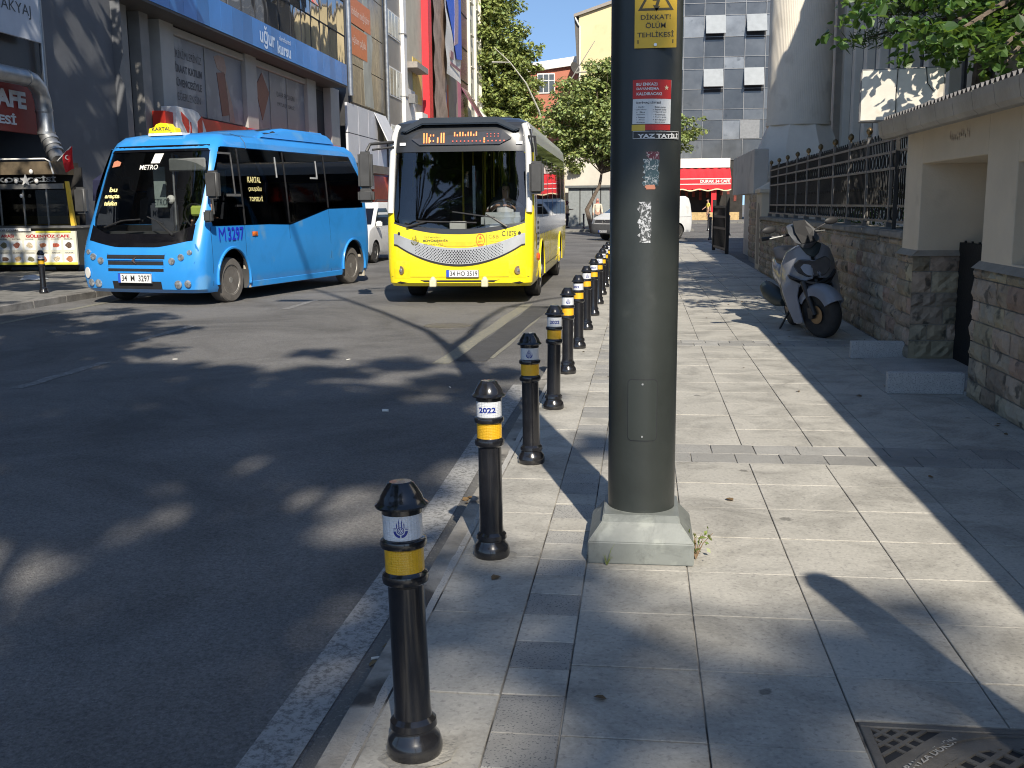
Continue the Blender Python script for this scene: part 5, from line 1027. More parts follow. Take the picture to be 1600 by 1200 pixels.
mb=MB(); S.mesh(mb); S.mesh(mb,ins=.05,flip=True,zmin=.5,mi=1); body=mb.build('body',[m_mb,m_dash_,m_dash_],mini,fix=False)
cut=[]
for y in (1.02,5.42):
    c=MB(); c.cyl((-2,y,.38),(-.62,y,.38),.47,n=36); cut.append(cutter(c,[m_mb,m_well])); c=MB(); c.cyl((.62,y,.38),(2,y,.38),.47,n=36); cut.append(cutter(c,[m_mb,m_well]))
WS=[(1.02,-.70,.70),(1.06,-.86,.86),(1.35,-.95,.95),(2.05,-.93,.93),(2.36,-.89,.89),(2.40,-.86,.86)]
c=MB(); poly=[(a,z) for z,a,b in WS]+[(b,z) for z,a,b in WS[::-1]]; c.prism(poly,-1,1.45,'xz'); cut.append(cutter(c,[m_mb]))
side=[(.48,1.27),(.60,1.75),(.98,2.42),(5.55,2.40),(5.95,2.0),(5.95,1.48),(4.45,1.46),(2.95,1.20),(.9,1.22),(.52,1.22)]
c=MB(); c.prism(side,-2,2,'yz'); cut.append(cutter(c,[m_mb]))
boolcut(body,cut)
mb=MB(); S.fpatch(mb,[(z,a-.012,b+.012) for z,a,b in WS],off=-.012,nu=20); mb.build('windscreen',m_gl2,mini,smooth=50)
mb=MB(); S.fband(mb,lambda x:.90+.10*min(1,max(0,(abs(x)-.35)/.55))**1.2,lambda x:1.10 if abs(x)<.6 else 1.10+.16*(abs(x)-.6)/.38,-.93,.93,off=.006); mb.build('windscreen_lower_panel',m_blackgl,mini,smooth=50); mb=MB(); S.fpatch(mb,[(2.36,-.90,.90),(2.46,-.86,.86)],off=.005)
mb.build('windscreen_upper_panel',m_blackgl,mini,smooth=50)
def sideglass(sg):
    mb=MB(); n=7; P=[]
    def top(y): return 2.42 if .98<=y<=5.55 else (1.75+(y-.6)*.67/.38 if y<.98 and y>=.6 else (1.27+(y-.48)*4 if y<.6 else 2.40-(y-5.55)))
    def bot(y): return 1.22 if y<2.95 else (1.20+(y-2.95)*.26/1.5 if y<4.45 else 1.46+.02*(y-4.45)/1.5)
    ys_=[.48,.54,.6,.7,.8,.9,.98,1.5,2.2,2.95,3.5,4.0,4.45,5.0,5.55,5.75,5.95]; vs=[]
    for y in ys_:
        a,b=bot(y)-.012,top(y)+.012
        for k in range(5): z=a+(b-a)*k/4; vs.append((sg*(S.side(z)+.004),y,z))
    mb.add(vs,[(5*i+k,5*i+5+k,5*i+6+k,5*i+1+k) for i in range(len(ys_)-1) for k in range(4)]); return mb
for sg in (1,-1): sideglass(sg).build('side_window',m_gl,mini,smooth=50)
def sbox(mb,sg,y0,y1,z0,z1,off0=.005,off1=.012): 
    for k in range(4):
        a=z0+(z1-z0)*k/4; b=z0+(z1-z0)*(k+1)/4; w0,w1=S.side(a),S.side(b)
        mb.add([(sg*(w0+off0),y0,a),(sg*(w0+off0),y1,a),(sg*(w1+off0),y1,b),(sg*(w1+off0),y0,b),(sg*(w0+off1),y0,a),(sg*(w0+off1),y1,a),(sg*(w1+off1),y1,b),(sg*(w1+off1),y0,b)],[(0,1,2,3),(4,5,6,7),(0,1,5,4),(1,2,6,5),(2,3,7,6),(3,0,4,7)])
mb=MB()
for y in (1.42,2.9,4.43): mb=MB(); sbox(mb,1,y,y+.035,1.22 if y<3 else 1.47,2.41); mb.build('window_divider',m_trim,mini)
mb=MB(); sbox(mb,1,.98,1.40,1.66,1.70,.006,.012); sbox(mb,1,1.22,1.25,1.67,2.33,.006,.012); sbox(mb,1,.86,1.25,2.31,2.34,.006,.012); mb.build('door_window_frame',M('grey_rubber',(.10,.10,.10),.6),mini)
mb=MB(); sbox(mb,1,2.62,2.65,1.98,2.32,.006,.014); sbox(mb,1,4.10,4.13,1.98,2.30,.006,.014); sbox(mb,1,3.85,4.12,1.98,2.01,.006,.014); mb.build('sliding_pane_frame',M('pale_sliding_frame',(.35,.36,.36),.4),mini)
mb=MB()
for s_,z,h in (('KARTAL',1.93,.085),('ÇAVUŞOĞLU',1.79,.085),('TOPSELVİ',1.65,.085)): put_text(mb,s_,(0,0,0),w=.44,h=h,bold=.03,face='+x',th=0)
V=mb.v; mb2=MB(); vi=0
def side_text(mb,s_,y,z,w,h,off=.014,bold=.03,sg=1):
    vs,fs=text_poly(s_,w,h,bold); mb.add([(sg*(S.side(z+b)+off),y+a*sg,z+b) for a,b in vs],fs)
mb=MB()
for s_,z in (('KARTAL',1.93),('ÇAVUŞOĞLU',1.78),('TOPSELVİ',1.63)): side_text(mb,s_,1.86,z,.42,.095)
mb.build('route_lettering',M('cream_yellow_vinyl',(.75,.66,.30),.5),mini)
mb=MB(); side_text(mb,'M',.72,1.08,.19,.21,bold=-.005); side_text(mb,'3297',1.12,1.08,.48,.21,bold=.015); mb.build('fleet_number',M('deep_blue_vinyl',(.02,.03,.50),.4),mini)
mb=MB(); S.spatch(mb,[(1.03,1.62,1.80),(1.10,1.62,1.80)],1,.012); mb.ball((S.side(1.06)+.01,1.70,1.065),(.02,.06,.04),10); mb.build('side_indicator',M('amber_lens',(.55,.13,.02),.25,coat=.5),mini)
mb=MB()   # panel seams
for y,z0,z1 in ((1.42,.62,1.21),(4.45,.3,1.45),(.42,.30,1.2),(2.9,.95,1.19)): sbox(mb,1,y,y+.008,z0,z1,-.004,.0015)
mb.build('panel_seam',M('seam_shadow_gap',(.01,.06,.14),.6),mini)
mb=MB()   # wheel arch lips
for y in (1.02,5.42):
    for sg in (1,-1):
        mb=MB(); pts=[(sg*(S.side(.6)+.004),y+.485*math.cos(R(a)),.38+.485*math.sin(R(a))) for a in range(-12,193,8)]; mb.tube(pts,.024,6); mb.build('wheel_arch_lip',m_mb,mini,smooth=60)
mb=MB(); mb.box(1.07,1.10,1.55,4.9,.20,.30); mb.build('side_skirt',m_mb,mini,bevel=.008)
mb=MB(); mb.box(.98,1.09,1.52,1.56,.2,.62); mb.box(.95,1.08,5.92,5.96,.12,.55); mb.build('mud_flap',M('muddy_white_flap',(.42,.38,.31),.8,var=.2,scale=18),mini)
# headlamp clusters, grille, badge
mb=MB()
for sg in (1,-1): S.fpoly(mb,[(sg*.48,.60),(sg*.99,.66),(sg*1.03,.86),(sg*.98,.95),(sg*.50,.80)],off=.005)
mb.build('lamp_recess',M('recess_shade_blue',(.025,.19,.50),.35,coat=.3),mini,smooth=60)  # flat patches; the shade of the lamp hollows is painted as darker body blue
for sg in (1,-1):
    hl=bpy.data.objects.new('headlight',None); link(hl,mini)
    for x,z,r in ((.64,.69,.050),(.79,.75,.048),(.91,.82,.038)):
        y=S.front(x,z); mb=MB(); mb.lathe([(r*1.1,0),(r*1.1,.014),(r*.98,.022),(0,.024)],n=20,M4=Matrix.Translation((sg*x,y,z))@Euler((R(90),0,sg*R(0 if x<.8 else 14))).to_matrix().to_4x4()); mb.build('lamp',m_lens,hl,smooth=40)
    for x,z,r in ((.72,.34,.055),(.87,.35,.05)):
        y=S.front(x,z); mb=MB(); mb.lathe([(r*1.15,0),(r*1.15,.012),(r*.95,.02),(0,.022)],n=18,M4=Matrix.Translation((sg*x,y,z))@Euler((R(90),0,0)).to_matrix().to_4x4()); mb.build('fog_lamp',m_lens,hl,smooth=40)
mb=MB(); x=-.93; y=S.front(x,.50); mb.lathe([(.085,0),(.085,.01),(0,.012)],n=20,M4=Matrix.Translation((x,y-.0,.50))@Euler((R(90),0,-R(28))).to_matrix().to_4x4()); mb.build('white_disc',m_fas,mini)
for z,h,wd in ((.755,.060,.52),(.66,.055,.50),(.555,.042,.50)):
    mb=MB(); S.fband(mb,lambda x:z-h/2,lambda x:z+h/2,-wd,wd,off=.006); mb.build('grille_slot',m_void,mini)
mb=MB(); S.fband(mb,lambda x:.705,lambda x:.722,-.5,.5,off=.02); mb.build('grille_bar',m_mb,mini)
mb=MB(); S.fband(mb,lambda x:.26,lambda x:.38,-.44,.44,off=.006); mb.build('bumper_intake',m_void,mini)
mb=MB(); S.fpoly(mb,[(-.055,.70),(.03,.76),(.0,.70),(.03,.64)],off=.03); mb.build('badge',M('chrome_badge',(.6,.45,.42),.25,.9),mini)
plate(mini,'34  M  3297',(.0,-.02,.43),w=.60,h=.15)
# mirrors
def mirror_mb(): 
    mb=MB(); mb.box(-.11,.11,-.07,.07,-.21,.21); return mb
mb=MB(); mb.tube([(1.03,.66,1.72),(1.16,.45,1.78)],.02,6); mb.tube([(1.03,.60,1.42),(1.2,.38,1.40),(1.2,.36,1.62)],.016,6); ma=mb.build('mirror_arm',m_mirr,mini)
o=mirror_mb().build('mirror',m_mirr,mini,bevel=.04,seg=3,smooth=40); o.location=(1.20,.40,1.83)
mb=MB(); mb.box(-.07,.07,-.05,.05,-.09,.09); o=mb.build('mirror',m_mirr,mini,bevel=.025,seg=2,smooth=40); o.location=(1.17,.27,1.36)
o=mirror_mb().build('mirror',m_mirr,mini,bevel=.04,seg=3,smooth=40); o.location=(-1.22,.42,1.62)
mb=MB(); sbox(mb,1,1.24,1.38,1.50,1.53,.01,.035); mb.build('door_handle',m_trim,mini)
# wipers
def wiper(p0,p1,p2): mb=MB(); mb.tube([p0,p1],.014,5); mb.tube([p1,p2],.010,5); return mb
mb=MB()
def fp(x,z,o): return (x,S.front(x,z,o),z)
mb.tube([fp(.62,1.08,.03),fp(.28,1.30,.03)],[.02,.012],6); mb.tube([fp(.42,1.25,.03),fp(.10,1.36,.03)],.010,5); mb.tube([fp(-.66,1.20,.025),fp(-.35,1.30,.025),fp(-.02,1.32,.025)],.012,5); mb.build('wiper',m_trim,mini)
# windscreen stickers
mb=MB(); S.ftext(mb,'METRO',(-.08,2.12),.33,.075,bold=.012,off=.01); S.fpoly(mb,[(-.06,2.18),(.10,2.18),(.14,2.33),(-.02,2.33)],off=.01); mb.build('windscreen_sticker',m_fas,mini)
mb=MB(); 
for s_,z,w_ in (('bu','1.78',.16),('araçta','1.67',.30),('telefon','1.57',.26)): S.ftext(mb,s_,(-.66,float(z)),w_,.075,bold=.04,off=.01)
mb.build('yellow_sticker',M('cream_yellow_vinyl',(.75,.66,.30),.5),mini); mb=MB(); S.fpoly(mb,[(-.80,2.13),(-.64,2.15),(-.63,2.21),(-.72,2.24),(-.79,2.22)],off=.01); mb.build('salmon_sticker',M('salmon_print',(.5,.2,.12),.6),mini)
# roof sign and roof pod
mb=MB(); S2=[(-.30,2.66),(.30,2.66),(.27,2.80),(.17,2.82),(.12,2.88),(-.02,2.895),(-.12,2.87),(-.16,2.82),(-.27,2.80)]
mb.prism(S2,1.02,1.20,'xz'); rs=mb.build('roof_sign',M('yellow_sign_plastic',(.85,.68,.02),.4),mini,bevel=.012,label='yellow KARTAL TOPSELVİ roof sign'); rs.location=(-.12,.08,.28); rs.scale=(.88,1,.88)
mb=MB(); put_text(mb,'KARTAL',(0,1.02,2.785),w=.40,h=.062,bold=.02,th=.004); put_text(mb,'TOPSELVİ',(0,1.02,2.705),w=.44,h=.058,bold=.02,th=.004); mb.build('lettering',M('dark_print',(.05,.05,.06),.5),rs)
mb=MB(); mb.box(-.30,.32,1.0,1.22,2.62,2.66); mb.build('roof_sign_base',m_fas,mini)
mb=MB(); 
def podring(z,y0,y1,w): return [(-w,y0,z),(w,y0,z),(w,y1,z),(-w,y1,z)]
rs_=[podring(2.60,2.3,5.5,.80),podring(2.76,2.75,5.35,.76),podring(2.86,3.6,5.2,.70)]; mb.add([p for r in rs_ for p in r],[(i*4+k,i*4+(k+1)%4,(i+1)*4+(k+1)%4,(i+1)*4+k) for i in range(2) for k in range(4)]+[(3,2,1,0),(8,9,10,11)]); mb.build('roof_air_unit',m_mb,mini,bevel=.06,seg=3,smooth=40)
mb=MB(); mb.add([(.60,2.72,2.785),(.60,3.25,2.845),(.765,3.25,2.735),(.765,2.85,2.715)],[(0,1,2,3)]); mb.build('air_unit_grille',m_trim,mini,fix=False)
mb=MB()
for y in (1.75,): 
    pts=[(x,y,2.668-.0*abs(x)) for x in (-.7,0,.7)]; mb.tube([(.72,y,2.665),(.90,y,2.615),(.975,y,2.525),(1.0,y,2.42)],.008,5)
mb.build('roof_seam',M('seam_shadow_gap',(.01,.06,.14),.6),mini)
for x,y,st in ((1.05,1.02,0),(1.05,5.42,0)): wheel(mini,x,y,.355,.21,1,'alloy',m_tyred).scale=(1,1.09,1)
for x,y in ((-1.05,1.02),(-1.05,5.42)): wheel(mini,x,y,.37,.21,-1,'alloy')
# cabin
mb=MB(); mb.box(-.95,.95,.45,.85,.95,1.13); mb.build('dashboard',m_dash_,mini,bevel=.04,seg=2)
def seat(parent,x,y,z0=.75,col=m_seat):
    mb=MB(); mb.box(x-.24,x+.24,y,y+.48,z0,z0+.14); mb.box(x-.24,x+.24,y+.42,y+.56,z0+.1,z0+.82); mb.box(x-.12,x+.12,y+.44,y+.54,z0+.82,z0+1.02); return mb.build('seat',col,parent,bevel=.03,seg=2)
for x,y in ((.52,1.1),(-.5,1.1),(.6,2.3),(-.6,2.3),(.6,3.2),(-.6,3.2),(.6,4.2),(-.6,4.2)): seat(mini,x,y)
mb=MB()
for k in range(24): pass
pts=[(.52+.2*math.cos(2*PI*k/20),.95-.05*math.sin(2*PI*k/20),1.36+.19*math.sin(2*PI*k/20)) for k in range(21)]; mb.tube(pts,.016,6,cap=False); mb.build('steering_wheel',m_trim,mini)
mb=MB(); mb.box(.22,.88,.72,.76,2.05,2.25); mb.build('sun_visor',M('grey_visor',(.14,.145,.14),.7),mini,bevel=.02)
mb=MB(); mb.ball((.30,.62,1.62),(.07,.06,.07),12); mb.build('dashboard_ball',m_fas,mini); mb=MB(); mb.ball((.285,.565,1.615),(.028,.012,.028),10); mb.build('ball_pupil',m_wk,mini); mb=MB(); mb.box(.62,.85,.62,.70,1.36,1.52); mb.build('yellow_cloth',M('lime_cloth',(.45,.55,.10),.8),mini,bevel=.03)
mb=MB(); mb.box(-.47,-.25,1.3,1.33,1.5,2.15); mb.box(.1,.32,2.2,2.22,1.7,2.1); mb.build('interior_notice',M('dim_grey_panel',(.28,.33,.31),.6),mini); mb=MB(); mb.tube([(-.02,1.2,.9),(-.02,1.2,2.35)],.02,6); mb.build('grab_pole',m_mul,mini)
# ---------------------------------------------------------------- yellow bus
m_yb2=M('bright_yellow_paint',(.86,.69,.015),.26,stain=(.82,1.3,.5),var=.04,scale=.8,coat=.5,rvar=.06); m_wp=M('silver_white_paint',(.62,.62,.61),.3,var=.05,coat=.4); m_bkp=M('charcoal_bus_paint',(.028,.030,.034),.3,var=.15,scale=1,coat=.5)
bus=thing('city_bus','yellow and black city bus facing the camera in the right lane','bus',(-2.98,16.78,ROAD),R(1.0))
B=Shell([(.30,.10,9.62,1.17),(.36,.02,9.66,1.20),(.6,.0,9.7,1.22),(1.2,.03,9.7,1.225),(1.6,.10,9.7,1.225),(2.2,.22,9.66,1.21),(2.47,.275,9.62,1.20),(2.62,.30,9.6,1.19),(2.85,.36,9.5,1.165),(2.97,.46,9.35,1.10),(3.04,.66,9.1,.95),(3.07,.95,8.8,.78)],D=.28,n=4.2)
mb=MB(); B.mesh(mb); B.mesh(mb,ins=.05,flip=True,zmin=.55,mi=1); body=mb.build('body',[m_yb2,m_dash_,m_well,m_bkp,m_wp],bus,fix=False)
cut=[]
for y in (1.85,7.25):
    for sg in (-1,1): c=MB(); c.cyl((sg*.75,y,.46),(sg*2,y,.46),.54,n=36); cut.append(cutter(c,[m_well]))
def wlow(x): return 1.34-.12*(1-(x/1.1)**2)
xsb=[-1.08+2.16*k/12 for k in range(13)]; poly=[(x,wlow(x)) for x in xsb]+[(1.10,1.6),(1.085,2.45),(1.0,2.52),(-1.0,2.52),(-1.085,2.45),(-1.10,1.6)]
c=MB(); c.prism(poly,-1,.78,'xz'); cut.append(cutter(c,[m_bkp]))
c=MB(); c.prism([(.75,1.5),(.75,2.45),(9.1,2.45),(9.1,1.42),(1.2,1.42)],-2,2,'yz'); cut.append(cutter(c,[m_bkp]))
boolcut(body,cut)
for p_ in body.data.polygons:
    if p_.material_index==0 and p_.center.z>2.48: p_.material_index=3 if (p_.center.z>2.96 or p_.center.y<.52) else 4
mb=MB(); rows=[]
for k in range(13):
    z=1.2+1.34*k/12; 
    zz0=z
    x=1.105 if z>1.36 else 1.08*math.sqrt(max(0.02,(z-1.2)/.14))
    rows.append((z,-min(x,1.105),min(x,1.105)))
B.fpatch(mb,rows,off=-.012,nu=20); mb.build('windscreen',m_gl2,bus,smooth=50)
# side glass and black/white/yellow bands on the visible side
mb=MB(); 
for sg in (1,-1): B.spatch(mb,[(z,.74,9.12) for z in (1.40,1.6,2.0,2.3,2.47)],sg,.004)
mb.build('side_window',glass('bus_side_glass',(.28,.29,.3)),bus,smooth=50)
def bband(mb,sg,y0,y1,z0,z1,off=.006,n=5): B.spatch(mb,[(z0+(z1-z0)*k/n,y0,y1) for k in range(n+1)],sg,off)
mb=MB()
for sg in (1,-1):
    for y in (.72,1.95,3.3,4.65,6.0,7.35,8.6): mb=MB(); bband(mb,sg,y,y+.09,1.40,2.47,.007); mb.build('window_divider',m_bkp,bus)
mb=MB()
for sg in (1,-1): bband(mb,sg,.62,9.4,2.66,2.90,.006); bband(mb,sg,.5,.74,1.15,2.9,.0062)
mb.build('silver_roof_band',m_wp,bus,smooth=50)
mb=MB()
for sg in (1,-1): bband(mb,sg,.74,9.2,2.47,2.66,.0055)
mb.build('upper_glass_band',m_blackgl,bus,smooth=50)
mb=MB()
for sg in (1,-1): bband(mb,sg,.85,9.3,1.12,1.40,.006)
mb.build('blue_grey_waist_band',M('blue_grey_reflective',(.16,.19,.26),.12,.3,var=.3,scale=.8),bus,smooth=50)
mb=MB(); 
for k in range(5): bband(mb,1,.78,1.12,.94+k*.09,.985+k*.09,.009,1)
mb.build('side_louvre',m_trim,bus); mb=MB(); bband(mb,1,.70,1.22,.88,1.42,.0075,2); mb.build('white_service_panel',m_wp,bus); mb=MB(); mb.ball((1.235,.98,.74),(.03,.07,.07),10); mb.build('side_indicator',M('red_amber_lens',(.6,.08,.03),.3),bus)
# front graphics
mb=MB(); B.fband(mb,lambda x:1.185-.0*x+.17*(abs(x)/1.06)**2.2-.03,lambda x:wlow(x)+.02,-1.09,1.09,off=.005,nv=4); mb.build('black_lower_mask',m_bkp,bus,smooth=50)
mb=MB(); B.fpatch(mb,[(2.49,-1.10,1.10),(2.60,-1.12,1.12),(2.72,-1.13,1.13),(2.82,-1.13,1.13),(2.92,-1.10,1.10),(2.99,-1.02,1.02),(3.035,-.90,.90),(3.06,-.8,.8)],off=.006,nu=24); 
mb.build('black_head_panel',m_bkp,bus,smooth=50)
mb=MB(); mb.box(-.80,.80,.9,8.9,3.05,3.085); mb.build('roof_cover',m_bkp,bus,bevel=.03,seg=2)
mb=MB(); S3=[(-1.0,2.84),(-.74,2.98),(-.62,3.04),(.62,3.04),(.74,2.98),(1.0,2.84),(.9,2.80),(.62,2.93),(-.62,2.93),(-.9,2.80)]
mb.prism([(x,z) for x,z in S3],.30,.80,'xz'); mb.build('head_visor',m_bkp,bus,bevel=.02,seg=2)
db=[(-.66,2.60),(.66,2.60),(.86,2.70),(.70,2.83),(-.66,2.83),(-.80,2.70)]
mb=MB(); B.fpoly(mb,db,off=.035); ds=mb.build('destination_display',M('display_smoked_glass',(.05,.05,.055),.15,coat=.4),bus)
m_led=M('amber_led',(1,.25,.06),.5,emis=.75); m_led2=M('dim_red_led',(.5,.06,.03),.5,emis=.2)
mb=MB(); m2=MB()
def led(mb,x,z,w=.012,h=.012): mb.add([(x,B.front(x,z,.04),z),(x+w,B.front(x+w,z,.04),z),(x+w,B.front(x+w,z+h,.04),z+h),(x,B.front(x,z+h,.04),z+h)],[(0,1,2,3)])
for x,hs in ((-.60,1),(-.555,1),(-.51,.6),(-.37,.55),(-.31,1),(-.27,1)): led(mb,x,2.63,.022,.165*hs)
for x in (-.49,-.44): led(mb,x,2.74,.02,.03); led(mb,x,2.65,.02,.03)
for k in range(9): led(mb,-.09+k*.045,2.735,.02,.07 if k%3!=1 else .035)
led(mb,.40,2.63,.022,.08)
for k in range(14): led(m2,-.12+k*.065,2.645,.022,.022)
for k in range(8): led(m2,.45+k%4*.06,2.72+.04*(k//4),.016,.016)
mb.build('amber_lettering',m_led,ds); m2.build('dim_lettering',m_led2,ds)
mb=MB()
for x in (-1.0,.93): S_=[(x,2.60),(x+.10,2.60),(x+.10,2.645),(x,2.645)]; B.fpoly(mb,S_,off=.03)
mb.build('marker_lamp',M('white_marker_lens',(.75,.75,.72),.3,emis=.3),bus)
mb=MB() # corner posts, silver above and yellow below
for sg in (1,-1):
    pts=[]
    for k in range(9): z=1.50+1.42*k/8; x=B.side(z)-.075; pts.append((sg*x,B.front(x,z,.0)-.012,z))
    mb=MB(); mb.tube(pts,[.055]*9,8); mb.build('corner_post',m_wp,bus,smooth=60)
def smile(x,a,b): return a+(b-a)*min(1,(abs(x)/1.05))**2.0
mb=MB(); B.fband(mb,lambda x:smile(x,.66,1.0),lambda x:smile(x,.93,1.17),-1.09,1.09,off=.010,nu=40,nv=4); gr=mb.build('silver_mesh_grille',M('silver_perforated_panel',(.50,.50,.49),.35,.5,var=.08),bus,smooth=50)
mb=MB()
for j in range(8):
    for i in range(33):
        x=-.72+.045*i+(.0225 if j%2 else 0); z0,z1=smile(x,.66,1.0),smile(x,.93,1.17); z=z0+.03+(z1-z0-.05)*j/8
        if abs(x)>.72: continue
        r=.015*(1-.5*abs(x)/.75); pts=[(x+r*math.cos(PI*k/3),B.front(x,z,.0125),z+r*math.sin(PI*k/3)) for k in range(6)]; mb.add(pts,[(0,1,2,3,4,5)])
mb.build('perforations',m_void,gr,fix=False)
mb=MB(); B.fband(mb,lambda x:smile(x,.635,.975),lambda x:smile(x,.668,.995),-1.09,1.09,off=.013,nu=40,nv=1); mb.build('grille_shadow_gap',m_void,bus)
mb=MB(); B.fpoly(mb,[(-.34,1.04),(.34,1.04),(.30,.985),(.2,.955),(-.2,.955),(-.30,.985)],off=.0125); mb.build('grab_recess',M('ochre_recess',(.75,.50,.02),.4),bus)
m_gp2=M('dark_olive_print',(.10,.095,.03),.5); mb=MB(); B.ftext(mb,'İSTANBUL',(-.42,1.115),.30,.035,bold=.0,off=.0125); B.ftext(mb,'BÜYÜKŞEHİR',(-.38,1.055),.42,.055,bold=.03,off=.0125); B.ftext(mb,'BELEDİYESİ',(-.42,.998),.32,.036,bold=.0,off=.0125)
for p in crest_polys(.115): B.fpoly(mb,[(x-.73,z+1.065) for x,z in p],off=.0125)
B.ftext(mb,'C.1075',(.83,1.165),.23,.085,bold=.012,off=.0125); B.fpoly(mb,[(.46,.95),(.465,.95),(.465,1.16),(.46,1.16)],off=.0125)
mb.build('operator_lettering',m_gp2,bus)
mb=MB(); B.ftext(mb,'C&B',(.58,1.12),.17,.06,bold=-.005,off=.0125); B.ftext(mb,'ÖZEL HALK',(.60,1.045),.2,.026,bold=0,off=.0125); B.ftext(mb,'OTOBÜSÜ',(.60,1.005),.18,.026,bold=0,off=.0125); mb.build('company_lettering',M('ochre_print',(.42,.30,.03),.5),bus)
mb=MB(); o_=[(.36+.075*math.cos(R(a)),1.06+.105*math.sin(R(a))) for a in range(0,360,20)]; i_=[(.36+.062*math.cos(R(a)),1.06+.092*math.sin(R(a))) for a in range(0,360,20)]
for k in range(18): B.fpoly(mb,[o_[k],o_[(k+1)%18],i_[(k+1)%18],i_[k]],off=.0125)
B.ftext(mb,'İETT',(.36,1.04),.085,.04,bold=.03,off=.0125); B.fpoly(mb,[(.33,1.08),(.39,1.08),(.36,1.14)],off=.0125); B.fpoly(mb,[(.32,.985),(.40,.985),(.38,1.0),(.34,1.0)],off=.0125); mb.build('transit_emblem',M('orange_red_print',(.72,.16,.02),.5),bus)
mb=MB()
for x in (-1.0,1.0): 
    pts=[(x+.025*math.cos(R(a)),1.17+.03*math.sin(R(a))) for a in range(0,360,45)]; B.fpoly(mb,pts,off=.0125)
mb.build('lock_hole',m_void,bus)
for sg in (-1,1):
    x=sg*.975; z=.57; y=B.front(x,z); mb=MB(); mb.lathe([(.07,0),(.07,.012),(0,.016)],n=18,M4=Matrix.Translation((x,y,z))@Euler((R(90),0,sg*R(35))).to_matrix().to_4x4()); h=mb.build('headlight',M('smoky_lamp_lens',(.30,.22,.14),.15,.3,coat=.6),bus,smooth=30)
    mb=MB(); mb.ball((x,y-.02,z),(.03,.012,.03),10); mb.build('bulb',m_lens,h); mb=MB(); B.fpoly(mb,[(sg*.86,.36),(sg*1.0,.385),(sg*1.06,.36),(sg*.98,.34)],off=.006); mb.build('lower_recess',m_trim,bus)
    mb=MB(); B.fband(mb,lambda x:.44,lambda x:.73,sg*.82,sg*1.10,off=.004); mb.build('lamp_surround',M('deeper_yellow_paint',(.80,.60,.012),.3,coat=.4),bus)
mb=MB(); B.fpoly(mb,[(-.60,.405),(.60,.405),(.68,.42),(.60,.395),(.58,.375),(-.58,.375),(-.66,.41)],off=.006); mb.build('bumper_slot',m_void,bus)
for x in (-.43,.43): mb=MB(); mb.box(x-.055,x+.055,-.09,.02,.30,.42); mb.ball((x,-.04,.42),.05,10); mb.build('tow_eye_cover',M('pale_yellow_plastic',(.60,.57,.40),.5),bus,bevel=.015)
plate(bus,'34 HO 3519',(.06,-.005,.515),w=.54,h=.125)
mb=MB()
for y in (1.0,2.6,4.1,5.6,8.2): bband(mb,1,y,y+.012,.35,1.12,.003,3)
mb.build('panel_seam',m_trim,bus); mb=MB(); B.spatch(mb,[(.50,2.5,6.6),(.512,2.5,6.6)],1,.003); mb.build('skirt_seam',m_trim,bus)
mb=MB(); B.fband(mb,lambda x:.455,lambda x:.463,-1.15,1.15,off=.004,nv=1); mb.build('bumper_seam',m_trim,bus)
# wipers on the bus
def fpb(x,z,o): return (x,B.front(x,z,o),z)
mb=MB(); mb.tube([fpb(.80,1.27,.04),fpb(.46,1.48,.04)],[.024,.014],6); mb.tube([fpb(.60,1.42,.045),fpb(-.10,1.52,.045)],.012,5); mb.tube([fpb(-.86,1.28,.04),fpb(-.55,1.36,.04)],[.024,.014],6); mb.tube([fpb(-.70,1.37,.045),fpb(.30,1.34,.045)],.012,5); mb.build('wiper',m_trim,bus)
# mirrors on curved arms
def bmirror(c,w,h): 
    mb=MB(); mb.box(c[0]-w/2,c[0]+w/2,c[1]-.07,c[1]+.07,c[2]-h/2,c[2]+h/2); return mb.build('mirror',m_mirr,bus,bevel=.045,seg=3,smooth=40)
mb=MB(); mb.tube([(-1.10,.3,2.66),(-1.45,.10,2.62),(-1.50,.05,2.5)],.028,6); mb.tube([(-1.10,.3,2.58),(-1.42,.12,2.53)],.02,6); mb.tube([(-1.5,.05,2.5),(-1.5,.05,1.75)],.022,6); mb.build('mirror_arm',m_trim,bus)
bmirror((-1.52,.02,2.20),.24,.60); bmirror((-1.52,.02,1.79),.27,.22)
mb=MB(); mb.tube([(1.13,.35,2.72),(1.25,.15,2.70),(1.28,.10,2.4)],.022,6); mb.build('mirror_arm',m_trim,bus); bmirror((1.28,.05,2.05),.24,.52)
for sg in (1,-1):
    wheel(bus,sg*1.19,1.85,.46,.27,sg,'truck',m_tyre); wheel(bus,sg*1.19,7.25,.46,.27,sg,'truck',m_tyre)
mb=MB(); 
for y in (1.85,7.25):
    mb=MB(); pts=[(1.232,y+.55*math.cos(R(a)),.46+.55*math.sin(R(a))) for a in range(-10,191,8)]; mb.tube(pts,.012,6); mb.build('wheel_arch_lip',m_yb2,bus,smooth=60)
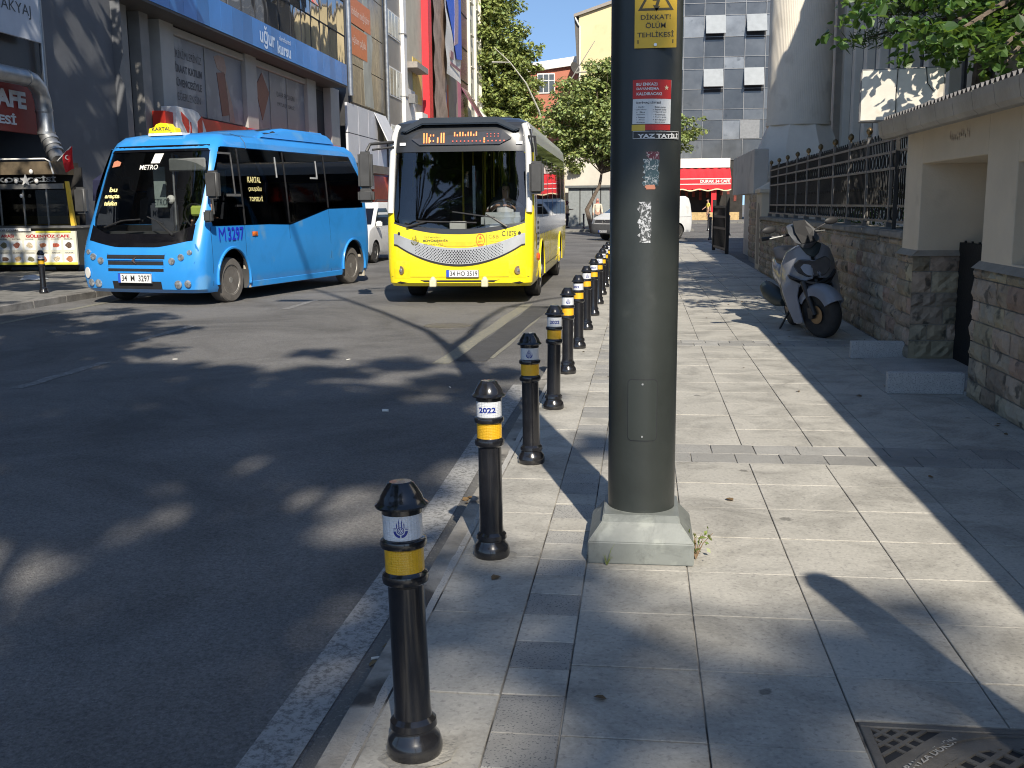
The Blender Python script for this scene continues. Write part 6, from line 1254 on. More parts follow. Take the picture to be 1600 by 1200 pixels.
# bus cabin
mb=MB(); mb.box(-1.10,1.10,.42,.95,1.0,1.22); mb.build('dashboard',M('grey_dashboard',(.30,.31,.31),.6,var=.1),bus,bevel=.05,seg=2)
mb=MB(); mb.box(.28,1.02,.62,1.0,1.22,1.50); mb.build('instrument_binnacle',M('pale_grey_binnacle',(.42,.44,.44),.5),bus,bevel=.08,seg=3,smooth=40); mb=MB(); mb.box(-.22,.05,.45,.6,1.22,1.36); mb.box(.45,.62,.47,.6,1.22,1.28); mb.build('ticket_box',m_fas,bus,bevel=.01)
pts=[(.62+.24*math.cos(2*PI*k/20),1.05-.14*math.sin(2*PI*k/20),1.55+.14*math.sin(2*PI*k/20)) for k in range(21)]; mb=MB(); mb.tube(pts,.02,6,cap=False); mb.build('steering_wheel',m_trim,bus)
seat(bus,.62,1.5,1.0)
for y in (2.6,3.4,4.2,5.0,5.8,6.6,7.4,8.2):
    for x in (-.85,-.4,.4,.85): seat(bus,x,y,.95)
mb=MB()
for x in (-.2,.2): 
    for y in (1.9,3.2,4.6,6,7.4): mb.tube([(x,y,.6),(x,y,2.85)],.018,6)
mb.build('grab_pole',M('yellow_grab_pole',(.6,.45,.05),.4),bus); mb=MB(); mb.box(.05,.10,1.35,2.1,1.0,2.3); mb.build('driver_partition',glass('bus_side_glass',(.28,.29,.3)),bus)
# ---------------------------------------------------------------- white vans
m_wv=M('white_vehicle_paint',(.66,.66,.65),.3,var=.05,coat=.4,spots=((.56,.55,.52),2,.62)); m_gpl=M('grey_bumper_plastic',(.085,.087,.09),.6,var=.2)
van=thing('white_van','white van with grey bumper and grille partly hidden behind the lamp post','van',(-1.72,46.6,ROAD),R(-45))
V_=Shell([(.30,.06,4.85,.86),(.42,.0,4.88,.90),(.75,.02,4.9,.91),(.98,.10,4.9,.905),(1.08,.30,4.9,.90),(1.25,.82,4.88,.88),(1.6,1.30,4.85,.84),(1.85,1.62,4.78,.79),(1.95,1.85,4.65,.70)],D=.22,n=4)
mb=MB(); V_.mesh(mb); body=mb.build('body',[m_wv,m_well],van,fix=False); cut=[]
for y in (.92,3.9):
    for sg in (-1,1): c=MB(); c.cyl((sg*.6,y,.34),(sg*1.5,y,.34),.40,n=28); cut.append(cutter(c,[m_well]))
boolcut(body,cut)
mb=MB(); V_.fpatch(mb,[(z,-(.76-.10*(z-1.22)/.6),.76-.10*(z-1.22)/.6) for z in (1.22,1.35,1.5,1.65,1.80)],off=.008,nu=10); mb.build('windscreen',M('blue_reflecting_glass',(.10,.14,.19),.06,.2,spec=.8,coat=.4),van,smooth=50)
mb=MB(); V_.fband(mb,lambda x:.30,lambda x:.74,-.86,.86,off=.02); mb.build('front_bumper',m_gpl,van,smooth=50)
mb=MB(); V_.fband(mb,lambda x:.78,lambda x:.93,-.60,.60,off=.012); gr=mb.build('grille',m_trim,van); mb=MB()
for z in (.80,.84,.88,.92): V_.fband(mb,lambda x:z-.006,lambda x:z+.006,-.58,.58,off=.018,nv=1)
mb.tube([(.09*math.cos(R(a)),V_.front(0,.85,.03),.85+.07*math.sin(R(a))) for a in range(0,361,30)],.012,5,cap=False); mb.build('grille_bar',m_mul,gr)
for sg in (-1,1): mb=MB(); V_.fband(mb,lambda x:.77,lambda x:.94,sg*.61,sg*.84,off=.014,nu=6); mb.build('headlight',m_lens,van)
plate(van,'34 DE 3152',(0,-.035,.42),w=.5,h=.11)
mb=MB()
for sg in (1,-1): V_.spatch(mb,[(1.22,1.0,2.0),(1.4,1.15,2.0),(1.72,1.55,2.0)],sg,.006)
mb.build('door_window',m_blackgl,van)
for sg in (1,-1):
    for y in (.92,3.9): wheel(van,sg*.88,y,.34,.2,sg,'alloy')
    mb=MB(); V_.spatch(mb,[(1.0,2.1,4.7),(1.012,2.1,4.7)],sg,.006); mb.build('side_groove',m_gpl,van)
wv=thing('white_car','small white delivery car with dark bumper between the minibus and the bus','car',(-8.52,28.6,ROAD),R(-4))
W=Shell([(.24,.08,3.9,.80),(.34,.0,3.92,.84),(.7,.0,3.95,.85),(.92,.10,3.95,.845),(1.02,.32,3.95,.84),(1.08,.62,3.95,.83),(1.4,1.05,3.9,.77),(1.62,1.36,3.85,.70),(1.74,1.6,3.75,.62)],D=.24,n=3.4)
mb=MB(); W.mesh(mb); body=mb.build('body',[m_wv,m_well],wv,fix=False); cut=[]
for y in (.78,3.2):
    for sg in (-1,1): c=MB(); c.cyl((sg*.55,y,.31),(sg*1.5,y,.31),.36,n=28); cut.append(cutter(c,[m_well]))
boolcut(body,cut)
mb=MB(); W.fpatch(mb,[(z,-(.74-.12*(z-1.1)/.5),.74-.12*(z-1.1)/.5) for z in (1.10,1.25,1.4,1.56)],off=.008,nu=10); mb.build('windscreen',m_blackgl,wv,smooth=50)
mb=MB(); W.fband(mb,lambda x:.24,lambda x:.66,-.83,.83,off=.02); mb.build('front_bumper',m_gpl,wv,smooth=50)
for sg in (-1,1): mb=MB(); W.fpoly(mb,[(sg*.46,.72),(sg*.78,.70),(sg*.81,.90),(sg*.72,.93),(sg*.5,.84)],off=.012); mb.build('headlight',m_lens,wv)
mb=MB(); W.spatch(mb,[(1.06,.75,2.2),(1.3,1.0,2.2),(1.56,1.4,2.2)],1,.006); mb.build('door_window',m_blackgl,wv); plate(wv,'34 FR 182',(0,-.035,.46),w=.48,h=.11)
for x in (-.55,.55): mb=MB(); mb.tube([(x,1.7,1.72),(x,1.8,1.80),(x,3.4,1.80),(x,3.5,1.72)],.02,6); mb.build('roof_rail',m_trim,wv)
mb=MB(); mb.box(.84,1.02,.80,.92,1.02,1.2); mb.build('mirror',m_wv,wv,bevel=.03,seg=2)
for sg in (1,-1):
    for y in (.78,3.2): wheel(wv,sg*.82,y,.31,.18,sg,'alloy')
# ================= scooter =================
m_sw=M('silver_white_plastic',(.20,.21,.24),.3,var=.06,coat=.4,spots=((.40,.38,.34),3,.62)); m_sg=M('dark_teal_plastic',(.016,.028,.032),.6); m_sblk=M('matt_black_plastic',(.018,.018,.02),.55,var=.2); m_smk=M('smoked_headlamp',(.06,.065,.075),.15,.3,var=.2,scale=14,coat=.6)
sc_=thing('scooter','silver white motor scooter parked on the shaded pavement by the stone wall','scooter',(2.05,11.72,0),R(1)); sc_.rotation_euler=(0,R(-7),R(6)); sc_.scale=(1.14,1,1.04)
def loftx(mb,secs,mi=0,tone=1.):
    """secs: list of (y,z,[ (x,dz)... ]) closed cross loops with equal counts"""
    n=len(secs[0]); vs=[p for s in secs for p in s]; mb.add(vs,[(i*n+k,i*n+(k+1)%n,(i+1)*n+(k+1)%n,(i+1)*n+k) for i in range(len(secs)-1) for k in range(n)]+[tuple(range(n-1,-1,-1)),tuple((len(secs)-1)*n+k for k in range(n))],mi,tone)
def ell(cx,y,cz,rx,rz,n=16,p=2.4,tilt=0):
    o=[]
    for k in range(n):
        a=2*PI*k/n; c,s=math.cos(a),math.sin(a); x=rx*abs(c)**(2/p)*(1 if c>0 else -1); z=rz*abs(s)**(2/p)*(1 if s>0 else -1); o.append((cx+x,y+z*tilt,cz+z))
    return o
def swheel(parent,y,r,steer=0,x=0):
    wo=bpy.data.objects.new('wheel',None); link(wo,parent); wo.location=(x,y,r); wo.rotation_euler=(0,0,steer); M4=Matrix.Rotation(R(90),4,'Y'); mb=MB()
    prof=[(r*.62,-.045),(r*.78,-.062),(r*.92,-.055),(r,-.025),(r*1.005,0),(r,.025),(r*.92,.055),(r*.78,.062),(r*.62,.045)]; mb.lathe(prof,n=36,M4=M4); mb.build('tyre',m_tyre,wo,smooth=50)
    mb=MB(); mb.lathe([(r*.63,-.04),(r*.52,-.03),(r*.5,.03),(r*.63,.04)],n=30,M4=M4); mb.lathe([(.04,-.07),(.04,.07)],n=12,M4=M4)
    for k in range(5): a=2*PI*k/5; mb.add([tuple(M4@Matrix.Rotation(a,4,'Z')@Vector(p)) for p in ((.02,-.02,-.02),(r*.56,-.02,-.02),(r*.56,.02,-.02),(.02,.02,-.02),(.02,-.02,.02),(r*.56,-.02,.02),(r*.56,.02,.02),(.02,.02,.02))],[(0,1,2,3),(4,5,6,7),(0,4,5,1),(1,5,6,2),(2,6,7,3)])
    mb.build('rim',m_sblk,wo); mb=MB(); mb.lathe([(.05,-.072),(.10,-.072),(.10,-.068),(.05,-.068)],n=24,M4=M4); mb.build('brake_disc',M('bronze_disc',(.16,.12,.08),.35,.8),wo); return wo

ST=Matrix.Translation((0,.12,0))@Matrix.Rotation(R(24),4,'Z')@Matrix.Translation((0,-.12,0))
fw=swheel(sc_,.12,.26,R(24)); swheel(sc_,1.40,.25)
mb=MB(ST)
for x in (-.085,.085): mb.tube([(x,.11,.26),(x*.9,.27,.62)],[.026,.030],8); mb.box(x-.02,x+.02,.13,.20,.22,.34)
mb.build('fork',M('fork_steel',(.03,.03,.032),.5,.3),sc_,smooth=50)
mb=MB(ST); secs=[]
for a_ in range(28,156,10):
    c_,s_=math.cos(R(a_)),math.sin(R(a_)); k=.31; o=[]
    for x,dr in ((-.10,-.10),(-.085,-.02),(-.04,.015),(0,.022),(.04,.015),(.085,-.02),(.10,-.10)): o.append((x,.12-(k+dr)*c_,.26+(k+dr)*s_))
    for x,dr in ((.09,-.10),(.06,-.03),(0,.0),(-.06,-.03),(-.09,-.10)): o.append((x,.12-(k+dr)*c_,.26+(k+dr)*s_))
    secs.append(o)
loftx(mb,secs); mb.build('front_fender',m_sw,sc_,smooth=50)
def apy(x,z): return .19+.30*(abs(x)/.28)**2.2+(z-.6)*.32
mb=MB()
for sg in (-1,1):
    out=[(.02,1.00),(.12,1.00),(.215,.93),(.265,.80),(.29,.64),(.285,.47),(.265,.32),(.235,.16),(.17,.18),(.18,.34),(.185,.46),(.16,.57),(.08,.63),(.02,.64)]
    vs=[(sg*x,apy(x,z),z) for x,z in out]; n=len(vs); vs+=[(x*.93,y+.13,z) for x,y,z in vs]
    mb.add(vs,[tuple(range(n)),tuple(range(2*n-1,n-1,-1))]+[(i,(i+1)%n,n+(i+1)%n,n+i) for i in range(n)])
ap=mb.build('front_apron',m_sw,sc_)
bm=bmesh.new(); bm.from_mesh(ap.data); bmesh.ops.triangulate(bm,faces=[f for f in bm.faces if len(f.verts)>4]); bmesh.ops.bevel(bm,geom=[e_ for e_ in bm.edges if len(e_.link_faces)==2 and e_.calc_face_angle(0)>.6],offset=.014,segments=2,affect='EDGES',clamp_overlap=True); bm.to_mesh(ap.data); bm.free(); ap.data.polygons.foreach_set('use_smooth',[True]*len(ap.data.polygons)); ap.data.set_sharp_from_angle(angle=R(40))
def apoly(mb,poly,off,th=.05):
    vs=[(x,apy(x,z)-off,z) for x,z in poly]; n=len(vs); vs+=[(x*.9,y+th,z) for x,y,z in vs]; mb.add(vs,[tuple(range(n)),tuple(range(2*n-1,n-1,-1))]+[(i,(i+1)%n,n+(i+1)%n,n+i) for i in range(n)])
mb=MB(); apoly(mb,[(-.09,.66),(.09,.66),(.17,.72),(.19,.80),(.13,.86),(0,.83),(-.13,.86),(-.19,.80),(-.17,.72)],.03); mb.build('headlight',m_smk,sc_,bevel=.012,seg=2,smooth=50)
mb=MB(); apoly(mb,[(-.245,.70),(-.15,.635),(0,.60),(.15,.635),(.245,.70),(.235,.655),(.14,.58),(0,.555),(-.14,.58),(-.235,.655)],.045,.06); mb.build('black_lip',m_sblk,sc_,bevel=.006)
mb=MB(); apoly(mb,[(-.11,.99),(-.06,.90),(0,.86),(.06,.90),(.11,.99),(.05,1.03),(-.05,1.03)],.02,.06); mb.build('nose_cowl',m_sg,sc_,bevel=.01,smooth=50)
mb=MB(); mb.box(-.16,.16,.40,.50,.30,.96); mb.box(-.10,.10,.34,.42,.60,.94); mb.build('inner_shield',m_sblk,sc_,bevel=.03,seg=2)
mb=MB(ST); loftx(mb,[ell(0,.26,1.00,.07,.03,tilt=.4),ell(0,.26,1.07,.15,.05,tilt=.6),ell(0,.33,1.15,.155,.06,tilt=.6),ell(0,.42,1.20,.11,.045,tilt=.5),ell(0,.48,1.21,.05,.02)]); mb.build('handlebar_cowl',M('graphite_plastic',(.075,.08,.09),.4,coat=.3),sc_,smooth=50)
mb=MB(ST); vs=[(-.085,.225,1.03),(.085,.225,1.03),(.12,.27,1.16),(.07,.36,1.27),(-.07,.36,1.27),(-.12,.27,1.16)]; vs+=[(x*.95,y+.012,z) for x,y,z in vs]; mb.add(vs,[(0,1,2,3,4,5),(11,10,9,8,7,6)]+[(i,(i+1)%6,6+(i+1)%6,6+i) for i in range(6)]); mb.build('fly_screen',m_sblk,sc_)
mb=MB(ST); mb.tube([(-.34,.50,1.12),(-.16,.42,1.13),(.16,.42,1.13),(.34,.50,1.12)],.014,8); mb.build('handlebar',m_sblk,sc_)
for sg in (-1,1):
    mb=MB(ST); mb.tube([(sg*.24,.46,1.125),(sg*.35,.505,1.12)],.021,8); mb.build('grip',m_sblk,sc_); mb=MB(ST); mb.tube([(sg*.18,.42,1.13),(sg*.24,.36,1.17),(sg*.31,.34,1.20)],.007,6); mb.ball((sg*.37,.335,1.22),(.085,.022,.042),12); mb.build('mirror',m_sblk,sc_,smooth=60)
    mb=MB(ST); mb.tube([(sg*.19,.38,1.13),(sg*.33,.40,1.12)],.008,6); mb.build('brake_lever',M('zinc_screw',(.55,.55,.53),.35,.8),sc_)
mb=MB(); loftx(mb,[ell(0,.48,.30,.18,.06),ell(0,.9,.32,.19,.07),ell(0,1.0,.40,.18,.12)]); mb.build('floorboard',m_sblk,sc_,smooth=50)
mb=MB(); loftx(mb,[ell(0,.82,.50,.16,.16,p=3),ell(0,1.0,.60,.215,.19,p=3),ell(0,1.3,.66,.21,.15,p=3),ell(0,1.6,.74,.15,.09,p=3),ell(0,1.78,.80,.06,.04)]); mb.build('rear_body',m_sw,sc_,smooth=50)
mb=MB(); loftx(mb,[ell(0,.78,.74,.10,.03,p=3),ell(0,.93,.80,.17,.055,p=3),ell(0,1.25,.81,.18,.06,p=3),ell(0,1.42,.88,.16,.055,p=3),ell(0,1.72,.90,.11,.035)]); mb.build('seat',m_sblk,sc_,smooth=50)
mb=MB(); mb.tube([(-.18,.95,.34),(-.21,1.1,.36),(-.23,1.35,.42),(-.24,1.55,.48)],[.05,.085,.10,.075],16); mb.build('exhaust',m_sg,sc_,smooth=60)
for sg in (-1,1): mb=MB(); mb.ball((sg*.19,.74,.50),(.06,.15,.17),14); mb.build('side_panel',m_sg,sc_,smooth=60)
mb=MB(); mb.tube([(-.12,.95,.26),(-.27,.98,.0)],.012,6); mb.build('kickstand',m_ifen,sc_)
# ================= people =================
m_skin_=M('skin',(.46,.28,.20),.55,var=.08); m_hair=M('dark_hair',(.03,.022,.018),.6,var=.3)
def skin_mesh(name,chains,mat,parent,sub=2):
    """chains: lists of (x,y,z,r) joined where they share a point"""
    vs=[];es=[];rs=[];idx={}
    for ch in chains:
        prev=None
        for x,y,z,r in ch:
            k=(round(x,4),round(y,4),round(z,4))
            if k not in idx: idx[k]=len(vs); vs.append((x,y,z)); rs.append(r)
            if prev is not None and prev!=idx[k]: es.append((prev,idx[k]))
            prev=idx[k]
    me=bpy.data.meshes.new(name); me.from_pydata(vs,es,[]); o=bpy.data.objects.new(name,me); link(o)
    m=o.modifiers.new('skin','SKIN'); m.use_smooth_shade=True
    for i,r in enumerate(rs): 
        rr=r if hasattr(r,'__len__') else (r,r); me.skin_vertices[0].data[i].radius=rr
    me.skin_vertices[0].data[0].use_root=True; s=o.modifiers.new('s','SUBSURF'); s.levels=sub; s.render_levels=sub
    dg=bpy.context.evaluated_depsgraph_get(); m2=bpy.data.meshes.new_from_object(o.evaluated_get(dg)); bpy.data.objects.remove(o)
    m2.materials.clear(); m2.materials.append(mat); m2.polygons.foreach_set('use_smooth',[True]*len(m2.polygons)); n=bpy.data.objects.new(name,m2); link(n,parent); return n
def hand(mb_chains,w,d,side):
    return
def person(label,loc,rz,shirt,trousers,scarf=None,arms=None,stride=.12,shorts=False,H=1.7,sit=False,legs=True,hair=m_hair):
    t=thing('person',label,'person',loc,rz); k=H/1.7
    P=lambda x,y,z,r:(x*k,y*k,z*k,tuple(q_*k for q_ in r) if hasattr(r,'__len__') else r*k)
    pel=P(0,0,.94,(.13,.10)); che=P(0,-.01,1.28,(.16,.11)); sh=P(0,0,1.40,(.12,.09)); nk=P(0,0,1.47,.055); 
    head=[nk,P(0,-.01,1.52,.06),P(0,-.025,1.58,(.072,.088)),P(0,-.02,1.64,(.075,.09)),P(0,-.01,1.69,(.055,.065))]
    arms=arms or [[(-.19,0,1.38),(-.24,.02,1.12),(-.25,-.06,.88)],[(.19,0,1.38),(.24,.02,1.12),(.25,-.06,.88)]]
    ch=[[pel,che,sh,*head]]
    for a in arms:
        s_,e,w_=a; hx,hy,hz=[w_[i]+(w_[i]-e[i])*.36 for i in range(3)]
        ch.append([sh,P(*s_,.052),P(*e,.042),P(*w_,.029),P((w_[0]+hx)/2,(w_[1]+hy)/2,(w_[2]+hz)/2,(.036,.018))])
        d=Vector((w_[0]-e[0],w_[1]-e[1],w_[2]-e[2])).normalized(); pm=Vector(((w_[0]+hx)/2,(w_[1]+hy)/2,(w_[2]+hz)/2)); lat=d.cross(Vector((1,0,0))).normalized()
        for f in range(4):
            b=pm+lat*(.012*(f-1.5)*1.6); e1=b+d*(.05); e2=e1+d*(.035-.006*abs(f-1.5))+Vector((0,-.008,0)); ch.append([P((w_[0]+hx)/2,(w_[1]+hy)/2,(w_[2]+hz)/2,(.036,.018)),P(*e1,.008),P(*e2,.006)])
        th=Vector(w_)+lat*.03+d*.03; ch.append([P(*w_,.029),P(*th,.010),P(*(th+d*.03+lat*.008),.008)])
    if legs:
        for sg in (-1,1): f=sg*stride; ch.append([pel,P(sg*.09,0,.86,.085),P(sg*.10,-f*.5-.02,.48,.058),P(sg*.10,f*.3 if f>0 else -f*.9,.09,.038),P(sg*.11,(f*.3 if f>0 else -f*.9)-.11,.035,(.04,.03))])
    body=skin_mesh('body',ch,m_skin_,t)
    sc2=[[P(0,0,.90,(.155,.12)),P(0,0,1.08,(.145,.112)),P(0,-.01,1.28,(.178,.128)),P(0,0,1.405,(.13,.10)),P(0,0,1.445,.07)]]
    for a in arms:
        s_,e,w_=a; m_=[s_[i]+(e[i]-s_[i])*.85 for i in range(3)]; sc2.append([P(0,0,1.405,(.13,.10)),P(*s_,.066),P(*m_,.058)]+([P(*[e[i]+(w_[i]-e[i])*.8 for i in range(3)],.045)] if scarf else []))
    skin_mesh('shirt',sc2,shirt,t)
    if legs:
        tr=[]
        for sg in (-1,1):
            f=sg*stride; fz=(f*.3 if f>0 else -f*.9); c_=[P(0,0,.94,(.15,.115)),P(sg*.09,0,.84,.10),P(sg*.10,-f*.5-.02,.50,.078)]
            if not shorts: c_.append(P(sg*.10,fz,.10,.068))
            tr.append(c_)
        skin_mesh('trousers' if not shorts else 'shorts',tr,trousers,t)
        mb=MB()
        for sg in (-1,1): f=sg*stride; fz=(f*.3 if f>0 else -f*.9); mb.ball((sg*.11*k,(fz-.07)*k,.035*k),(.045*k,.13*k,.04*k),12)
        mb.build('shoe',m_sblk,t,smooth=60)
    if scarf: skin_mesh('headscarf',[[P(0,.02,1.42,(.10,.09)),P(0,.02,1.50,.085),P(0,.01,1.60,(.093,.108)),P(0,.01,1.68,(.078,.09)),P(0,.01,1.72,.04)]],scarf,t)
    else: skin_mesh('hair',[[P(0,.035,1.56,.05),P(0,.02,1.63,(.082,.085)),P(0,.0,1.70,(.068,.085)),P(0,-.01,1.725,(.04,.05))]],hair,t)
    # face: eyes, nose, mouth, ears
    mb=MB()
    for sg in (-1,1): mb.ball((sg*.03*k,-.105*k,1.625*k),.009*k,8)
    mb.box(-.022*k,.022*k,-.112*k,-.10*k,1.563*k,1.568*k); mb.build('eyes',m_sblk,body); mb=MB(); mb.ball((0,-.118*k,1.60*k),(.012*k,.018*k,.022*k),8)
    for sg in (-1,1): mb.ball((sg*.078*k,-.005,1.61*k),(.01*k,.018*k,.03*k),8)
    mb.build('nose_and_ears',m_skin_,body); return t
person('woman in a beige top and long black trousers standing beyond the yellow bus',(-4.75,66.5,.02),R(100),M('beige_cotton',(.50,.40,.26),.85),M('black_trousers',(.015,.015,.03),.85),scarf=M('dark_red_scarf',(.10,.02,.03),.8),stride=.05,arms=[[(-.17,0,1.38),(-.2,-.05,1.14),(-.1,-.28,1.16)],[(.17,0,1.38),(.2,.02,1.12),(.2,-.1,.9)]])
person('person with a pink headscarf and cream top behind the white van',(-2.55,60.2,.02),R(10),M('cream_cotton',(.62,.56,.45),.85),M('grey_trousers',(.12,.12,.13),.85),scarf=M('pink_scarf',(.60,.16,.16),.8),H=1.78)
person('person in a bright yellow shirt and shorts walking before the red cafe',(5.5,89.5,.02),R(-75),M('bright_yellow_cotton',(.80,.66,.12),.8),M('tan_shorts',(.30,.18,.12),.85),shorts=True,stride=.24,arms=[[(-.19,0,1.38),(-.23,-.1,1.12),(-.22,-.3,.98)],[(.19,0,1.38),(.24,.08,1.12),(.25,.12,.88)]],H=1.78)
# drivers: seated, only head, torso and arms can be seen
def driver(label,loc,rz,shirt,H=1.7,arms=None): return person(label,loc,rz,shirt,m_seat,H=H,legs=True,stride=.02,arms=arms) if False else seated(label,loc,rz,shirt,arms)
def seated(label,loc,rz,shirt,arms):
    t=thing('person',label,'person',loc,rz); P=lambda x,y,z,r:(x,y,z,r)
    pel=P(0,0,.0,(.15,.12)); che=P(0,.02,.36,(.17,.12)); sh=P(0,.02,.50,(.13,.10)); nk=P(0,0,.58,.055)
    ch=[[pel,che,sh,nk,P(0,-.02,.65,(.075,.09)),P(0,-.02,.74,(.078,.092)),P(0,-.01,.80,(.06,.07))]]
    for sg in (-1,1): ch.append([pel,P(sg*.1,-.12,0,.085),P(sg*.13,-.45,.02,.065),P(sg*.13,-.5,-.35,.05),P(sg*.13,-.58,-.42,.04)])
    for s_,e,w_ in arms:
        d=(Vector(w_)-Vector(e)).normalized(); pm=Vector(w_)+d*.06; lat=Vector((0,0,1)).cross(d).normalized(); ch.append([sh,P(*s_,.055),P(*e,.044),P(*w_,.03),P(*pm,(.038,.02))])
        for f in range(4): b=pm+lat*.018*(f-1.5)+d*.045; ch.append([P(*pm,(.038,.02)),P(*b,.009),P(*(b+Vector((0,-.01,-.03))),.008)])
        th=Vector(w_)+lat*.035+d*.03; ch.append([P(*w_,.03),P(*th,.011),P(*(th+d*.03),.009)])
    body=skin_mesh('body',ch,m_skin_,t); sc2=[[P(0,0,.0,(.165,.13)),P(0,.02,.36,(.185,.135)),P(0,.02,.50,(.14,.11)),P(0,.01,.55,.07)]]
    for s_,e,w_ in arms: sc2.append([P(0,.02,.50,(.14,.11)),P(*s_,.07),P(*[s_[i]+(e[i]-s_[i])*.9 for i in range(3)],.06)])
    skin_mesh('shirt',sc2,shirt,t); skin_mesh('hair',[[P(0,.03,.69,.05),P(0,.02,.75,(.082,.085)),P(0,0,.81,(.07,.085)),P(0,-.01,.835,(.04,.05))]],m_hair,t)
    mb=MB()
    for sg in (-1,1): mb.ball((sg*.03,-.108,.725),.009,8)
    mb.build('eyes',m_sblk,body); mb=MB(); mb.ball((0,-.12,.70),(.012,.018,.022),8); mb.build('nose',m_skin_,body); return t
Mb=Matrix.Translation((-2.98,16.78,ROAD))@Matrix.Rotation(R(1),4,'Z'); p=Mb@Vector((.62,1.5,1.16))
seated('bus driver in a white shirt with both forearms on the steering wheel',p,R(1),M('white_shirt_cotton',(.70,.70,.70),.8),[[(-.19,.02,.47),(-.30,-.22,.34),(-.12,-.50,.44)],[(.19,.02,.47),(.32,-.22,.36),(.10,-.48,.44)]])
Mm=Matrix.Translation((-8.28,16.38,ROAD))@Matrix.Rotation(R(-12),4,'Z'); p=Mm@Vector((.52,1.28,.9))
seated('minibus driver in a dark shirt behind the windscreen',p,R(-12),M('dark_shirt_cotton',(.04,.04,.05),.8),[[(-.19,.02,.47),(-.28,-.18,.32),(-.14,-.34,.46)],[(.19,.02,.47),(.28,-.18,.32),(.14,-.34,.46)]])
# ================= food cart =================
m_cy=M('yellow_cart_paint',(.70,.47,.05),.45,var=.15,scale=3); m_steel=M('brushed_steel',(.42,.42,.41),.35,.8,var=.1,scale=12)
ct=thing('food_cart','street food cart with picture menu, steel counter and yellow posts','food cart',(-14.6,23.5,0),R(0))
mb=MB(); mb.box(-1.6,1.10,.04,1.1,.16,1.05); mb.build('counter_box',M('cart_dark_body',(.05,.05,.045),.6),ct)
mb=MB(); mb.box(-1.6,1.12,-.02,.04,.18,.98); mn=mb.build('menu_board',M('cream_menu_print',(.62,.60,.50),.5,var=.05,scale=6),ct)
mb=MB(); mb.box(-1.6,1.12,-.03,-.02,.18,.235); mb.box(.1,1.0,-.03,-.02,.945,.985); mb.build('yellow_trim',M('lime_yellow_print',(.62,.58,.08),.5),mn)
mb=MB(); put_text(mb,'GÜLENYÜZ CAFE',(.40,-.02,.87),w=1.12,h=.085,bold=.04,th=.004); put_text(mb,'EKMEK ARASI',(-.85,-.02,.87),w=.75,h=.075,bold=.04,th=.004); mb.build('title_lettering',M('crimson_print',(.42,.02,.03),.5),mn)
m_fd=[M('food_print_%d'%i,c,.5,var=.5,scale=30) for i,c in enumerate([(.10,.06,.04),(.40,.16,.08),(.32,.12,.08),(.55,.38,.2),(.45,.10,.06),(.50,.42,.30),(.2,.18,.1)])]
m_tile=M('pale_menu_tile',(.66,.68,.68),.5)
names=[['DÜRÜM','KÖFTE EKMEK','BALIK EKMEK','PATSO','TAVUK DÖNER','IZGARA TOST','SANDVİÇ','SUCUK'],['MENEMEN','ÇORBA','SİMİT','KUMRU','GÖZLEME','PATATES','KANAT','SALATA']]
mt=MB(); mpx=MB(); mdx=MB()
for r_ in range(2):
    for c_ in range(8):
        x=-1.42+c_*.335; z=.66-r_*.33; mt.box(x-.14,x+.14,-.024,-.02,z-.13,z+.10); put_text(mdx,names[r_][c_],(x,-.02,z+.135),w=.21,h=.026,bold=.03,th=.005)
mt.build('picture_tile',m_tile,mn); mdx.build('caption',m_ptx,mn)
for i in range(7):
    mb=MB(); rd=random.Random(i)
    for r_ in range(2):
        for c_ in range(8):
            if (r_*8+c_*3)%7!=i: continue
            x=-1.42+c_*.335; z=.645-r_*.33; n=14; ph=rd.random()*6
            pts=[(x+(.085+.015*math.sin(3*2*PI*k/n+ph))*math.cos(2*PI*k/n),-.0265,z+(.062+.015*math.sin(2*2*PI*k/n+ph))*math.sin(2*PI*k/n)) for k in range(n)]; mb.add(pts,[tuple(range(n))])
            for q_ in range(5): a=rd.random()*6; mb.ball((x+.05*math.cos(a),-.027,z+.035*math.sin(a)),(.022,.004,.016),8)
    if mb.v: mb.build('food_picture',m_fd[i],mn)
mb=MB(); mb.box(-1.6,1.12,-.05,1.1,1.05,1.11); mb.build('steel_worktop',m_steel,ct,bevel=.008)
mb=MB(); mb.box(-1.6,.0,-.06,-.05,.985,1.055); mb.build('white_price_strip',m_fas,ct); mb=MB(); put_text(mb,'MİDYE DOLMA',(-.62,-.06,1.015),w=.62,h=.05,bold=.03,th=.004); mb.build('strip_lettering',m_wk,ct)
mb=MB(); mb.add([(1.02,-.02,1.11),(1.12,-.02,1.11),(1.02,-.02,2.15),(.95,-.02,2.15),(1.02,.06,1.11),(1.12,.06,1.11),(1.02,.06,2.15),(.95,.06,2.15)],[(0,1,2,3),(4,5,6,7),(0,1,5,4),(1,2,6,5),(2,3,7,6),(3,0,4,7)]); mb.build('yellow_post',m_cy,ct)
for x in (-1.35,-.75,-.15,.45):
    mb=MB(); mb.box(x-.012,x+.012,-.02,.02,1.11,2.0); mb.build('glass_post',m_steel,ct)
mb=MB(); mb.box(-1.6,.95,.0,.006,1.15,1.95); mb.build('display_glass',glass('display_case_glass',(.6,.62,.62)),ct)
mb=MB(); mb.box(-1.6,.95,.75,.80,1.11,2.5); mb.build('dark_back_panel',m_dark,ct); mb=MB(); mb.box(-.9,.9,.5,.6,1.12,1.34); mb.build('food_tray',M('dim_mustard_tray',(.22,.15,.03),.6),ct)
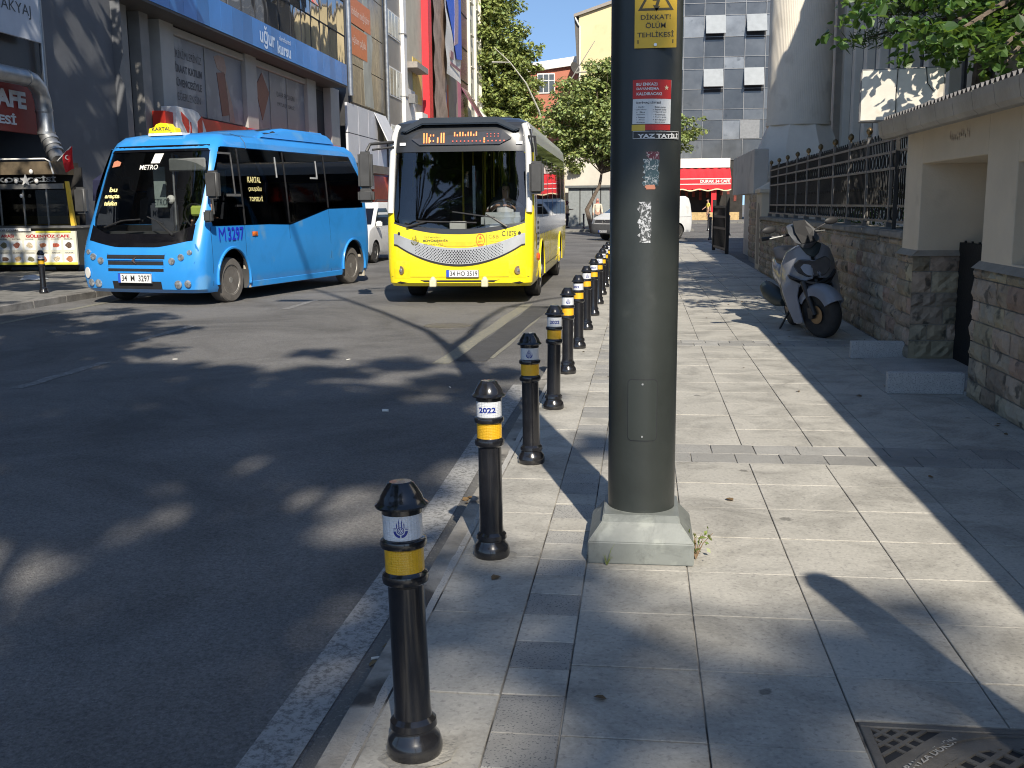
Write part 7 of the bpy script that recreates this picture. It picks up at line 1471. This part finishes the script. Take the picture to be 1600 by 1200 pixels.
mb=MB(); mb.box(-1.6,.95,-.12,-.06,1.98,2.10); mb.build('grey_rail',m_steel,ct); mb=MB(); mb.box(-1.6,.75,-.10,1.0,2.32,2.62); mb.build('wooden_canopy_board',M('dark_wood_boards',(.10,.075,.045),.7,var=.4,scale=4),ct)
mb=MB(); mb.tube([(-1.6,-.12,2.68),(.55,-.12,2.68),(.66,-.12,2.62),(.74,-.12,2.32)],.02,8); mb.build('pale_roof_tube',m_fas,ct); mb=MB(); put_text(mb,'KOKOREÇCİSİ',(-.15,-.12,2.20),w=1.9,h=.17,bold=.04,th=.02); mb.build('channel_letters',M('dim_grey_letters',(.12,.13,.14),.5),ct)
mb=MB()
for x,z,r in ((-.95,2.18,.05),(-.45,2.17,.04),(-.2,2.16,.045),(.32,2.16,.05),(-.1,1.82,.04),(.20,2.38,.05)): mb.ball((x,-.16,z),(r,r*.8,r*1.2),10)
mb.build('hanging_ornament',m_fas,ct,smooth=60)
mb=MB(); st=[((.14 if k%2==0 else .06)*math.cos(R(90+36*k)),(.14 if k%2==0 else .06)*math.sin(R(90+36*k))) for k in range(10)]; mb.prism([(x+.06,z+2.18) for x,z in st],-.2,-.17,'xz'); mb.build('white_star',m_fas,ct)
mb=MB()
for x in (-1.2,.6): mb.tube([(x-.25,.4,.13),(x+.25,.4,.13)],.12,12)
mb.build('cart_wheel',m_tyre,ct)
fl=thing('flag','small red crescent flag on a pole at the corner of the food cart','flag',(-13.75,23.4,2.62)); mb=MB(); mb.tube([(0,0,0),(.38,-.02,.32)],.012,6); mb.build('pole',m_fas,fl)
mb=MB(); mb.grid(lambda u,v:(.16+.24*u+.03*v,-.02-.03*math.sin(u*5+v*4),.12+.22*u-.52*v*(.75+.25*u)),8,10); fc=mb.build('cloth',M('crimson_flag_cloth',(.50,.01,.015),.75),fl,fix=False)
mb=MB(); pts=[(.30+.055*math.cos(R(a)),-.07,.08+.055*math.sin(R(a))) for a in range(60,301,20)]+[(.315+.042*math.cos(R(a)),-.07,.08+.045*math.sin(R(a))) for a in range(300,59,-20)]; mb.add(pts,[tuple(range(len(pts)))]); mb.build('crescent',m_fas,fc)
um=thing('parasol','folded navy parasol behind the food cart','parasol',(-13.1,25.2,0)); mb=MB(); mb.tube([(0,0,0),(0,0,2.3)],.03,8); mb.build('pole',m_steel,um); mb=MB(); mb.lathe([(.75,1.7),(.72,2.2),(.3,2.5),(0,2.6)],n=8); mb.build('canopy',M('navy_canvas',(.014,.016,.05),.8),um)
mb=MB(); mb.grid(lambda u,v:(.5*u-.25+.05*math.sin(9*v),.35*v,.02+.10*math.sin(PI*u)*math.sin(PI*v)+.01*math.sin(14*u+9*v)),8,8); o=mb.build('paper_bag',M('pale_plastic_bag',(.5,.52,.55),.6),fix=False); add_loc(o,(-13.0,20.6,0)); tag(o,'pale crumpled plastic bag lying on the pavement before the food cart','bag')
